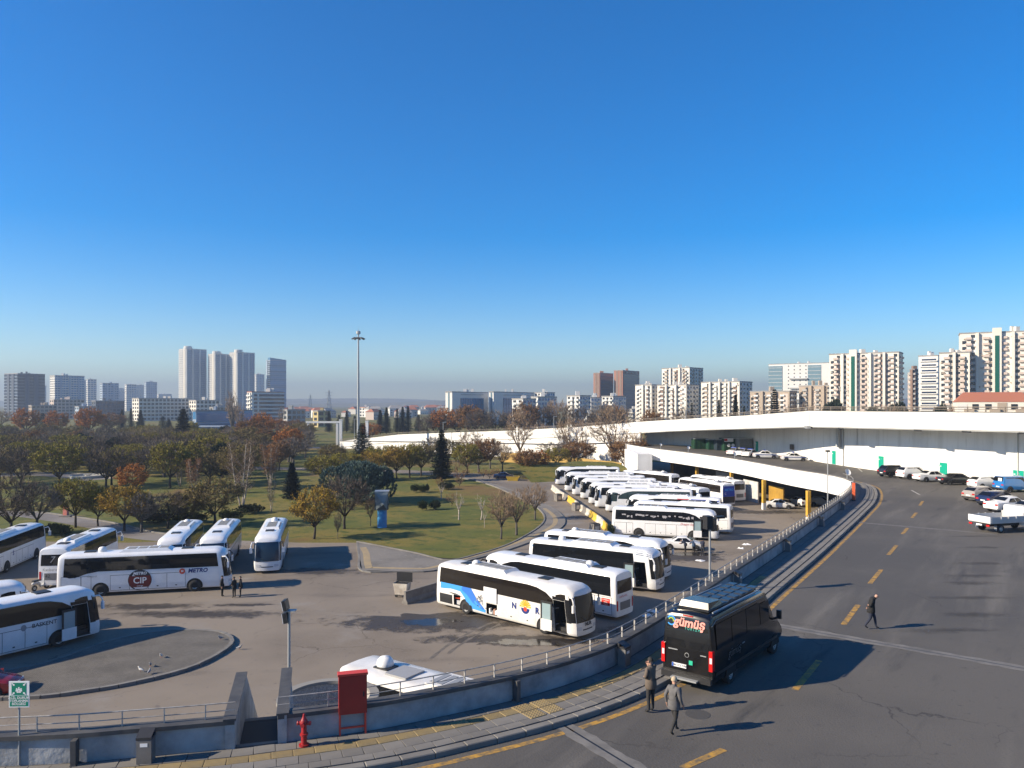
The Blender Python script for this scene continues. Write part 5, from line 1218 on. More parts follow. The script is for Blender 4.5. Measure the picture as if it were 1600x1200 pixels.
# BASKENT
T9 = coach('white coach with small grey emblem and open front door by the paved island', L=12.8, style='arc', glass=M_GLASSB, door='open')
side_text(T9, 'BASKENT', .36, M_INK, 9.15, 1.75, -1, .02, bold=.004)
pt = T_pt[T9.name][0]; mb = MB(); mb.face([pt(7.9+.17*cos(t), 1.75+.2*sin(t), -1, .02) for t in [q*pi/8 for q in range(16)]]); mb.build('grey_emblem', M_GREYP, T9)
b = GL(158, 995); d = radians(54); place_side(T9, Vector((b.x-cos(d), b.y-sin(d), 0)), b, -1)
T10 = coach('white coach with only its roof showing beyond the open-door coach', L=12.4, style='arc')
b = G(58, 912, LOT+3.4); place_end(T10, b.x-1.2, b.y+.9, 38, 1)
# coach below the parapet
T11 = coach('white coach close under the parapet with a big dome on its roof', L=12.0, style='full', dome=False, ac=0, paint=M_WHITE2, flat=True)
mb = MB(); mb.lathe([(.40, 0), (.42, .16), (.37, .34), (.25, .47), (.001, .52)], 18, (-6+1.9, 0.1, 3.55)); mb.build('dome_antenna', M_DISH, T11, auto=60)
mb = MB(); mb.box((-6+2.7, -.75, 3.56), (-6+4.0, .55, 3.66)); mb.build('solar_panel', mat('panel_grey', (0.3, 0.3, 0.3), 0.5), T11)
mb = MB(); mb.box((-6+5.2, -.8, 3.57), (-6+7.4, .8, 3.74)); o = mb.build('roof_unit', M_WHITE2, T11)
for k in range(5): mb = MB(); mb.box((-6+5.3+k*.42, -.6, 3.741), (-6+5.6+k*.42, .6, 3.76)); mb.build('unit_vent', M_GREYP, o)
d = Vector((0.82, -0.574, 0)).normalized(); m = Vector((-7.7, 38.2, 0)); place_end(T11, m.x, m.y, math.degrees(atan2(d.y, d.x)), -1)
# ------------------------------------------------------------------ cars
def carpaint(name, col, rough=0.25): return mat('car_'+name, col, rough, (1.3, tuple(c*.85 for c in col), 0.2), coat=0.6)
P_WHITE = carpaint('white', (0.74, 0.74, 0.73)); P_BLACK = carpaint('black', (0.018, 0.018, 0.02)); P_NAVY = carpaint('navy', (0.012, 0.02, 0.06)); P_GREY = carpaint('beige_grey', (0.32, 0.29, 0.26)); P_BLUE = carpaint('bright_blue', (0.02, 0.16, 0.42)); P_RED = carpaint('red', (0.42, 0.02, 0.02)); P_SILV = carpaint('silver', (0.5, 0.5, 0.49))
# station: x from rear, underside, shoulder, top, half width at top
SED = dict(L=4.5, hw=.88, r=.31, wx=(.82, 3.62), c=(3, 4, 5, 6), st=[(0, .38, .80, .82, .60), (.06, .30, .93, .97, .68), (.5, .26, .95, 1.02, .72), (.95, .24, .95, 1.06, .72), (1.6, .22, .94, 1.40, .60), (2.55, .22, .92, 1.45, .60), (3.35, .22, .90, 1.0, .72), (4.0, .24, .80, .84, .72), (4.38, .28, .68, .72, .66), (4.5, .36, .56, .60, .56)])
HAT = dict(L=4.1, hw=.87, r=.31, wx=(.68, 3.25), c=(1, 2, 3, 4), st=[(0, .38, .86, .90, .62), (.08, .28, .96, 1.06, .70), (.6, .24, .96, 1.42, .60), (2.3, .22, .93, 1.50, .60), (3.05, .22, .92, 1.04, .72), (3.65, .24, .82, .88, .72), (3.98, .28, .70, .75, .66), (4.1, .36, .56, .60, .56)])
SUV = dict(L=4.35, hw=.92, r=.36, wx=(.78, 3.45), c=(1, 2, 3, 4), st=[(0, .48, .98, 1.02, .66), (.07, .36, 1.06, 1.16, .74), (.5, .32, 1.06, 1.62, .64), (2.45, .30, 1.04, 1.68, .64), (3.15, .30, 1.02, 1.16, .76), (3.85, .32, .95, 1.02, .76), (4.22, .36, .80, .86, .70), (4.35, .44, .62, .66, .60)])
VAN = dict(L=4.4, hw=.92, r=.33, wx=(.8, 3.4), c=(1, 2, 3, 4), st=[(0, .44, 1.0, 1.05, .74), (.06, .32, 1.08, 1.2, .78), (.2, .30, 1.08, 1.78, .74), (2.6, .28, 1.06, 1.84, .74), (3.3, .28, 1.04, 1.18, .78), (3.95, .3, .95, 1.02, .76), (4.28, .34, .8, .86, .70), (4.4, .44, .6, .64, .6)])
def car(label, loc, deg, spec, paint, name='parked_car', group=None, cat='car', police=False, glass=M_GLASS, cargo=False):
    T = thing(name, label, cat, loc, radians(deg), group)
    L, hw = spec['L'], spec['hw']; X = lambda x: x-L/2
    def sec(s):
        x, zb, zs, zt, ht = s; k = 1.0 if .15 < x < L-.5 else (.93 if x < .15 else (.94 if x < L-.2 else .80))
        h = hw*k; hu = min(ht, h*.95)
        up = [(h*.90, zb), (h*.985, zb+.14), (h, lerp(zb, zs, .6)), (h*.97, zs), (hu, max(zs+.005, zt-.06)), (hu*.82, zt), (0, zt+.02)]
        return [(X(x), -y, z) for y, z in up]+[(X(x), y, z) for y, z in reversed(up[:-1])]
    rows = [sec(s) for s in spec['st']]
    mb = MB(); mb.grid(rows, 0); n = len(rows[0])
    mb.f.append(tuple(range(n))); mb.m.append(0); e = len(mb.v)-n; mb.f.append(tuple(e+n-1-i for i in range(n))); mb.m.append(0)
    for i in range(len(rows)-1): mb.f.append((i*n, i*n+n-1, (i+1)*n+n-1, (i+1)*n)); mb.m.append(0)
    mb.build('body_shell', paint, T, fix=True, auto=35)
    c0, c1, c2, c3 = spec['c']; V = lambda i, j: Vector(rows[i][j])
    def off(pts, d):
        nn = (pts[1]-pts[0]).cross(pts[2]-pts[0]).normalized(); c = sum(pts, Vector())/len(pts)
        if nn.dot(c-Vector((0, 0, .8))) < 0: nn = -nn
        return [p+nn*d for p in pts]
    for sg, (js, jt) in ((-1, (3, 4)), (1, (n-4, n-5))):
        A, B, C, D = V(c0, js), V(c3, js), V(c2, jt), V(c1, jt)
        up = Vector((0, 0, .03)); 
        def edge(t, v): # t along, v up
            return A.lerp(B, t).lerp(D.lerp(C, t), v)
        for a, b in ((.10, .5), (.53, .93)):
            q = [edge(a, .06), edge(b, .06), edge(b, .9), edge(a, .9)]
            if cargo and b < .6: continue
            mb = MB(); mb.face(off(q, .012)); mb.build('window_pane', glass, T)
    for nm, (i, j) in (('windshield', (c2, c3)), ('rear_window', (c0, c1))):
        rws = []
        for t in (.1, .5, .9): rws.append([V(i, q).lerp(V(j, q), t)+Vector((.02 if nm == 'windshield' else -.02, 0, .02)) for q in (5, 6, 7)])
        for r in rws: r[0].y *= 1.05; r[2].y *= 1.05
        mb = MB(); mb.grid(rws); mb.build(nm, glass, T)
    for sg in (-1, 1):
        for x in spec['wx']:
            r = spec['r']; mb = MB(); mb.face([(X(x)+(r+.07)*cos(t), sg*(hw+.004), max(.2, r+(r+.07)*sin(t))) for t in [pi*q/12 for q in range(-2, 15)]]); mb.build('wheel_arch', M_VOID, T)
            add_wheel(T, X(x), sg*(hw-.08), r, .2, 'wheel', -1 if sg < 0 else 1, False)
        s = spec['st'][1]; mb = MB(); mb.bbox((X(.03), sg*hw*.72, lerp(s[1], s[2], .72)), (.1, .3, .15)); mb.build('tail_light', M_RED, T)
        s = spec['st'][-2]; mb = MB(); mb.bbox((X(L-.16), sg*hw*.66, s[2]-.06), (.2, .3, .12)); mb.build('headlight', M_LENS, T)
        mb = MB(); p = V(c3, 3); mb.bbox((p.x-.25, sg*(hw+.1), p.z+.1), (.12, .2, .13)); mb.build('mirror', paint, T)
    mb = MB(); mb.bbox((X(-.005), 0, .62), (.03, .5, .11)); mb.build('number_plate', M_PLATE, T)
    mb = MB(); mb.bbox((X(.03), 0, .42), (.12, hw*1.7, .12)); mb.build('rear_bumper', M_BLACK if paint is not P_WHITE else paint, T)
    if police:
        for sg in (-1, 1): mb = MB(); mb.box((X(.4), sg*(hw+.006)-.002, .62), (X(4.1), sg*(hw+.006)+.002, .78)); mb.build('blue_stripe', M_NAVY, T)
        mb = MB(); mb.bbox((X(2.1), 0, 1.53), (.25, 1.0, .11)); mb.build('light_bar', M_BLUEP, T)
    return T
def C(px, py): p = G(px, py); return (p.x, p.y, 0)
car('black sport utility car nosed to the wall by a green door', C(1398, 745), 14, SUV, P_BLACK, 'parked_car', 'cars at the terminal wall')
car('white sport utility car between black car and white saloon', C(1428, 748), 12, SUV, P_WHITE, 'parked_car', 'cars at the terminal wall')
car('white saloon car between white utility car and black saloon', C(1456, 752), 8, SED, P_WHITE, 'parked_car', 'cars at the terminal wall')
car('black saloon car with red tail light below a green door', C(1495, 757), 3, SED, P_BLACK, 'parked_car', 'cars at the terminal wall')
car('white hatchback half hidden by the bright blue van', C(1542, 763), 10, HAT, P_WHITE, 'parked_car', 'cars at the terminal wall')
t = car('bright blue van with a white patch on its rear window', C(1586, 768), 8, VAN, P_BLUE, 'parked_van', None, 'van')
mb = MB(); mb.bbox((-2.215, -.35, 1.45), (.02, .55, .35)); mb.build('rear_pane', M_PLATE, t); mb = MB(); mb.bbox((-2.215, .38, 1.45), (.02, .5, .35)); mb.build('rear_pane', M_GLASS, t)
car('beige grey hatchback first in the angled parking row', C(1536, 782), 18, HAT, P_GREY, 'parked_car', 'cars in the angled parking row')
car('navy blue saloon beside the beige grey hatchback', C(1560, 790), 18, HAT, P_NAVY, 'parked_car', 'cars in the angled parking row')
car('white saloon with slanted red tail lights beside the navy car', C(1577, 799), 16, SED, P_WHITE, 'parked_car', 'cars in the angled parking row')
car('white saloon directly behind the white pickup bed', C(1612, 807), 16, SED, P_WHITE, 'parked_car', 'cars in the angled parking row')
for k, (px, py, dg, lab) in enumerate(((1147, 711, 55, 'white police saloon with blue stripe beside the kiosk, first of the group'), (1161, 712.5, 50, 'white police saloon with blue stripe second from the kiosk'), (1173, 714, 45, 'white police saloon with blue stripe third from the kiosk'), (1196, 716, -12, 'white police saloon with blue stripe broadside at the end of the group'), (1241, 720, -12, 'white police saloon with blue stripe parked alone below the vent box'))):
    car(lab, C(px, py), dg, SED, P_WHITE, 'police_car', 'police cars at the terminal wall', police=True)
# lower level cars
def CL(px, py): p = GL(px, py); return (p.x, p.y, LOT)
car('white saloon with dark windows in front of the bay columns', CL(1217, 794), -15, SED, P_WHITE, 'parked_car', None)
car('white hatchback with open tailgate in the dark bay', CL(1249, 790), 100, HAT, P_WHITE, 'parked_car', None)
car('pale car roof behind the railing under the fascia', CL(1284, 790), -10, HAT, P_SILV, 'parked_car', None)
car('white saloon being washed by three men beside the script coach', CL(1068, 858), -14, SED, P_WHITE, 'parked_car', None)
car('red car behind the assembly sign', (-29.6, 43.0, LOT), 10, HAT, P_RED, 'parked_car', None)
car('dark saloon on the park road by the heap of branches', CL(787, 748), 5, SED, P_NAVY, 'parked_car', None)
car('white saloon far off among the bare park trees', CL(152, 691), 5, SED, P_WHITE, 'parked_car', None)
t = thing('yellow_skip', 'small yellow skip beside the dark car on the park road', 'skip', CL(801, 751)); mb = MB(); mb.grid([[(-1, -.6, 0), (1, -.6, 0), (1, .6, 0), (-1, .6, 0)], [(-1.4, -.8, .9), (1.4, -.8, .9), (1.4, .8, .9), (-1.4, .8, .9)]], 0, True); mb.build('skip_body', M_BYEL, t); mb = MB(); mb.box((-1.3, -.7, .8), (1.3, .7, .86)); mb.build('skip_load', M_VOID, t)

# white flatbed pickup
p = G(1580, 833); T = thing('flatbed_truck', 'white flatbed pickup truck with ribbed drop sides', 'truck', (p.x+.3, p.y+1.2, 0), radians(16))
mb = MB(); mb.box((-2.4, -.5, .5), (2.6, .5, .68)); mb.build('chassis', M_BLACK, T)
mb = MB(); mb.box((-2.6, -1.0, .78), (.7, 1.0, .86)); mb.build('bed_floor', P_SILV, T)
for sg in (-1, 1):
    o = new('drop_side', None, T); mb = MB(); mb.box((-2.56, sg*1.0-.02, .86), (.7, sg*1.0+.02, 1.3)); mb.build('side_board', P_SILV, o)
    for z in (.9, 1.04, 1.18): mb = MB(); mb.box((-2.5, sg*1.03-.012, z), (.66, sg*1.03+.012, z+.07)); mb.build('rib', P_SILV, o)
    for x in (-1.6, -.9, -.1): mb = MB(); mb.box((x, sg*1.05-.02, 1.12), (x+.1, sg*1.05+.02, 1.34)); mb.build('latch', P_WHITE, o)
    mb = MB(); mb.bbox((-2.62, sg*.8, .62), (.06, .3, .14)); mb.build('tail_light', M_RED, T)
    for x in (-1.45, 1.9): add_wheel(T, x, sg*.82, .34, .22, 'wheel', -1 if sg < 0 else 1, True)
    mb = MB(); mb.box((-1.95, sg*.85-.12, .25), (-1.92, sg*.85+.12, .6)); mb.build('mud_flap', M_GREYP, T)
mb = MB(); mb.box((-2.64, -1.02, .84), (-2.58, 1.02, 1.32)); mb.build('tail_gate', P_WHITE, T)
mb = MB(); mb.box((.72, -1.0, .86), (.78, 1.0, 1.5)); mb.build('head_board', P_SILV, T)
mb = MB(); mb.bbox((-2.63, 0, .62), (.04, .52, .12)); mb.build('number_plate', M_PLATE, T)
mb = MB(); prof = [(.85, .5), (.85, 1.9), (1.0, 1.98), (1.9, 1.96), (2.5, 1.2), (3.0, 1.1), (3.05, .5)]
q = [[(x, y, z) for x, z in prof] for y in (-.92, .92)]; mb.grid(q, 0, True); mb.f += [tuple(range(7)), tuple(range(13, 6, -1))]; mb.m += [0, 0]; mb.build('cab', P_WHITE, T, fix=True)
for sg in (-1, 1): mb = MB(); mb.face([(1.0, sg*.935, 1.25), (2.35, sg*.935, 1.25), (1.85, sg*.935, 1.85), (1.0, sg*.935, 1.85)]); mb.build('window_pane', M_GLASS, T)

# ------------------------------------------------------------------ black minibus
M_VBLK = mat('minibus_black', (0.006, 0.006, 0.007), 0.2, coat=0.15); M_VROOF = mat('minibus_roof', (0.012, 0.014, 0.018), 0.35, coat=0.3)
hd = radians(51); d = Vector((cos(hd), sin(hd))); rr_ = Vector((7.03, 27.0)); lf = Vector((-d.y, d.x))
c = rr_+lf*1.0+d*3.5
T = thing('minibus', 'shiny black minibus with pink lettering over its rear doors', 'minibus', (c.x, c.y, 0), hd)
hwm = 1.0
ST_ = [(0.0, .42, 1.45, 2.50, .83), (.07, .36, 1.45, 2.62, .85), (.3, .34, 1.45, 2.70, .86), (2.5, .34, 1.45, 2.74, .87), (4.9, .34, 1.42, 2.72, .86), (5.25, .34, 1.38, 2.62, .82), (6.05, .34, 1.28, 1.50, .86), (6.6, .36, 1.1, 1.28, .84), (6.93, .4, .85, 1.0, .78), (7.0, .5, .7, .85, .7)]
def vsec(s):
    x, zb, zs, zt, ht = s; k = 1 if .2 < x < 6.5 else (.96 if x < .2 else .88); h = hwm*k
    up = [(h*.93, zb), (h*.99, zb+.12), (h, .9 if zs > 1 else zs*.8), (h*.985, zs), (ht+.035, max(zs+.01, zt-.22)), (ht-.02, max(zs+.02, zt-.06)), (ht*.75, zt), (0, zt+.03)]
    return [(x-3.5, -y, z) for y, z in up]+[(x-3.5, y, z) for y, z in reversed(up[:-1])]
rows = [vsec(s) for s in ST_]; n = len(rows[0])
mb = MB(); mb.grid(rows, 0); mb.f.append(tuple(range(n))); mb.m.append(0); e = len(mb.v)-n; mb.f.append(tuple(e+n-1-i for i in range(n))); mb.m.append(0)
for i in range(len(rows)-1): mb.f.append((i*n, i*n+n-1, (i+1)*n+n-1, (i+1)*n)); mb.m.append(0)
o = mb.build('body_shell', M_VBLK, T, fix=True, auto=35)
rear = -3.5
mb = MB(); mb.box((-3.1, -.62, 2.74), (1.3, .62, 2.80)); mb.build('roof_panel', M_VROOF, T)
for k in range(6):
    for y in (-.42, 0, .42): mb = MB(); mb.box((-1.9+k*.62, y-.16, 2.802), (-1.9+k*.62+.40, y+.16, 2.825)); mb.build('roof_rib', M_VROOF, T)
for sg in (-1, 1):
    mb = MB(); mb.path([(-3.1, sg*.78, 2.76), (1.2, sg*.78, 2.76)], .03, 6); mb.build('roof_rail', M_STEEL, T)
    mb = MB(); mb.path([(-3.42, sg*.9, 2.36), (-3.1, sg*.905, 2.52), (1.2, sg*.90, 2.52), (1.9, sg*.88, 2.36)], .012, 4); mb.build('gutter_trim', M_STEEL, T)
mb = MB(); mb.grid([[(-3.0, -.58, 2.79), (-1.75, -.58, 2.79), (-1.75, .58, 2.79), (-3.0, .58, 2.79)], [(-2.9, -.52, 3.02), (-1.9, -.52, 2.96), (-1.9, .52, 2.96), (-2.9, .52, 3.02)]], 0, True); k = len(mb.v); mb.f.append((k-4, k-3, k-2, k-1)); mb.m.append(0); mb.build('roof_air_unit', M_VBLK, T)
# rear doors
for sg in (-1, 1):
    mb = MB(); y0, y1 = (sg*.02, sg*.86); mb.grid([[(rear-.012, y, z) for y in (y0, (y0+y1)/2, y1)] for z in (.5, 1.0, 1.42)]); mb.build('rear_door', M_VBLK, T)
    mb = MB(); mb.grid([[(rear-.014+.05*max(0, z-1.45), y, z) for y in (y0+sg*.06, (y0+y1)/2, y1-sg*.06)] for z in (1.47, 1.8, 2.12)]); mb.build('rear_window', M_GLASS, T)
    mb = MB(); mb.box((rear-.06, sg*.92-.06, .82), (rear+.12, sg*.92+.075, 1.52)); o = mb.build('tail_light', mat('lit_red_glass', (0.55, 0.01, 0.01), 0.2), T)
    mb = MB(); mb.box((rear-.065, sg*.92-.045, 1.1), (rear-.058, sg*.92+.045, 1.3)); mb.build('reverse_lamp', M_LENS, o)
    for x in (-2.0, 2.35): 
        add_wheel(T, x, sg*.88, .36, .24, 'wheel', -1 if sg < 0 else 1, True)
        mb = MB(); mb.face([(x+.45*cos(t), sg*1.006, max(.36, .36+.45*sin(t))) for t in [pi*q/12 for q in range(13)]]); mb.build('wheel_arch', M_VOID, T)
    for a, b in ((-3.2, -1.9), (-1.85, -.55), (-.5, .8), (.85, 1.75)):
        zt = 2.38 if a < .5 else 2.3
        mb = MB(); mb.grid([[(x, sg*(lerp(.985, .925, (z-1.5)/.9)+.012), z) for x in (a, b)] for z in (1.5, 1.95, zt)]); mb.build('window_pane', M_GLASS, T)
    mb = MB(); mb.box((-3.3, sg*1.004-.004, .62), (2.6, sg*1.004+.004, .72)); mb.build('side_moulding', M_BLACK, T)
    o = new('mirror', None, T, (2.45, sg*1.13, 1.6)); mb = MB(); mb.bbox((0, 0, 0), (.13, .18, .34)); mb.build('mirror_head', M_BLACK, o); mb = MB(); mb.tube((0, 0, -.1), (-.1, -sg*.22, -.2), .05, .05, 6); mb.build('mirror_arm', M_BLACK, o)
mb = MB(); rws = [[Vector(rows[5][q]).lerp(Vector(rows[6][q]), t)+Vector((.015, 0, .015)) for q in (5, 6, 7, 8, 9)] for t in (.06, .5, .94)]; mb.grid(rws); mb.build('windshield', M_GLASS, T)
mb = MB(); mb.box((rear-.16, -.95, .36), (rear+.02, .95, .56)); mb.build('rear_bumper', M_BLACK, T)
mb = MB(); mb.box((rear-.34, -.5, .40), (rear-.16, .5, .45)); mb.build('rear_step', M_STEEL, T)
mb = MB(); mb.bbox((rear-.035, .30, .80), (.03, .56, .13)); o = mb.build('number_plate', M_PLATE, T); mb = MB(); mb.bbox((rear-.053, .545, .80), (.004, .06, .13)); mb.build('plate_band', M_BLUEPLATE, o)
put_text(T, '06 CCL 570', .1, M_INK, (rear-.056, .27, .80), (0, -1, 0), (0, 0, 1), bold=.002)
mb = MB(); mb.bbox((rear-.03, -.15, .97), (.02, .14, .15)); mb.build('green_sticker', mat('sticker_green', (0.02, 0.42, 0.25), 0.5), T)
mb = MB(); mb.bbox((rear-.02, .55, 1.34), (.03, .36, .03)); mb.build('door_trim', M_STEEL, T)
mb = MB(); mb.lathe([(.075, 0), (.085, .015), (.07, .02)], 16, (rear-.04, .0, 1.22), axis='y'); mb.v = [(rear-.03-(y-0)*.5, x-rear+.04, z) for x, y, z in mb.v]; mb.build('badge', M_STEEL, T)
mb = MB(); mb.bbox((rear-.02, -.62, 1.3), (.02, .22, .03)); mb.build('door_trim', M_STEEL, T)
mb = MB(); mb.box((rear+.02, -.2, 2.585), (rear+.07, .2, 2.62)); mb.build('brake_light', M_RED, T)
# lettering board over the doors
mb = MB(); mb.grid([[(rear-.018+.11*(z-2.1), y, z) for y in (-.8, 0, .8)] for z in (2.13, 2.34, 2.52)]); mb.build('header_panel', M_VBLK, T)
zd = Vector((.11, 0, 1)).normalized()
put_text(T, 'gümüş', .44, mat('pink_letters', (0.75, 0.30, 0.24), 0.5), (rear-.02, -.08, 2.36), (0, -1, 0), zd, bold=.014, shear=.15)
put_text(T, 'TURİZM', .12, mat('teal_letters', (0.05, 0.42, 0.33), 0.5), (rear-.035, -.22, 2.165), (0, -1, 0), zd, space=1.5)
for r0, r1, a0_, a1_, m in ((.13, .18, .5, 5.6, M_SKYB), (.07, .11, .3, 3.5, mat('lime_letters', (0.3, 0.45, 0.05), 0.5))):
    mb = MB(); mb.grid([[(rear-.03+.11*(r*sin(t)*1.0+.2)*0.5, .62+r*cos(t), 2.36+r*sin(t)) for t in [lerp(a0_, a1_, q/12) for q in range(13)]] for r in (r0, r1)]); mb.build('round_logo', m, T)
put_text(T, 'gümüş', .42, mat('dim_letters', (0.09, 0.085, 0.085), 0.4), (-1.7, -1.012, 1.14), (1, 0, 0), (0, 0, 1), shear=.2)
mb = MB(); mb.box((-1.0, -1.012, 1.22), (-.78, -1.006, 1.26)); mb.build('door_handle', M_STEEL, T)

# ------------------------------------------------------------------ people
SKIN = mat('skin', (0.42, 0.24, 0.17), 0.6)
def person(label, loc, deg, pose, top, trousers, hair=None, height=1.74, shoes=None, coat_len=.0, group=None, cap=None):
    """figure faces +x; the body is one skinned surface, then painted by region"""
    shoes = shoes or M_BLACK
    J = dict(pel=(0, 0, .95), waist=(.0, 0, 1.08), chest=(0.0, 0, 1.32), neckb=(0, 0, 1.47), neck=(.015, 0, 1.53), head=(.03, 0, 1.63), crown=(.02, 0, 1.69),
             shL=(0, .17, 1.42), elL=(-.03, .25, 1.14), haL=(.04, .25, .90), shR=(0, -.17, 1.42), elR=(-.03, -.25, 1.14), haR=(.04, -.25, .90),
             hipL=(0, .095, .9), knL=(.02, .10, .50), anL=(0, .10, .09), toL=(.15, .11, .04), hipR=(0, -.095, .9), knR=(.02, -.10, .50), anR=(0, -.10, .09), toR=(.15, -.11, .04))
    J.update(pose)
    R_ = dict(pel=.155, waist=.15, chest=.165, neckb=.075, neck=.055, head=.095, crown=.075, shL=.085, shR=.085, elL=.058, elR=.058, haL=.04, haR=.04, hipL=.105, hipR=.105, knL=.068, knR=.068, anL=.046, anR=.046, toL=.038, toR=.038)
    if coat_len: R_['pel'] = .18; R_['hipL'] = R_['hipR'] = .125; R_['waist'] = .175; R_['chest'] = .18
    E = [('pel', 'waist'), ('waist', 'chest'), ('chest', 'neckb'), ('neckb', 'neck'), ('neck', 'head'), ('head', 'crown'), ('chest', 'shL'), ('shL', 'elL'), ('elL', 'haL'), ('chest', 'shR'), ('shR', 'elR'), ('elR', 'haR'), ('pel', 'hipL'), ('hipL', 'knL'), ('knL', 'anL'), ('anL', 'toL'), ('pel', 'hipR'), ('hipR', 'knR'), ('knR', 'anR'), ('anR', 'toR')]
    names = list(J); V = [Vector(J[k]) for k in names]; RR = [R_[k] for k in names]; ed = [(names.index(a), names.index(b)) for a, b in E]
    for s in 'LR':       # hand: palm, four fingers and a thumb
        h = V[names.index('ha'+s)]; el = V[names.index('el'+s)]; dd = (h-el).normalized(); sd = dd.cross(Vector((1, 0, 0)) if abs(dd.x) < .8 else Vector((0, 0, 1))).normalized(); fw = sd.cross(dd)
        pi_ = len(V); V.append(h+dd*.07); RR.append(.036); ed.append((names.index('ha'+s), pi_))
        for q, ln in enumerate((.075, .09, .085, .065)):
            a = len(V); V.append(h+dd*.10+fw*(-.03+.02*q)); RR.append(.009); V.append(h+dd*(.10+ln)+fw*(-.03+.02*q)+sd*.02); RR.append(.008); ed += [(pi_, a), (a, a+1)]
        a = len(V); V.append(h+dd*.06+fw*.055); RR.append(.011); V.append(h+dd*.11+fw*.07); RR.append(.009); ed += [(pi_, a), (a, a+1)]
    me = bpy.data.meshes.new('person'); me.from_pydata([tuple(v) for v in V], ed, [])
    tmp = bpy.data.objects.new('person', me); COL.objects.link(tmp)
    md = tmp.modifiers.new('skin', 'SKIN'); md.use_smooth_shade = True
    for i, sv in enumerate(me.skin_vertices[0].data):
        r = RR[i]; sv.radius = (r, r); sv.use_root = (i == 0)
        if i < len(names) and names[i] in ('chest', 'waist', 'pel'): sv.radius = (r*1.1, r*.75) if False else (r, r*.86)
        if i < len(names) and names[i] == 'head': sv.radius = (r*.85, r)
    ss = tmp.modifiers.new('sub', 'SUBSURF'); ss.levels = 1; ss.render_levels = 1
    dg = bpy.context.evaluated_depsgraph_get(); dg.update()
    body = bpy.data.meshes.new_from_object(tmp.evaluated_get(dg)); bpy.data.objects.remove(tmp); bpy.data.meshes.remove(me)
    body.materials.clear()
    for m in (top, trousers, SKIN, shoes): body.materials.append(m)
    segs = [(V[a], V[b], names[a] if a < len(names) else 'hand', names[b] if b < len(names) else 'hand') for a, b in ed]
    idx = []
    for pol in body.polygons:
        c = pol.center; best = None
        for a, b, na, nb in segs:
            ab = b-a; t = max(0, min(1, (c-a).dot(ab)/max(1e-9, ab.length_squared))); q = (c-(a+ab*t)).length
            if best is None or q < best[0]: best = (q, na, nb, t)
        _, na, nb, t = best
        if nb in ('hand',) or na == 'hand': i = 2
        elif nb in ('neck', 'head', 'crown'): i = 2 if nb != 'neck' else 0
        elif nb in ('toL', 'toR'): i = 3
        elif nb in ('anL', 'anR', 'knL', 'knR'): i = 0 if (coat_len and nb[:2] == 'kn' and t < coat_len) else 1
        elif nb in ('hipL', 'hipR'): i = 0
        else: i = 0
        idx.append(i)
    body.polygons.foreach_set('material_index', idx); body.polygons.foreach_set('use_smooth', [True]*len(idx))
    T = thing('person', label, 'person', loc, radians(deg), group, height/1.77)
    new('body', body, T)
    hd = Vector(J['head']); nk = Vector(J['neck']); up = (hd-nk).normalized(); fwd = Vector((1, 0, 0)); fwd = (fwd-up*fwd.dot(up)).normalized(); rt = up.cross(fwd)
    M = Matrix((( fwd.x, rt.x, up.x, hd.x), (fwd.y, rt.y, up.y, hd.y), (fwd.z, rt.z, up.z, hd.z), (0, 0, 0, 1)))
    def local(mb, nm, m, sm=True):
        mb.v = [tuple(M @ Vector(v)) for v in mb.v]; mb.build(nm, m, T, smooth=sm)
    if hair:
        mb = MB(); rw = []
        for q in range(7):
            ph = pi/2-q*pi/2/5.2; rw.append([(.108*cos(ph)*cos(t)-.016-(0.0 if cos(t) < .3 else .02*q/6), .092*cos(ph)*sin(t), .03+.112*sin(ph)-(0 if cos(t) < .35 else -.045*max(0, q-3)/3)) for t in [2*pi*k/16 for k in range(16)]])
        mb.grid(rw, 0, True); local(mb, 'hair' if not cap else 'flat_cap', hair)
        if cap: mb = MB(); mb.grid([[(.07, -.07, .07), (.11, -.05, .062), (.11, .05, .062), (.07, .07, .07)], [(.08, -.06, .075), (.17, -.04, .05), (.17, .04, .05), (.08, .06, .075)]]); local(mb, 'cap_peak', hair)
    mb = MB(); mb.grid([[(.09, -.012, .025), (.095, .012, .025)], [(.125, -.016, -.02), (.125, .016, -.02)], [(.09, -.014, -.028), (.09, .014, -.028)]]); local(mb, 'nose', SKIN)
    for s in (-1, 1):
        mb = MB(); mb.lathe([(.001, -.006), (.026, -.006), (.028, .006), (.001, .006)], 8, (0, s*.094, 0), axis='y'); local(mb, 'ear', SKIN)
        mb = MB(); mb.lathe([(.001, .0), (.011, .0), (.001, .006)], 8, (.088, s*.032, .02)); local(mb, 'eye', M_INK)
    mb = MB(); mb.grid([[(.097, -.022, -.052), (.1, 0, -.05), (.097, .022, -.052)], [(.095, -.02, -.06), (.098, 0, -.06), (.095, .02, -.06)]]); local(mb, 'mouth', mat('lips', (0.3, 0.12, 0.1), 0.6))
    # jacket hem and collar
    if coat_len >= 0:
        b = Vector(J['pel']); mb = MB(); rw = []
        for z, rx, ry in ((.12, .165, .185), (0, .175, .20), (-.14, .18, .205), (-.16, .17, .195)): rw.append([(b.x+rx*cos(t), b.y+ry*sin(t), b.z+z-(coat_len*.1 if z < 0 else 0)) for t in [2*pi*k/18 for k in range(18)]])
        mb.grid(rw, 0, True); mb.build('jacket_hem', top, T, smooth=True)
        b = Vector(J['neckb']); mb = MB(); rw = [[(b.x+r*cos(t), b.y+r*1.05*sin(t), b.z+z) for t in [2*pi*k/14 for k in range(14)]] for r, z in ((.10, -.03), (.085, .02), (.075, .05))]; mb.grid(rw, 0, True); mb.build('collar', top, T, smooth=True)
    return T
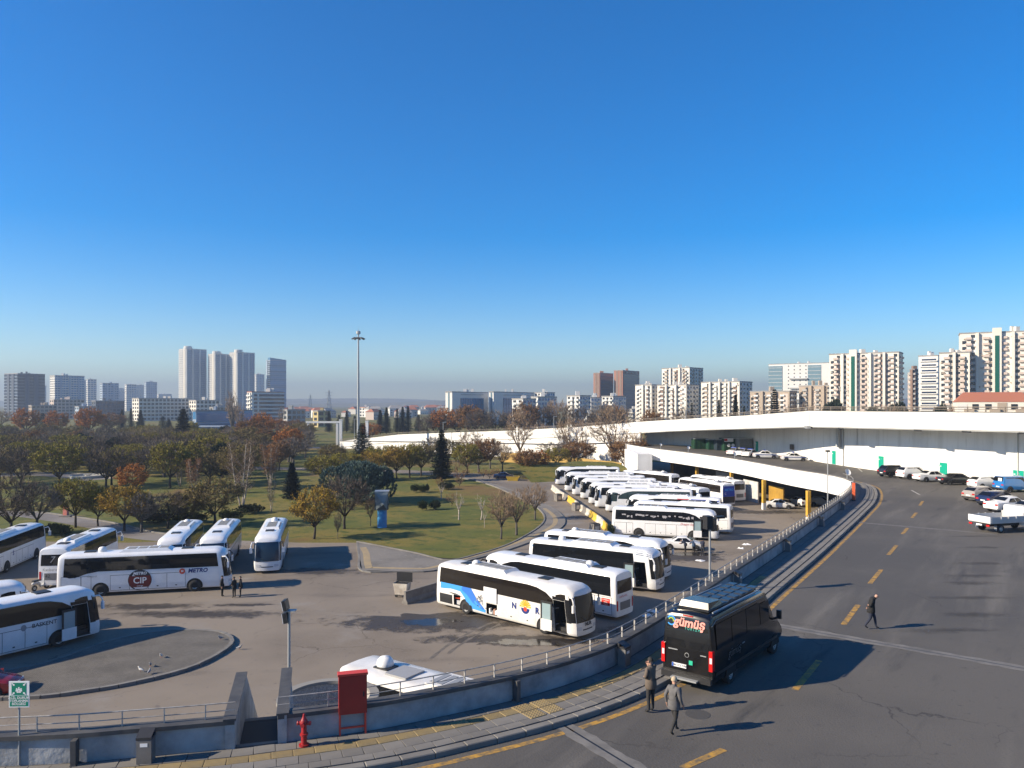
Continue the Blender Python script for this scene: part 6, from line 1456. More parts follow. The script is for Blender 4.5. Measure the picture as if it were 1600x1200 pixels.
CL_BROWN = mat('brown_jacket', (0.13, 0.10, 0.075), 0.85, (6, (0.09, 0.07, 0.055), .2)); CL_BLACK = mat('black_cloth', (0.012, 0.012, 0.013), 0.9); CL_DARK = mat('dark_trousers', (0.025, 0.024, 0.024), 0.9); CL_GREY = mat('grey_jacket', (0.12, 0.115, 0.115), 0.85, (6, (0.08, 0.078, 0.08), .2)); CL_NAVY = mat('navy_cloth', (0.02, 0.025, 0.045), 0.9); CL_BLUE = mat('blue_overall', (0.04, 0.07, 0.12), 0.9)
HAIR_D = mat('dark_hair', (0.02, 0.016, 0.013), 0.8); HAIR_G = mat('grey_hair', (0.22, 0.2, 0.18), 0.8); CAP_BEIGE = mat('beige_cap', (0.42, 0.33, 0.22), 0.9)
STAND_HAND_FACE = dict(elR=(.14, -.22, 1.16), haR=(.16, -.08, 1.44), elL=(.02, .24, 1.16), haL=(.14, .1, 1.12))
WALK = dict(knL=(.16, .09, .52), anL=(.22, .09, .10), toL=(.36, .1, .06), knR=(-.04, -.09, .50), anR=(-.26, -.09, .16), toR=(-.13, -.1, .06), elL=(-.1, .25, 1.16), haL=(-.04, .25, .94), elR=(-.02, -.25, 1.16), haR=(.10, -.24, .95))
p = G(1017, 1113); person('man in a brown jacket holding a phone to his face by the minibus', (p.x, p.y, 0), 130, STAND_HAND_FACE, CL_BROWN, CL_DARK, HAIR_D, 1.82)
p = G(1053, 1147); person('man in beige cap and grey open jacket walking behind the minibus', (p.x, p.y, 0), 40, WALK, CL_GREY, CL_DARK, CAP_BEIGE, 1.78, cap=True)
HUNCH = dict(WALK); HUNCH.update(chest=(.06, 0, 1.30), neckb=(.13, 0, 1.42), neck=(.18, 0, 1.47), head=(.24, 0, 1.53), crown=(.27, 0, 1.58), shL=(.06, .17, 1.38), shR=(.06, -.17, 1.38), elL=(-.04, .24, 1.12), elR=(-.04, -.24, 1.12), haL=(-.12, .06, 1.0), haR=(-.12, -.06, 1.0))
p = G(1361, 983); person('balding man in a long black coat walking alone with bowed head', (p.x, p.y, 0), -20, HUNCH, CL_BLACK, CL_NAVY, None, 1.76, coat_len=.25)
for px, py, dg, lab in ((347, 932, 0, 'man in black standing by the door of the lettered coach'), (366, 934, 150, 'man in black jacket with hands in front, middle of the group of three'), (376, 933, 200, 'man in dark clothes on the far side of the group of three')):
    p = GL(px, py); person(lab, (p.x, p.y, LOT), dg, {} if px != 366 else dict(elL=(.05, .24, 1.15), haL=(.18, .06, 1.08), elR=(.05, -.24, 1.15), haR=(.18, -.06, 1.08)), CL_BLACK, CL_BLACK, HAIR_D, 1.76, group='men by the lettered coach')
BEND = dict(waist=(.05, 0, 1.06), chest=(.25, 0, 1.18), neckb=(.38, 0, 1.24), neck=(.44, 0, 1.26), head=(.53, 0, 1.27), crown=(.58, 0, 1.27), shL=(.28, .17, 1.22), shR=(.28, -.17, 1.22), elL=(.40, .2, .98), haL=(.58, .14, .98), elR=(.40, -.2, .98), haR=(.58, -.14, .98))
for px, py, dg, lab in ((1071, 864, 140, 'man bending over the bonnet of the washed white car'), (1084, 865, 110, 'man in blue overalls bending to the door of the washed car'), (1098, 865, 80, 'man leaning over the tail of the washed car')):
    p = GL(px, py); person(lab, (p.x, p.y, LOT), dg, BEND, CL_NAVY if px != 1084 else CL_BLUE, CL_DARK, HAIR_D, 1.76, group='men washing the white car')
# pigeons on the island and road
M_PIG = mat('pigeon_grey', (0.22, 0.23, 0.25), 0.8); M_PIGW = mat('pigeon_white', (0.55, 0.55, 0.53), 0.8)
rr = random.Random(6)
for k, (px, py) in enumerate(((252, 1028), (235, 1042), (220, 1050), (233, 1053), (374, 1015), (345, 1000))):
    p = G(px, py, LOT+.17 if px < 360 else LOT)
    t = thing('pigeon', ('white pigeon' if k in (0, 2) else 'grey pigeon')+(' standing on the block paving of the traffic island' if px < 360 else ' standing on the asphalt beside the island'), 'bird', (p.x, p.y, LOT+.17 if px < 360 else LOT), rr.uniform(0, 6), 'pigeons round the traffic island', 1.15)
    m = M_PIGW if k in (0, 2) else M_PIG
    mb = MB(); mb.path([(-.2, 0, .1), (-.12, 0, .12), (-.03, 0, .14), (.06, 0, .16), (.10, 0, .21), (.12, 0, .26), (.15, 0, .27), (.19, 0, .262)], [.012, .03, .06, .06, .035, .03, .026, .004], 10); mb.build('body', m, t, smooth=True)
    for s in (-1, 1):
        mb = MB(); mb.tube((.01, s*.025, .1), (.015, s*.03, .0), .007, .007, 5); mb.build('leg', mat('bird_leg', (0.4, 0.12, 0.1), .7), t)
# scooter behind the emblem coach
p = GL(79, 915); t = thing('motor_scooter', 'grey motor scooter standing behind the emblem coach', 'scooter', (p.x, p.y-1.5, LOT), 1.2)
for x in (-.55, .6): o = new('wheel', None, t, (x, 0, .25)); ty, ri, ho = wheel_meshes(.25, .12); new('tyre', ty, o); new('rim', ri, o)
mb = MB(); mb.path([(-.75, 0, .62), (-.4, 0, .7), (-.1, 0, .55), (.0, 0, .3), (.3, 0, .3), (.42, 0, .6), (.38, 0, .95)], [.1, .17, .14, .1, .1, .12, .08], 8); mb.build('fairing', P_SILV, t, smooth=True)
mb = MB(); mb.bbox((-.35, 0, .86), (.7, .28, .1)); mb.build('seat', M_BLACK, t)
mb = MB(); mb.path([(.33, -.35, 1.08), (.38, 0, 1.02), (.33, .35, 1.08)], .02, 6); mb.build('handle_bar', M_BLACK, t)
# ------------------------------------------------------------------ trees
LEAF = {}
def bark(name, col, c2=None): return mat('bark_'+name, col, 0.95, (3.0, c2 or tuple(c*.5 for c in col), .2))
def leafm(name, col, spread=.35, rough=.8): return mat('leaf_'+name, col, rough, island=spread, spec=.2)
def rvec(r): 
    while True:
        v = Vector((r.uniform(-1, 1), r.uniform(-1, 1), r.uniform(-1, 1)))
        if .05 < v.length < 1: return v
def gen_round(seed, H, W, trunk_h, tips, twigs, leaves, leaf_s, bk, tw, lf, flat=.8, tw_len=.7, tw_w=.02, topbias=.0, lean=0.0, up=.35, shell=.55):
    """broad-headed tree: trunk, limbs, branches, twigs (slivers) and leaves"""
    r = random.Random(seed); tr = MB(); cr = MB()
    cz = trunk_h+(H-trunk_h)*.52; rz = (H-trunk_h)*.5; rx = W/2
    top = Vector((r.uniform(-.15, .15)+lean, r.uniform(-.15, .15), trunk_h))
    r0 = .026*H
    tr.path([(0, 0, -.15), (0.0, 0, .15), top*.5+Vector((r.uniform(-.08, .08), 0, 0)), top], [r0*1.5, r0*1.1, r0*.95, r0*.8], 7)
    limbs = []
    for k in range(8):
        a = 2*pi*k/8+r.uniform(-.3, .3); e = r.uniform(.35, .75)
        end = Vector((cos(a)*rx*e, sin(a)*rx*e, cz+rz*r.uniform(-.1, .45)))
        mid = top.lerp(end, .5)+Vector((cos(a), sin(a), 0))*rx*.06+Vector((0, 0, -.1*rz))
        st = top.lerp(Vector((0, 0, trunk_h*.75)), r.random()*.6)
        pts = [st, st.lerp(mid, .5)+rvec(r)*.06, mid, mid.lerp(end, .5)+rvec(r)*.1, end]
        tr.path(pts, [r0*.55, r0*.45, r0*.35, r0*.25, r0*.12], 5); limbs += pts[1:]
    for k in range(tips):
        while True:
            v = rvec(r)
            if v.length > shell: break
        if v.z < -.2: v.z *= flat
        tip = Vector((v.x*rx, v.y*rx, cz+v.z*rz))
        base = min(r.sample(limbs, min(12, len(limbs))), key=lambda q: (q-tip).length+(.5 if q.z > tip.z else 0))
        mid = base.lerp(tip, .55)+rvec(r)*.18
        cr.path([base, mid, tip], [r0*.13, r0*.09, r0*.045], 3, 0)
        out = (tip-Vector((0, 0, cz-rz*.7))).normalized()
        for q in range(twigs):
            st = mid.lerp(tip, r.uniform(.0, 1)); dd = (out*.8+rvec(r)*.9+Vector((0, 0, up))).normalized(); ln = tw_len*r.uniform(.5, 1.2)
            e = st+dd*ln; s = dd.cross(rvec(r)).normalized()*tw_w*r.uniform(.7, 1.2)
            cr.face([st-s, st+s, e], 0)
            for l in range(leaves):
                if r.random() > 1.0: continue
                c = st.lerp(e, r.uniform(.3, 1.05))+rvec(r)*.1; a = rvec(r).normalized()*leaf_s*r.uniform(.6, 1.2); b = a.cross(rvec(r)).normalized()*leaf_s*.6
                if topbias and c.z < cz-rz*.2 and r.random() < topbias: continue
                cr.face([c-a, c+b, c+a], 1)
    return tr.mesh('trunk', bk, True), cr.mesh('crown', [tw, lf])
def gen_birch(seed, H, W, stems, bk, tw, lf, leaves=2):
    r = random.Random(seed); tr = MB(); cr = MB()
    for s in range(stems):
        a = 2*pi*s/stems+r.uniform(-.4, .4); sp = W*.28 if stems > 1 else .1
        pts = [Vector((.08*cos(a)*(stems > 1), .08*sin(a)*(stems > 1), -.1))]
        for k in range(1, 7): t = k/6; pts.append(Vector((cos(a)*sp*t**.8, sin(a)*sp*t**.8, H*.97*t))+rvec(r)*.12)
        tr.path(pts, [.012*H*(1-.86*k/6)+.008 for k in range(7)], 6)
        for k in range(80):
            t = r.uniform(.25, 1); f = t*6; i = min(int(f), 5); st = pts[i].lerp(pts[i+1], f-i)
            b = r.uniform(0, 6.28); ln = W*.42*(1.15-t)*r.uniform(.5, 1)+.3; dd = Vector((cos(b)*.75, sin(b)*.75, .75)).normalized(); e = st+dd*ln
            tr.path([st, st.lerp(e, .5)+Vector((0, 0, -.05)), e], [.02, .014, .007], 3)
            for q in range(9):
                s2 = st.lerp(e, r.uniform(.3, 1)); d2 = (dd*.5+rvec(r)*.8+Vector((0, 0, -.1))).normalized(); e2 = s2+d2*r.uniform(.3, .8); w = d2.cross(rvec(r)).normalized()*.02
                cr.face([s2-w, s2+w, e2], 0)
                for l in range(leaves):
                    c = s2.lerp(e2, r.uniform(.2, 1)); a_ = rvec(r).normalized()*.09; b_ = a_.cross(rvec(r)).normalized()*.06; cr.face([c-a_, c+b_, c+a_], 1)
    return tr.mesh('trunk', bk, True), cr.mesh('crown', [tw, lf])
def gen_spruce(seed, H, W, bk, lf, levels=34, dens=12, droop=.25, start=.08):
    r = random.Random(seed); tr = MB(); cr = MB()
    tr.path([(0, 0, -.1), (0, 0, H*.5), (0, 0, H)], [.018*H, .011*H, .003*H], 7)
    for k in range(levels):
        t = start+(1-start)*(k/levels)**.92; z = H*t; R_ = W/2*(1-t)**.8*r.uniform(.82, 1.12)+.08; nb = max(5, int(11*(1-t)+5))
        for q in range(nb):
            a = 2*pi*q/nb+r.uniform(-.3, .3)+k; ln = R_*r.uniform(.72, 1.12); dd = Vector((cos(a), sin(a), 0)); sd = Vector((-sin(a), cos(a), 0))
            for i in range(dens):
                u = (i+r.random())/dens; c = dd*(ln*u)+Vector((0, 0, z-droop*ln*u+.18*ln*u*u+r.uniform(-.06, .06))); w = (.14+.30*(1-u))*W/5
                for s in (-1, 1):
                    e = c+sd*s*w*r.uniform(.7, 1.3)+dd*w*.7+Vector((0, 0, r.uniform(-.14, .06))); v = dd*.12*W/4+Vector((0, 0, r.uniform(.02, .14)))
                    cr.face([c-v, c+v, e])
                cr.face([c+sd*.04, c-sd*.04, c+dd*w+Vector((0, 0, .12*r.random()))])
    return tr.mesh('trunk', bk, True), cr.mesh('crown', lf)
def gen_mound(seed, H, W, bk, lf, n=2600, stems=5, needle=.5):
    """broad evergreen: upright sprays over an uneven mound"""
    r = random.Random(seed); tr = MB(); cr = MB()
    tr.path([(0, 0, -.1), (0, 0, H*.3), (0.1, 0, H*.6)], [.03*H, .024*H, .012*H], 7)
    lobes = [(Vector((r.uniform(-.6, .6)*W/2, r.uniform(-.6, .6)*W/2, H*r.uniform(.35, .62))), r.uniform(.2, .36)) for _ in range(9)]+[(Vector((0, 0, H*.5)), .42)]
    for c, q in lobes: tr.path([(0, 0, H*.2), Vector((0, 0, H*.2)).lerp(c, .6)+Vector((0, 0, -.2)), c], [.012*H, .008*H, .004*H], 4)
    for k in range(n):
        c, q = r.choice(lobes); v = rvec(r).normalized(); p = c+Vector((v.x*q*W*.62, v.y*q*W*.62, v.z*H*q*.9))
        if p.z < .15: continue
        dd = (v+Vector((0, 0, .9))+rvec(r)*.4).normalized()
        for i in range(4):
            d2 = (dd+rvec(r)*.5).normalized(); e = p+d2*needle*r.uniform(.5, 1.1); w = d2.cross(rvec(r)).normalized()*.11*needle/.5; cr.face([p-w, p+w, e])
    return tr.mesh('trunk', bk, True), cr.mesh('crown', lf)
B_DARK = bark('dark', (0.045, 0.036, 0.03)); B_GREY = bark('grey', (0.10, 0.088, 0.078)); B_WHITE = bark('birch', (0.5, 0.44, 0.37), (0.22, 0.18, 0.15)); B_TAN = bark('tan', (0.26, 0.19, 0.13))
TW_BRN = mat('twig_brown', (0.12, 0.085, 0.055), .95, island=.4); TW_PUR = mat('twig_purple', (0.085, 0.066, 0.052), .95, island=.4); TW_TAN = mat('twig_tan', (0.24, 0.17, 0.11), .95, island=.4); TW_GRY = mat('twig_grey', (0.16, 0.135, 0.11), .95, island=.4); TW_RED = mat('twig_red', (0.15, 0.095, 0.06), .95, island=.4)
L_OLV = leafm('olive', (0.19, 0.165, 0.022)); L_GOLD = leafm('gold', (0.30, 0.19, 0.022)); L_BRN = leafm('brown', (0.165, 0.13, 0.04)); L_ORG = leafm('orange', (0.36, 0.14, 0.03)); L_RST = leafm('rust', (0.20, 0.105, 0.04)); L_DRK = leafm('darkgreen', (0.022, 0.033, 0.02)); L_SPR = leafm('spruce', (0.016, 0.028, 0.022)); L_BLU = leafm('bluespruce', (0.075, 0.115, 0.10)); L_PALE = leafm('pale', (0.2, 0.17, 0.075)); L_GRN = leafm('shrub', (0.035, 0.05, 0.018))
K = {}
def kind(name, *vars_): K[name] = list(vars_)
kind('olive', *[gen_round(10+i, 6.2, 6.6, 1.6, 230, 10, 3, .15, B_DARK, TW_BRN, L_OLV, topbias=.45, tw_w=.026) for i in range(2)])
kind('gold', *[gen_round(20+i, 6.2, 6.8, 1.6, 230, 10, 3, .15, B_DARK, TW_BRN, L_GOLD, topbias=.5, tw_w=.026) for i in range(2)])
kind('brown', *[gen_round(30+i, 6.4, 7.0, 1.7, 230, 11, 2, .14, B_DARK, TW_BRN, L_BRN, topbias=.3, tw_w=.028) for i in range(2)])
kind('bare', *[gen_round(40+i, 7.5, 8.0, 1.8, 200, 13, 0, .1, B_DARK, TW_PUR, L_BRN, tw_len=1.0, tw_w=.03) for i in range(3)])
kind('bare_tan', *[gen_round(50+i, 7.0, 5.6, 1.9, 170, 14, 0, .1, B_GREY, TW_TAN, L_BRN, tw_len=.8, tw_w=.02, up=.7) for i in range(2)])
kind('bare_grey', *[gen_round(60+i, 8.0, 6.5, 2.2, 200, 14, 0, .1, B_GREY, TW_GRY, L_BRN, tw_len=.9, tw_w=.026, up=.6) for i in range(2)])
kind('tall_bare', *[gen_round(70+i, 14, 10, 3.5, 170, 12, 0, .1, B_TAN, TW_TAN, L_BRN, tw_len=1.4, tw_w=.032, up=.8, shell=.35) for i in range(2)])
kind('orange', *[gen_round(80+i, 9, 7, 2.2, 220, 10, 3, .2, B_GREY, TW_RED, L_ORG, shell=.4, tw_w=.03) for i in range(2)])
kind('rust', *[gen_round(90+i, 7, 6, 1.8, 210, 10, 3, .16, B_GREY, TW_RED, L_RST, shell=.45, tw_w=.028) for i in range(2)])
kind('birch', gen_birch(1, 11, 6, 3, B_WHITE, TW_RED, L_ORG, 0), gen_birch(2, 11, 5.5, 2, B_WHITE, TW_TAN, L_RST, 0))
kind('birch_orange', gen_birch(3, 9, 5, 4, B_WHITE, TW_RED, L_ORG, 1))
kind('white_sapling', gen_round(101, 4.0, 2.6, 1.2, 14, 3, 0, .1, B_WHITE, B_WHITE, L_BRN, tw_len=.6, tw_w=.02, up=.9), gen_round(102, 4.0, 2.2, 1.4, 12, 3, 0, .1, B_WHITE, B_WHITE, L_BRN, tw_len=.6, tw_w=.02, up=.9))
kind('spruce', gen_spruce(1, 12, 6.2, B_DARK, L_SPR), gen_spruce(2, 12, 5.4, B_DARK, L_SPR, 32))
kind('blue_spruce', gen_spruce(3, 7, 5.2, B_DARK, leafm('slate', (0.025, 0.038, 0.036)), 26, 12, .1, .04))
kind('cedar', gen_spruce(4, 11, 9, B_DARK, L_DRK, 24, 14, .15, .1))
kind('mound_pine', gen_mound(5, 6.6, 12.5, B_DARK, L_BLU, 6500))
kind('poplar', gen_round(111, 16, 5, 2.0, 120, 10, 0, .1, B_GREY, TW_TAN, L_BRN, tw_len=1.3, tw_w=.03, up=1.6, shell=.2))
kind('shrub', gen_mound(7, 1.6, 2.6, B_DARK, L_GRN, 900, 3, .22), gen_mound(8, 1.5, 3.2, B_DARK, leafm('ground_juniper', (0.03, 0.042, 0.022)), 1000, 3, .25))
kind('twiggy', gen_round(121, 2.0, 2.6, .3, 60, 7, 1, .07, B_DARK, TW_RED, L_RST, tw_len=.4, tw_w=.012))
kind('pale', gen_round(131, 9, 9, 1.5, 170, 9, 2, .16, B_GREY, TW_TAN, L_PALE, shell=.6))
kind('pine', gen_mound(9, 9, 6, B_DARK, L_DRK, 2600, 5, .7))
DIM = dict(olive=(6.2, 6.6), gold=(6.2, 6.8), brown=(6.4, 7), bare=(7.5, 8), bare_tan=(7, 5.6), bare_grey=(8, 6.5), tall_bare=(14, 10), orange=(9, 7), rust=(7, 6), birch=(11, 6), birch_orange=(9, 5), white_sapling=(4, 2.6), spruce=(12, 6), blue_spruce=(7, 5.2), cedar=(11, 9), mound_pine=(6.6, 12.5), poplar=(16, 5), shrub=(1.6, 2.8), twiggy=(2, 2.6), pale=(9, 9), pine=(9, 6))
NAME = dict(olive='round_tree', gold='round_tree', brown='round_tree', bare='bare_tree', bare_tan='bare_tree', bare_grey='bare_tree', tall_bare='tall_bare_tree', orange='orange_tree', rust='rust_tree', birch='birch_tree', birch_orange='birch_tree', white_sapling='white_sapling', spruce='spruce_tree', blue_spruce='spruce_tree', cedar='cedar_tree', mound_pine='spreading_pine', poplar='poplar_tree', shrub='low_shrub', twiggy='twiggy_shrub', pale='willow_tree', pine='pine_tree')
LAB = dict(olive='round-headed tree with thin olive green leaves in the park', gold='round-headed tree with golden brown leaves in the park', brown='round-headed tree with sparse brown leaves in the park', bare='wide bare tree with dark purplish twigs in the park', bare_tan='slender bare tree with tan twigs on the grass', bare_grey='bare grey-twigged tree in the park', tall_bare='tall bare pale-limbed tree in front of the white ramp', orange='leafy orange autumn tree in the park', rust='rust-brown autumn tree in the park', birch='white-stemmed bare birch in the park', birch_orange='white-stemmed birch with orange leaves in the park', white_sapling='whitewashed bare sapling on the lawn', spruce='tall dark pointed spruce', blue_spruce='dense slate-green young spruce on the lawn', cedar='dark layered cedar in the park', mound_pine='broad spreading blue-green pine mound on the lawn', poplar='tall narrow bare poplar beyond the park', shrub='low dark green shrub on the lawn', twiggy='small reddish twiggy shrub on the lawn', pale='pale yellow-green willow in the park', pine='dark bushy evergreen pine')
rt = random.Random(21)
def tree(k, x, y, h=None, w=None, label=None, z=LOT, name=None):
    H, Wd = DIM[k]; sz = (h or H)/H; sx = (w/Wd if w else sz)
    tm, cm = rt.choice(K[k])
    t = thing(name or NAME[k], label or LAB[k], 'shrub' if k in ('shrub', 'twiggy') else 'tree', (x, y, z), rt.uniform(0, 6.28), LAB[k], (sx, sx, sz))
    new('trunk', tm, t); new('crown', cm, t); return t
def TP(k, px, yb, ytop, wpx=None, label=None):
    p = GL(px, yb); m = p.y/F; return tree(k, p.x, p.y, (yb-ytop)*m, wpx*m if wpx else None, label)
# front row
TP('olive', 118, 824, 748, 78, 'olive round-headed tree behind the pink pillar'); TP('olive', 153, 822, 762, 56); TP('gold', 194, 830, 762, 84, 'golden round-headed tree beside the park path kerb'); TP('bare_grey', 221, 832, 770, 62)
TP('brown', 335, 822, 748, 92, 'brown round-headed tree behind the flat roofed coach'); TP('bare', 16, 838, 742, 100); TP('bare_grey', 58, 834, 755, 72); TP('bare', 262, 826, 768, 80); TP('brown', 290, 822, 770, 66)
TP('gold', 491, 842, 762, 76, 'golden round-headed tree next to the coach facing out'); TP('bare', 538, 826, 742, 84, 'wide bare tree with reddish twigs by the blue pylon'); TP('bare_tan', 783, 842, 765, 48); TP('bare_tan', 807, 836, 762, 60); TP('bare_tan', 836, 812, 754, 44)
TP('bare_tan', 528, 842, 800, 14); TP('bare_tan', 579, 822, 775, 20)
TP('spruce', 690, 752, 670, 44, 'lone tall dark spruce on the lawn before the white ramp'); TP('blue_spruce', 456, 780, 722, 38); TP('mound_pine', 563, 784, 716, 124)
TP('cedar', 566, 722, 660, 48, 'dark cedar at the foot of the light mast'); TP('spruce', 286, 700, 638, 42)
TP('birch', 378, 800, 690, 66); TP('birch', 424, 800, 745, 20); TP('birch_orange', 422, 760, 697, 40); TP('birch_orange', 303, 772, 718, 34); TP('birch', 282, 760, 715, 44)
TP('white_sapling', 717, 812, 768, 26); TP('white_sapling', 752, 812, 770, 24); TP('white_sapling', 690, 780, 752, 18); TP('white_sapling', 757, 824, 795, 12)
TP('orange', 206, 778, 725, 50); TP('orange', 451, 722, 668, 50); TP('orange', 40, 684, 638, 42); TP('orange', 88, 682, 642, 38); TP('orange', 140, 684, 637, 46); TP('orange', 408, 700, 645, 40); TP('rust', 390, 706, 655, 46); TP('rust', 436, 735, 690, 40); TP('rust', 415, 715, 670, 40)
for x, yb, yt, w in ((505, 758, 712, 62), (540, 752, 708, 60), (575, 750, 706, 56), (620, 748, 698, 50), (640, 746, 694, 52), (658, 744, 692, 54), (600, 742, 696, 60), (520, 735, 694, 50)): TP(rt.choice(['olive', 'brown', 'gold']), x, yb, yt, w)
for x, yb, yt, w, k in ((730, 742, 694, 50, 'olive'), (748, 738, 690, 56, 'rust'), (766, 732, 685, 40, 'rust'), (785, 738, 690, 36, 'bare_tan'), (822, 744, 702, 44, 'rust'), (840, 742, 704, 42, 'orange'), (870, 732, 700, 44, 'olive'), (720, 756, 722, 30, 'twiggy'), (905, 730, 690, 56, 'rust'), (885, 726, 690, 44, 'bare_grey'), (700, 726, 686, 50, 'brown'), (675, 722, 682, 40, 'bare_grey'), (860, 722, 690, 50, 'bare_tan')): TP(k, x, yb, yt, w)
for x, yb, yt, w in ((812, 724, 640, 56), (895, 724, 652, 70), (958, 730, 632, 84), (930, 722, 655, 64), (985, 735, 672, 60), (735, 718, 672, 50), (845, 716, 660, 44)): TP('tall_bare', x, yb, yt, w)
TP('rust', 975, 738, 690, 50); TP('rust', 998, 736, 688, 40); TP('cedar', 1006, 738, 700, 20, 'narrow dark evergreen climbing the white end wall')
# the dark wood in the middle distance
rw = random.Random(77)
spots = []
for tries in range(9000):
    px, yb = rw.uniform(-30, 480), rw.uniform(692, 768)
    if 60 < px < 180 and 738 < yb < 756: continue
    if px > 395 and yb > 728: continue
    if px > 225 and yb > 752 and rw.random() < .6: continue
    p = GL(px, yb)
    if all((p-q).length > 7.2 for q in spots): spots.append(p)
    if len(spots) > 125: break
for p in spots:
    k = rw.choices(['bare', 'bare_grey', 'brown', 'rust', 'olive', 'cedar', 'pine'], [7, 4, 5, 1.2, 6, 1.0, .8])[0]
    tree(k, p.x, p.y, rw.uniform(6.0, 9.0), rw.uniform(8, 11.5) if k != 'pine' else 6)
TP('pale', 236, 715, 665, 56); TP('pale', 215, 712, 668, 40)
# belt of trees further off
for x, yb, yt, w, k in ((12, 672, 640, 30, 'bare_tan'), (60, 674, 645, 30, 'cedar'), (108, 676, 648, 30, 'cedar'), (165, 676, 646, 40, 'rust'), (176, 674, 648, 24, 'cedar'), (190, 672, 640, 18, 'spruce'), (200, 671, 638, 16, 'spruce'), (212, 672, 640, 18, 'spruce'), (222, 673, 642, 18, 'spruce'), (255, 676, 650, 24, 'cedar'), (265, 678, 655, 22, 'spruce'), (367, 676, 608, 26, 'poplar'), (358, 676, 620, 20, 'poplar'), (378, 678, 628, 18, 'poplar'), (435, 668, 634, 14, 'poplar'), (400, 678, 652, 30, 'rust'), (425, 680, 655, 30, 'orange'), (470, 678, 655, 24, 'rust'), (463, 690, 660, 30, 'bare'),
    (515, 676, 642, 16, 'spruce'), (538, 676, 642, 18, 'spruce'), (526, 678, 648, 18, 'cedar'), (548, 680, 650, 20, 'cedar'), (596, 678, 640, 20, 'spruce'), (607, 678, 636, 20, 'spruce'), (617, 678, 638, 20, 'spruce'), (628, 677, 635, 18, 'spruce'), (641, 677, 634, 20, 'spruce'), (652, 677, 648, 22, 'cedar'), (664, 676, 650, 26, 'bare'), (585, 690, 660, 28, 'orange'), (690, 668, 638, 40, 'orange'), (678, 668, 644, 30, 'bare'), (712, 668, 640, 40, 'bare'), (735, 668, 634, 44, 'rust'), (752, 668, 642, 40, 'bare'), (775, 667, 640, 36, 'bare_grey'), (795, 668, 644, 30, 'bare'), (822, 664, 630, 40, 'rust'), (850, 662, 634, 40, 'bare'), (875, 662, 624, 46, 'bare_tan'), (905, 660, 636, 40, 'bare'), (940, 660, 632, 44, 'bare_grey'), (962, 660, 634, 40, 'rust'), (1012, 656, 640, 30, 'rust'), (1060, 654, 636, 30, 'bare'), (1085, 652, 628, 14, 'cedar'), (1112, 655, 624, 16, 'spruce'), (1136, 655, 616, 24, 'spruce'), (1165, 652, 634, 20, 'cedar'), (1213, 652, 606, 34, 'cedar'), (1272, 650, 630, 40, 'bare_tan'), (1302, 650, 616, 40, 'pine'), (1360, 650, 628, 40, 'pine'), (1430, 650, 620, 34, 'pine'), (1458, 650, 624, 26, 'pine'), (1395, 650, 632, 36, 'bare_tan'), (1235, 650, 632, 30, 'bare'), (1500, 650, 632, 40, 'rust'), (1480, 650, 634, 30, 'bare_tan')):
    d = 19602/(yb-630)
    if px_behind := (x > 660): d = {True: 330}.get(x < 1010, 260)
    xx = (x-800)/F*d; zt = CH-(yt-HZ)*d/F; base = LOT if d < 700 else LOT
    if d > 600: d = 600; xx = (x-800)/F*d; zt = CH-(yt-HZ)*d/F
    h = zt-LOT; tree(k, xx, d+rt.uniform(-12, 12), h, w*d/F*(1.0 if k in ('spruce', 'cedar', 'poplar') else 1.2), None if k not in ('spruce', 'cedar', 'pine') else {'spruce': 'far dark spruce in the belt beyond the park', 'cedar': 'far dark evergreen in the belt beyond the park', 'pine': 'dark bushy pine behind the parking deck'}[k])
# shrubs
for px, py, k, w in ((650, 769, 'shrub', 20), (660, 770, 'shrub', 14), (668, 768, 'shrub', 8), (700, 765, 'shrub', 24), (660, 797, 'shrub', 20), (678, 796, 'shrub', 18), (706, 790, 'twiggy', 22), (686, 762, 'twiggy', 14), (718, 760, 'twiggy', 16), (95, 838, 'shrub', 34), (78, 836, 'shrub', 26), (250, 815, 'shrub', 50), (285, 816, 'shrub', 50), (310, 816, 'shrub', 40), (360, 812, 'shrub', 50), (395, 802, 'shrub', 40), (220, 808, 'shrub', 40), (765, 748, 'twiggy', 20), (755, 746, 'twiggy', 18), (775, 745, 'twiggy', 14), (955, 838, 'shrub', 14), (958, 834, 'shrub', 12)):
    p = GL(px, py); tree(k, p.x, p.y, None, w*p.y/F)

# labels that single out each tree: by the landmark it stands closest to
LM = [('round stone basin', GL(137, 746)), ('pink pillar', GL(103, 807)), ('blue drum pylon', GL(597, 824)), ('tall light mast', Vector((-49.6, 250, LOT))), ('glass station hall', Vector((-165, 415, LOT))), ('white portal frame', Vector((-73, 300, LOT))), ('coach facing out', GL(425, 850)), ('yellow skip', GL(801, 751)), ('white end wall', Vector((26, 165, LOT))), ('bend of the lawn kerb', GL(851, 812)), ('hospital block', Vector((150, 300, LOT))), ('lone lawn spruce', GL(690, 752)), ('edge of the park road', Vector((-175, 330, LOT))), ('three towers', Vector((-210, 480, LOT)))]
ORD = ['', 'second ', 'third ', 'fourth ', 'fifth ', 'sixth ', 'seventh ', 'eighth ', 'ninth ', 'tenth ', 'eleventh ', 'twelfth ', 'thirteenth ', 'fourteenth ', 'fifteenth ', 'sixteenth ', 'seventeenth ', 'eighteenth ', 'nineteenth ', 'twentieth ', 'twenty-first ', 'twenty-second ', 'twenty-third ', 'twenty-fourth ', 'twenty-fifth ']
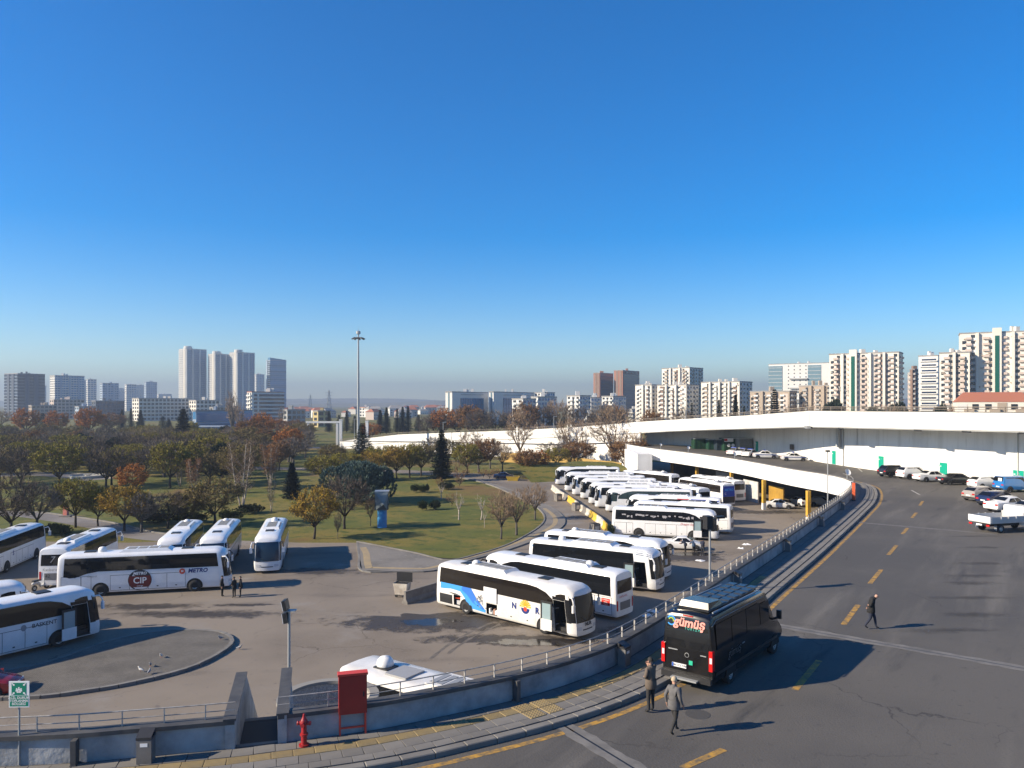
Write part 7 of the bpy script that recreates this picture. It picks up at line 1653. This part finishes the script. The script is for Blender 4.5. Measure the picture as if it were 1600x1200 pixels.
CORE = dict(round_tree='round-headed tree', bare_tree='bare tree', tall_bare_tree='tall bare pale-limbed tree', orange_tree='orange autumn tree', rust_tree='rust-brown autumn tree', birch_tree='white-stemmed birch', white_sapling='whitewashed sapling', spruce_tree='dark pointed spruce', cedar_tree='dark layered evergreen', poplar_tree='narrow bare poplar', low_shrub='low green shrub', twiggy_shrub='reddish twiggy shrub', willow_tree='pale yellow-green willow', pine_tree='dark bushy pine')
def relabel(objs):
    by = {}
    for o, core in objs:
        best = min(range(len(LM)), key=lambda i: (LM[i][1]-o.location).length); by.setdefault((core, best), []).append(o)
    for (core, b), os_ in by.items():
        os_.sort(key=lambda o: (LM[b][1]-o.location).length)
        for i, o in enumerate(os_):
            if i < len(ORD): o['label'] = core+', '+ORD[i]+'closest of its kind to the '+LM[b][0]
            else: o['label'] = core+' far from others, near the '+LM[b][0]
QUAL = {v: k for k, v in LAB.items()}
COREK = dict(olive='olive round-headed tree', gold='golden round-headed tree', brown='brown round-headed tree', bare='dark-twigged bare tree', bare_tan='tan-twigged slender bare tree', bare_grey='grey-twigged bare tree', birch_orange='orange-leaved birch', blue_spruce='slate-green young spruce')
todo = []
for o in list(COL.objects):
    if o.parent is None and o.get('category') in ('tree', 'shrub') and o.get('group') in QUAL:
        k = QUAL[o['group']]
        shared = o['label'] == LAB[k] or o['label'].startswith('far dark') or o['label'].startswith('dark bushy')
        if shared and k != 'mound_pine': todo.append((o, COREK.get(k) or CORE[NAME[k]]))
relabel(todo)
# ------------------------------------------------------------------ city beyond
def bm_(name, col, rough=.8, var=True): return mat('facade_'+name, col, rough, (.05, tuple(c*.88 for c in col), .2) if var else None, world=True)
F_CREAM = bm_('cream', (0.72, 0.68, 0.60)); F_WHITE = bm_('white', (0.66, 0.65, 0.62)); F_PINK = bm_('pinkish', (0.56, 0.46, 0.40)); F_GREY = bm_('grey', (0.36, 0.36, 0.35)); F_TAN = bm_('tan', (0.38, 0.31, 0.24)); F_TERRA = bm_('terracotta', (0.36, 0.16, 0.10)); F_BLUEG = bm_('bluegrey', (0.34, 0.42, 0.52)); F_DARKB = bm_('darkblue', (0.06, 0.08, 0.12)); F_ROOF = bm_('rooftile', (0.38, 0.14, 0.08)); F_BROWN = bm_('brown', (0.24, 0.16, 0.12)); F_ROOFG = bm_('roofgrey', (0.28, 0.27, 0.26)); F_YEL = bm_('yellow', (0.5, 0.40, 0.18))
W_DARK = mat('city_window', (0.03, 0.034, 0.04), .15, island=.5); W_BLUE = mat('city_glass_blue', (0.05, 0.17, 0.33), .1, island=.35); W_NAVY = mat('city_glass_navy', (0.012, 0.025, 0.06), .1, island=.3); W_PALE = mat('city_glass_pale', (0.16, 0.25, 0.30), .12, island=.35); W_GREEN = mat('city_glass_green', (0.005, 0.09, 0.06), .15); W_STRIPE = mat('city_blind', (0.16, 0.17, 0.18), .5, island=.4)
W_TOWER = mat('tower_glass', (0.05, 0.13, 0.24), .25)
class Face:
    """one visible facade: origin, along-vector, outward normal, length, height"""
    def __init__(s, o, a, n, L, H): s.o, s.a, s.n, s.L, s.H = o, a, n, L, H
    def p(s, u, z, off=0): q = s.o+s.a*u+s.n*off; return (q.x, q.y, s.o.z+z)
    def slab(s, mb, u0, u1, z0, z1, off0, off1, m=0):
        b = len(mb.v)
        for off in (off0, off1): mb.v += [s.p(u0, z0, off), s.p(u1, z0, off), s.p(u1, z1, off), s.p(u0, z1, off)]
        for q in ((4, 5, 6, 7), (0, 1, 5, 4), (1, 2, 6, 5), (2, 3, 7, 6), (3, 0, 4, 7)): mb.f.append(tuple(b+i for i in q)); mb.m.append(m)
def windows(T, fc, floors, pitch, m, w=.55, h=.55, skip=None, z0=0.0, nm='window_grid', frame=None, off=.06, seed=1):
    fh = (fc.H-z0)/floors; n = max(1, int(fc.L/pitch)); pw = fc.L/n; mb = MB()
    for f in range(floors):
        for i in range(n):
            if skip and skip(f, i, n): continue
            fc.slab(mb, pw*(i+.5-w/2), pw*(i+.5+w/2), z0+fh*(f+.28), z0+fh*(f+.28+h), 0, off)
    return stuff(mb.build(nm, m, T))
def bands(T, fc, floors, m, h=.4, off=.35, nm='floor_band', u0=0, u1=None, z0=0):
    fh = (fc.H-z0)/floors; mb = MB(); u1 = fc.L if u1 is None else u1
    for f in range(floors): fc.slab(mb, u0, u1, z0+fh*f, z0+fh*(f+h), 0, off)
    return stuff(mb.build(nm, m, T))
def balconies(T, fc, floors, cols, m, w=3.2, off=1.2, h=.38, nm='balcony_stack'):
    fh = fc.H/floors
    for c in cols:
        mb = MB()
        for f in range(1, floors): fc.slab(mb, fc.L*c-w/2, fc.L*c+w/2, fh*f, fh*(f+h), 0, off)
        stuff(mb.build(nm, m, T))
def piers(T, fc, cols, m, w=.8, off=.5, nm='pier', z1=None):
    for c in cols: mb = MB(); fc.slab(mb, fc.L*c-w/2, fc.L*c+w/2, 0, z1 or fc.H, 0, off); mb.build(nm, m, T)
def block(label, px0, px1, ytop, d, split=.5, alpha=42, wall=F_CREAM, roof=F_ROOFG, name='apartment_block', cat='building', base=LOT, group=None, shade=None, roofkind='flat'):
    """box building seen cornerwise; split = share of its width taken by the sunny left face"""
    a = radians(alpha); x0, x1 = (px0-800)/F*d, (px1-800)/F*d; Wd = x1-x0; H = CH-(ytop-HZ)*d/F-base
    xc = x0+Wd*split
    la = max(2, Wd*split/cos(a)); lb = max(2, Wd*(1-split)/sin(a))
    ca = Vector((xc, d, base))                               # near corner
    u = Vector((-cos(a), sin(a), 0)); v = Vector((sin(a), cos(a), 0))
    T = thing(name, label, cat, group=group)
    A, B, Cc, D = ca, ca+v*lb, ca+v*lb+u*la, ca+u*la
    mb = MB(); mb.prism([(p.x, p.y) for p in (A, B, Cc, D)], base, base+H); mb.build('wall_block', [wall], T)
    ov = .5; cen = (A+Cc)/2; q = [cen+(p-cen)*(1+ov/max(la, lb)) for p in (A, B, Cc, D)]
    mb = MB()
    if roofkind == 'flat': mb.prism([(p.x, p.y) for p in q], base+H, base+H+.7)
    else:
        ap = base+H+min(la, lb)*.28; m1 = (q[0]+q[1])/2 if la > lb else (q[0]+q[3])/2; m2 = (q[2]+q[3])/2 if la > lb else (q[1]+q[2])/2
        m1 = m1.lerp(cen, .25); m2 = m2.lerp(cen, .25); z = base+H
        P_ = [Vector((p.x, p.y, z)) for p in q]+[Vector((m1.x, m1.y, ap)), Vector((m2.x, m2.y, ap))]
        fs = ((0, 1, 4), (1, 2, 5, 4), (2, 3, 5), (3, 0, 4, 5)) if la > lb else ((0, 4, 5, 1), (1, 5, 2), (2, 5, 4, 3), (3, 4, 0))
        for f in fs: mb.face([P_[i] for i in f])
    mb.build('roof_top', roof, T)
    rr = random.Random(int(px0*7+ytop))
    for k in range(3 if H > 12 else 1):
        c = cen+u*rr.uniform(-.3, .3)*la*.6+v*rr.uniform(-.3, .3)*lb*.6; s = rr.uniform(1.2, 3.0); hh = rr.uniform(1.2, 3.0)
        if roofkind == 'flat': mb = MB(); mb.bbox((c.x, c.y, base+H+.7+hh/2), (s, s, hh)); mb.build('roof_plant', wall, T)
    fl = Face(Vector((D.x, D.y, base)), -u, -v, la, H)       # left, sunny face (runs towards the corner)
    fr = Face(Vector((A.x, A.y, base)), v, -u, lb, H)        # right face
    # normals must point at the viewer's side
    for f in (fl, fr):
        if f.n.y > 0 and f is fl: f.n = -f.n
    fl.n = Vector((-sin(a), -cos(a), 0)); fr.n = Vector((cos(a), -sin(a), 0))
    return T, fl, fr, H
def nfl(H, fh=3.1): return max(2, round(H/fh))
# --- left skyline
T, a, b, H = block('wide dark blue glass office block beside the striped tower', -6, 48.5, 584, 900, .62, 30, F_DARKB, name='office_block')
for f in (a, b): bands(T, f, nfl(H, 3.6), W_NAVY, .72, .3, 'glass_band'); piers(T, f, (.33, .66), F_DARKB, 5, .8)
bands(T, a, nfl(H, 3.6), F_BLUEG, .12, .5)
T, a, b, H = block('white and blue striped apartment tower beside the dark glass block', 70, 113.5, 587, 1000, .36, 40, F_WHITE, name='apartment_tower')
n = nfl(H); windows(T, a, n, 4, W_DARK, .6, .5); windows(T, b, n, 3, W_BLUE, .8, .6); piers(T, b, (.2, .5, .8), F_BLUEG, 2, .6)
for i, (x0, x1, yt, d, lab) in enumerate(((47, 55, 597, 1500, 'thin hazy slab beside the dark glass block'), (57, 68, 603, 1600, 'low hazy block before the striped tower'), (115, 121, 595, 1500, 'hazy pale slab next to the striped tower, first of three'), (122, 131, 594, 1480, 'hazy pale slab next to the striped tower, second of three'), (132, 146, 593, 1500, 'hazy pale slab next to the striped tower, third of three'), (151, 177, 599, 1250, 'blue grey glass block alone in the haze'), (192, 208, 601, 1600, 'stepped blue grey block in the far haze'), (208, 222, 602, 1900, 'pale thin block in the far haze'), (222, 240, 597, 1700, 'square blue block in the far haze'), (395, 410, 585, 1800, 'dark hazy tower behind the midrise with red edge'), (389, 396, 576, 1900, 'thin hazy tower behind the last of the three towers'), (170, 190, 612, 2000, 'low far block in the haze'), (240, 262, 616, 2100, 'low wide far block in the haze'), (180, 192, 607, 2200, 'small far block in the haze'))):
    T, a, b, H = block(lab, x0, x1, yt, d, .35, 45, F_WHITE if i % 3 != 2 else F_BLUEG, name='far_block')
    n = nfl(H, 3.8); windows(T, a, n, 5, W_DARK, .6, .5); windows(T, b, n, 4, W_BLUE, .75, .6); 
    if i % 2: piers(T, b, (.3, .7), F_BLUEG, 2.5, 1)
for (x0, x1, yt, lab) in ((274, 312, 545, 'tallest of three alike residential towers, standing apart'), (321, 353.5, 553, 'middle one of three alike residential towers'), (354.5, 389.5, 550.5, 'third residential tower next to the middle one')):
    T, a, b, H = block(lab, x0, x1, yt, 1350, .44, 38, F_WHITE, name='residential_tower', group='three towers on the skyline')
    n = nfl(H, 3.3); bands(T, a, n, W_STRIPE, .55, .35, 'balcony_band', 0, a.L*.62); bands(T, a, n, F_WHITE, .3, 1.0, 'parapet_band', 0, a.L*.6); mb = MB(); b.slab(mb, 1, b.L-1, 2, H-1, 0, .3); mb.build('curtain_wall', W_TOWER, T); bands(T, b, n, F_BLUEG, .16, .55); piers(T, b, (.03, .30, .34, .64, .68, .97), F_WHITE, 1.3, 1.1)
    piers(T, a, (.7, .86), F_CREAM, 2.4, .8); mb = MB(); c = a.o+a.a*a.L*.8-a.n*6; mb.lathe([(7, H), (7, H+4.5), (6.4, H+5), (.01, H+5.2)], 16, (c.x, c.y, LOT)); mb.build('crown_drum', F_WHITE, T)
T, a, b, H = block('slim blue glass tower with sloping top', 414, 441, 563, 1400, .30, 42, F_BLUEG, name='glass_tower')
n = nfl(H, 3.6); bands(T, a, n, W_DARK, .6, .3, 'glass_band', a.L*.3); bands(T, b, n, W_BLUE, .93, .3, 'glass_band'); piers(T, a, (.15,), F_BLUEG, a.L*.28, .6)
mb = MB(); p = [b.p(0, H), b.p(b.L, H), b.p(b.L, H+2.0), b.p(0, H+5)]; q = [tuple(Vector(v)-b.n*8) for v in p]; mb.grid([p, q], 0, True); mb.face(p); mb.build('sloping_crown', W_BLUE, T)
T, a, b, H = block('white midrise flats with dark red roof edge before the glass tower', 383, 431, 613, 620, .22, 40, F_WHITE, F_TERRA)
n = nfl(H, 3.0); balconies(T, a, n, (.3, .7), F_WHITE); windows(T, a, n, 3, W_DARK); bands(T, b, n, W_NAVY, .55, .25, 'window_band', 2); piers(T, b, (.18,), F_WHITE, 1.4, .6)
for (x0, x1, yt, d, w, lab, rk, st) in ((200, 268, 623, 700, F_CREAM, 'long low white flats with tan roof in front of the far blocks', 'flat', .25), (138, 177, 627, 750, F_DARKB, 'low dark blue glass hall', 'flat', .3), (290, 331, 626, 720, F_CREAM, 'low cream flats under the first tower', 'flat', .4), (262, 292, 632, 800, F_PINK, 'low pinkish block at the tower foot', 'flat', .4), (72, 112, 625, 800, F_PINK, 'low brown red block under the striped tower', 'flat', .3), (40, 72, 634, 760, F_TAN, 'low tan block beside the dark glass tower', 'flat', .3), (325, 352, 637, 700, F_GREY, 'low grey block under the first and second towers', 'flat', .3), (440, 470, 641, 560, F_GREY, 'low grey block next to the lattice pylon', 'flat', .3), (487, 512, 643, 520, F_YEL, 'ochre curved hall beside the white portal', 'flat', .4), (112, 140, 636, 720, F_BLUEG, 'low blue shed between the flats', 'flat', .4), (560, 580, 637, 900, F_WHITE, 'tiny white house by the light mast', 'hip', .5)):
    T, a, b, H = block(lab, x0, x1, yt, d, st, 38, w, F_ROOF if rk == 'hip' else F_ROOFG, name='low_block')
    n = max(2, nfl(H, 3.4)); windows(T, a, n, 3.5, W_DARK); windows(T, b, n, 3.5, W_DARK if w is not F_DARKB else W_NAVY, .7, .6)
T, a, b, H = block('glass fronted metro station hall with flat roof beyond the trees', 300, 352, 643, 420, .12, 20, F_BLUEG, name='station_hall')
bands(T, b, 2, W_BLUE, .8, .2, 'glass_band'); windows(T, a, 2, 4, W_BLUE, .8, .7)
# canopy before the hall
t = thing('bus_canopy', 'thin flat canopy on slim posts in front of the glass hall', 'canopy', ((330-800)/F*395, 395, LOT))
zc = CH-(667-HZ)*395/F-LOT; mb = MB(); mb.box((-9, -3, zc), (9, 3, zc+.6)); mb.build('canopy_roof', F_BLUEG, t)
for x in (-8, 0, 8): mb = MB(); mb.box((x-.2, -.2, 0), (x+.2, .2, zc)); mb.build('canopy_post', M_STEEL, t)
# --- centre
for (x0, x1, yt, d, lab) in ((695.5, 760, 613, 560, 'white framed office with big blue glass front, standing first'), (764, 838, 613, 590, 'white framed office with blue glass front and roof link, behind the white flats')):
    T, a, b, H = block(lab, x0, x1, yt, d, .17 if x0 < 700 else .10, 30, F_GREY if False else F_WHITE, name='office_block')
    n = nfl(H, 3.6); mb = MB(); b.slab(mb, b.L*.22, b.L*.86, 1, H*.83, 0, .25); mb.build('curtain_wall', W_BLUE, T)
    mb = MB()
    for k in range(10): b.slab(mb, b.L*(.22+.064*k)-.08, b.L*(.22+.064*k)+.08, 1, H*.83, .25, .4)
    for k in range(n): b.slab(mb, b.L*.22, b.L*.86, 1+k*3.6-.1, 1+k*3.6+.1, .25, .38)
    stuff(mb.build('mullion_grid', F_DARKB, T)); piers(T, a, (.5,), W_PALE, 1.2, .2, 'window_slot')
for (x0, x1, yt, d, lab, st) in ((800, 838, 624, 470, 'white flats with open balconies before the second office', .45), (830, 872, 621, 500, 'white flats with blue side windows next to the balcony flats', .25), (836, 868, 614, 640, 'white stepped top block behind the flats', .4), (887, 925, 619, 520, 'white flats with wide balconies next to the bare tree', .5), (918, 945, 622, 560, 'narrow blue windowed flats in the white terrace', .2), (942, 982, 620, 530, 'white flats with sunlit corner before the brown towers', .4), (916, 928, 648, 420, 'tiny white house at the ramp edge', .6), (985, 998, 640, 600, 'low blue shed beside the white flats', .2)):
    T, a, b, H = block(lab, x0, x1, yt, d, st, 42, F_WHITE)
    n = nfl(H, 3.0); windows(T, a, n, 3, W_DARK); windows(T, b, n, 3, W_BLUE, .7); balconies(T, a, n, (.35, .8), F_WHITE, 3.4); balconies(T, b, n, (.6,), F_WHITE, 3)
for (x0, x1, yt, lab) in ((928, 963, 583, 'lower of two terracotta and dark glass towers'), (960.5, 1007, 579, 'higher of two terracotta and dark glass towers')):
    T, a, b, H = block(lab, x0, x1, yt, 950, .27, 35, F_TERRA, name='glass_tower')
    mb = MB(); b.slab(mb, 1.5, b.L*.94, 0, H*.93, 0, .5); mb.build('curtain_wall', W_NAVY, T); bands(T, b, nfl(H, 3.8), F_DARKB, .06, .6, u0=1.5, u1=b.L*.94)
    piers(T, a, (.35, .75), F_BROWN, 3, .3)
    if x0 > 950: 
        for k in range(4): mb = MB(); b.slab(mb, b.L*(.16+.18*k), b.L*(.28+.18*k), H*.945, H*.985, .0, .7); mb.build('window_slot', W_NAVY, T)
def apt(lab, x0, x1, yt, d, st, wall=F_CREAM, acc=F_PINK, alpha=44, green=None, base=LOT, roofk='flat', bay=True):
    T, a, b, H = block(lab, x0, x1, yt, d, st, alpha, wall, base=base, roofkind=roofk, roof=F_ROOF if roofk == 'hip' else F_ROOFG); n = nfl(H, 3.05)
    rq = random.Random(int(x0)); pz = rq.uniform(2.9, 3.9); keep = [rq.random() < .93 for _ in range(200)]
    windows(T, a, n, pz, W_DARK, rq.uniform(.42, .54), rq.uniform(.46, .54), skip=lambda f, i, q: not keep[i] or (f == n-1 and i % 3 == 0), off=.16); windows(T, b, n, pz*1.1, W_DARK, .42, .46, skip=lambda f, i, q: not keep[i+60], off=.16)
    for u in (rq.uniform(.08, .2), rq.uniform(.45, .6), rq.uniform(.75, .92)): piers(T, a, (u,), rq.choice([F_TAN, F_PINK, F_BROWN, F_WHITE]), rq.uniform(1.4, 3.4), .1, 'colour_strip', H*rq.uniform(.86, 1))
    mb = MB()
    for k in range(int(a.L*H/14)): u = rq.uniform(.5, a.L-1); z = rq.uniform(3, H-1); a.slab(mb, u, u+rq.uniform(.5, 1.1), z, z+rq.uniform(.4, .8), 0, .5)
    stuff(mb.build('air_conditioner_unit', rq.choice([F_GREY, F_WHITE, F_TAN]), T))
    nb = max(2, int(a.L/7)); cols = [(k+.5)/nb for k in range(nb)]
    balconies(T, a, n, cols, acc, 2.8, 1.0); balconies(T, b, n, (.25, .75) if b.L > 8 else (.5,), acc, 2.6, 1.0)
    if bay: piers(T, a, [k/nb for k in range(1, nb)], wall, 1.3, 1.5, 'bay_pier', H+.3)
    if green:
        for g in green: piers(T, a, (g,), wall, 4.0, 1.9, 'stair_shaft', H+2.5); piers(T, a, (g,), W_GREEN, 1.9, 2.1, 'green_glass_strip', H*.97)
    return T, a, b, H
apt('cream flats with red roof edge next to the tall stepped flats', 996, 1040, 602, 560, .5, F_CREAM, F_WHITE)
apt('tall cream flats with blue glass side behind the stepped wing', 1041, 1106, 575, 620, .56, F_CREAM, F_TAN)
apt('lower cream wing in front of the tall blue sided flats', 1034, 1098, 602, 540, .6, F_CREAM, F_WHITE)
apt('cream flats with grey shaded end standing alone', 1107, 1185, 597, 520, .62, F_CREAM, F_WHITE)
apt('low tan flats behind the dark conifer', 1186, 1252, 612, 480, .72, F_TAN, F_WHITE); apt('tan flats in front of the hospital block', 1264, 1322, 603, 470, .75, F_TAN, F_GREY)
T, a, b, H = block('white hospital block with pale glass ends and balcony shelves', 1220, 1322, 567, 760, .8, 35, F_WHITE, name='hospital_block')
n = nfl(H, 3.6)
for u0, u1 in ((0, .22), (.62, .82)):
    mb = MB(); a.slab(mb, a.L*u0, a.L*u1, 0, H*.97, 0, .4); mb.build('curtain_wall', W_PALE, T); bands(T, a, n, F_WHITE, .08, .6, u0=a.L*u0, u1=a.L*u1)
for z in (.50, .55, .72, .30, .34): mb = MB(); a.slab(mb, a.L*.34, a.L*.62, H*z, H*z+1.2, 0, 2.2); mb.build('balcony_shelf', F_GREY, T)
windows(T, a, n, 5.5, W_DARK, .2, .3, skip=lambda f, i, n_: not (.25 < i/n_ < .6)); windows(T, b, n, 4, W_PALE, .7, .6)
apt('large cream flats with green stair strip and pink balconies', 1320, 1428, 551, 430, .78, F_CREAM, F_PINK, 35, (.36,)); apt('grey brown shaded flats tucked behind the green striped flats', 1424, 1441, 578, 480, .3, F_BROWN, F_GREY)
T, a, b, H = block('white office tower with bold horizontal window stripes', 1445, 1482, 556, 520, .56, 42, F_WHITE, name='office_tower'); n = nfl(H, 3.6); bands(T, a, n, W_NAVY, .5, .2, 'window_band', 2, a.L*.9); bands(T, a, n, F_WHITE, .2, .9, 'ledge_band', 1, a.L*.95); windows(T, b, n, 3, W_BLUE, .85, .7)
apt('cream flats with brown recess between striped office and the largest flats', 1481, 1538, 551, 400, .6, F_CREAM, F_PINK, 35)
apt('largest cream flats with green stair strip at the end of the skyline', 1533, 1660, 517, 390, .85, F_CREAM, F_PINK, 28, (.42,))
apt('low cream house with red tiled roof behind the deck rail', 1520, 1640, 628, 240, .8, F_CREAM, F_TAN, 25, None, LOT+3, 'hip', False)
# low houses scattered before the hills
rh = random.Random(31)
for k in range(34):
    x = rh.uniform(445, 700); d = rh.uniform(700, 1500); s = rh.uniform(9, 20)
    xx = (x-800)/F*d; hh = rh.uniform(5, 11); w = rh.choice([F_WHITE, F_CREAM, F_PINK, F_GREY]); t = thing('far_house', 'small far house '+rh.choice(['with red roof', 'with pale walls'])+' below the hills', 'house', (xx, d, LOT), rh.uniform(0, 1.5), 'far houses below the hills')
    t['label'] = 'small far house with tiled roof below the hills'
    mb = MB(); mb.box((-s/2, -s/3, 0), (s/2, s/3, hh)); mb.build('wall_block', w, t)
    mb = MB(); P_ = [(-s/2-.5, -s/3-.5, hh), (s/2+.5, -s/3-.5, hh), (s/2+.5, s/3+.5, hh), (-s/2-.5, s/3+.5, hh), (-s/3, 0, hh+s*.2), (s/3, 0, hh+s*.2)]
    for f in ((0, 1, 5, 4), (1, 2, 5), (2, 3, 4, 5), (3, 0, 4)): mb.face([P_[i] for i in f])
    mb.build('roof_top', rh.choice([F_ROOF, F_ROOFG]), t)
    mb = MB()
    for fz in range(int(hh/3)):
        for i in range(4): mb.box((-s/2+s*(i+.3)/4, -s/3-.06, .9+fz*3), (-s/2+s*(i+.7)/4, -s/3, 2.2+fz*3))
    stuff(mb.build('window_grid', W_DARK, t))
# lattice pylons
for px, yt, d, lab in ((514, 610, 900, 'tall steel lattice power pylon beyond the portal'), (485, 617, 1400, 'faint far lattice power pylon')):
    x = (px-800)/F*d; H = CH-(yt-HZ)*d/F-LOT; t = thing('lattice_pylon', lab, 'pylon', (x, d, LOT), .4); mb = MB(); lv = [0, .2, .38, .54, .68, .8, .9, 1]
    w = lambda s: H*.11*(1-s)**1.2+.5; cs = ((-1, -1), (1, -1), (1, 1), (-1, 1))
    for a_, b_ in zip(lv, lv[1:]):
        for i in range(4):
            c, e = cs[i], cs[(i+1) % 4]; p0 = (c[0]*w(a_), c[1]*w(a_), H*a_); p1 = (c[0]*w(b_), c[1]*w(b_), H*b_); q1 = (e[0]*w(b_), e[1]*w(b_), H*b_); q0 = (e[0]*w(a_), e[1]*w(a_), H*a_)
            mb.tube(p0, p1, .22, .22, 4); mb.tube(p0, q1, .13, .13, 4); mb.tube(q0, p1, .13, .13, 4); mb.tube(p1, q1, .13, .13, 4)
    mb.build('lattice_frame', M_STEEL, t)
    for s in (.7, .82, .92): mb = MB(); mb.tube((-H*.13, 0, H*s), (H*.13, 0, H*s), .2, .2, 4); mb.build('cross_arm', M_STEEL, t)
# small street lights on the ramp and deck
for px, yt, d in ((691.5, 660, 246), (866, 651, 214), (1075, 641, 170), (288, 582, 620), (552, 655, 285)):
    x = (px-800)/F*d; z1 = CH-(yt-HZ)*d/F; z0 = LOT if px < 600 else interp([(150, 6), (170, 5.4), (214, 2.2), (246, -.3)], d)
    t = thing('street_light', 'thin grey street light '+{691.5: 'at the low end of the ramp', 866: 'halfway up the ramp', 1075: 'on the ramp before the cream flats', 288: 'rising before the tallest tower', 552: 'beside the tall light mast'}[px], 'street light', (x, d+2, z0)); h = z1-z0
    mb = MB(); mb.tube((0, 0, 0), (0, 0, h), .12, .07, 6); mb.build('pole', M_STEEL, t); mb = MB(); mb.bbox((.4, 0, h), (1.1, .25, .14)); mb.build('lamp_head', M_STEEL, t)
# ------------------------------------------------------------------ air
mb = MB(); mb.box((-7300, -7300, LOT-12), (7300, 7300, 190)); hz = mb.build('haze', None if False else bpy.data.materials.new('haze')); stuff(hz)
hm = hz.data.materials[0]; hm.use_nodes = True; t_ = hm.node_tree; t_.nodes.clear(); out = t_.nodes.new('ShaderNodeOutputMaterial'); pv_ = t_.nodes.new('ShaderNodeVolumePrincipled')
pv_.inputs['Color'].default_value = (0.45, 0.545, 0.68, 1); pv_.inputs['Density'].default_value = HAZE; pv_.inputs['Anisotropy'].default_value = 0.2
t_.links.new(pv_.outputs[0], out.inputs['Volume'])
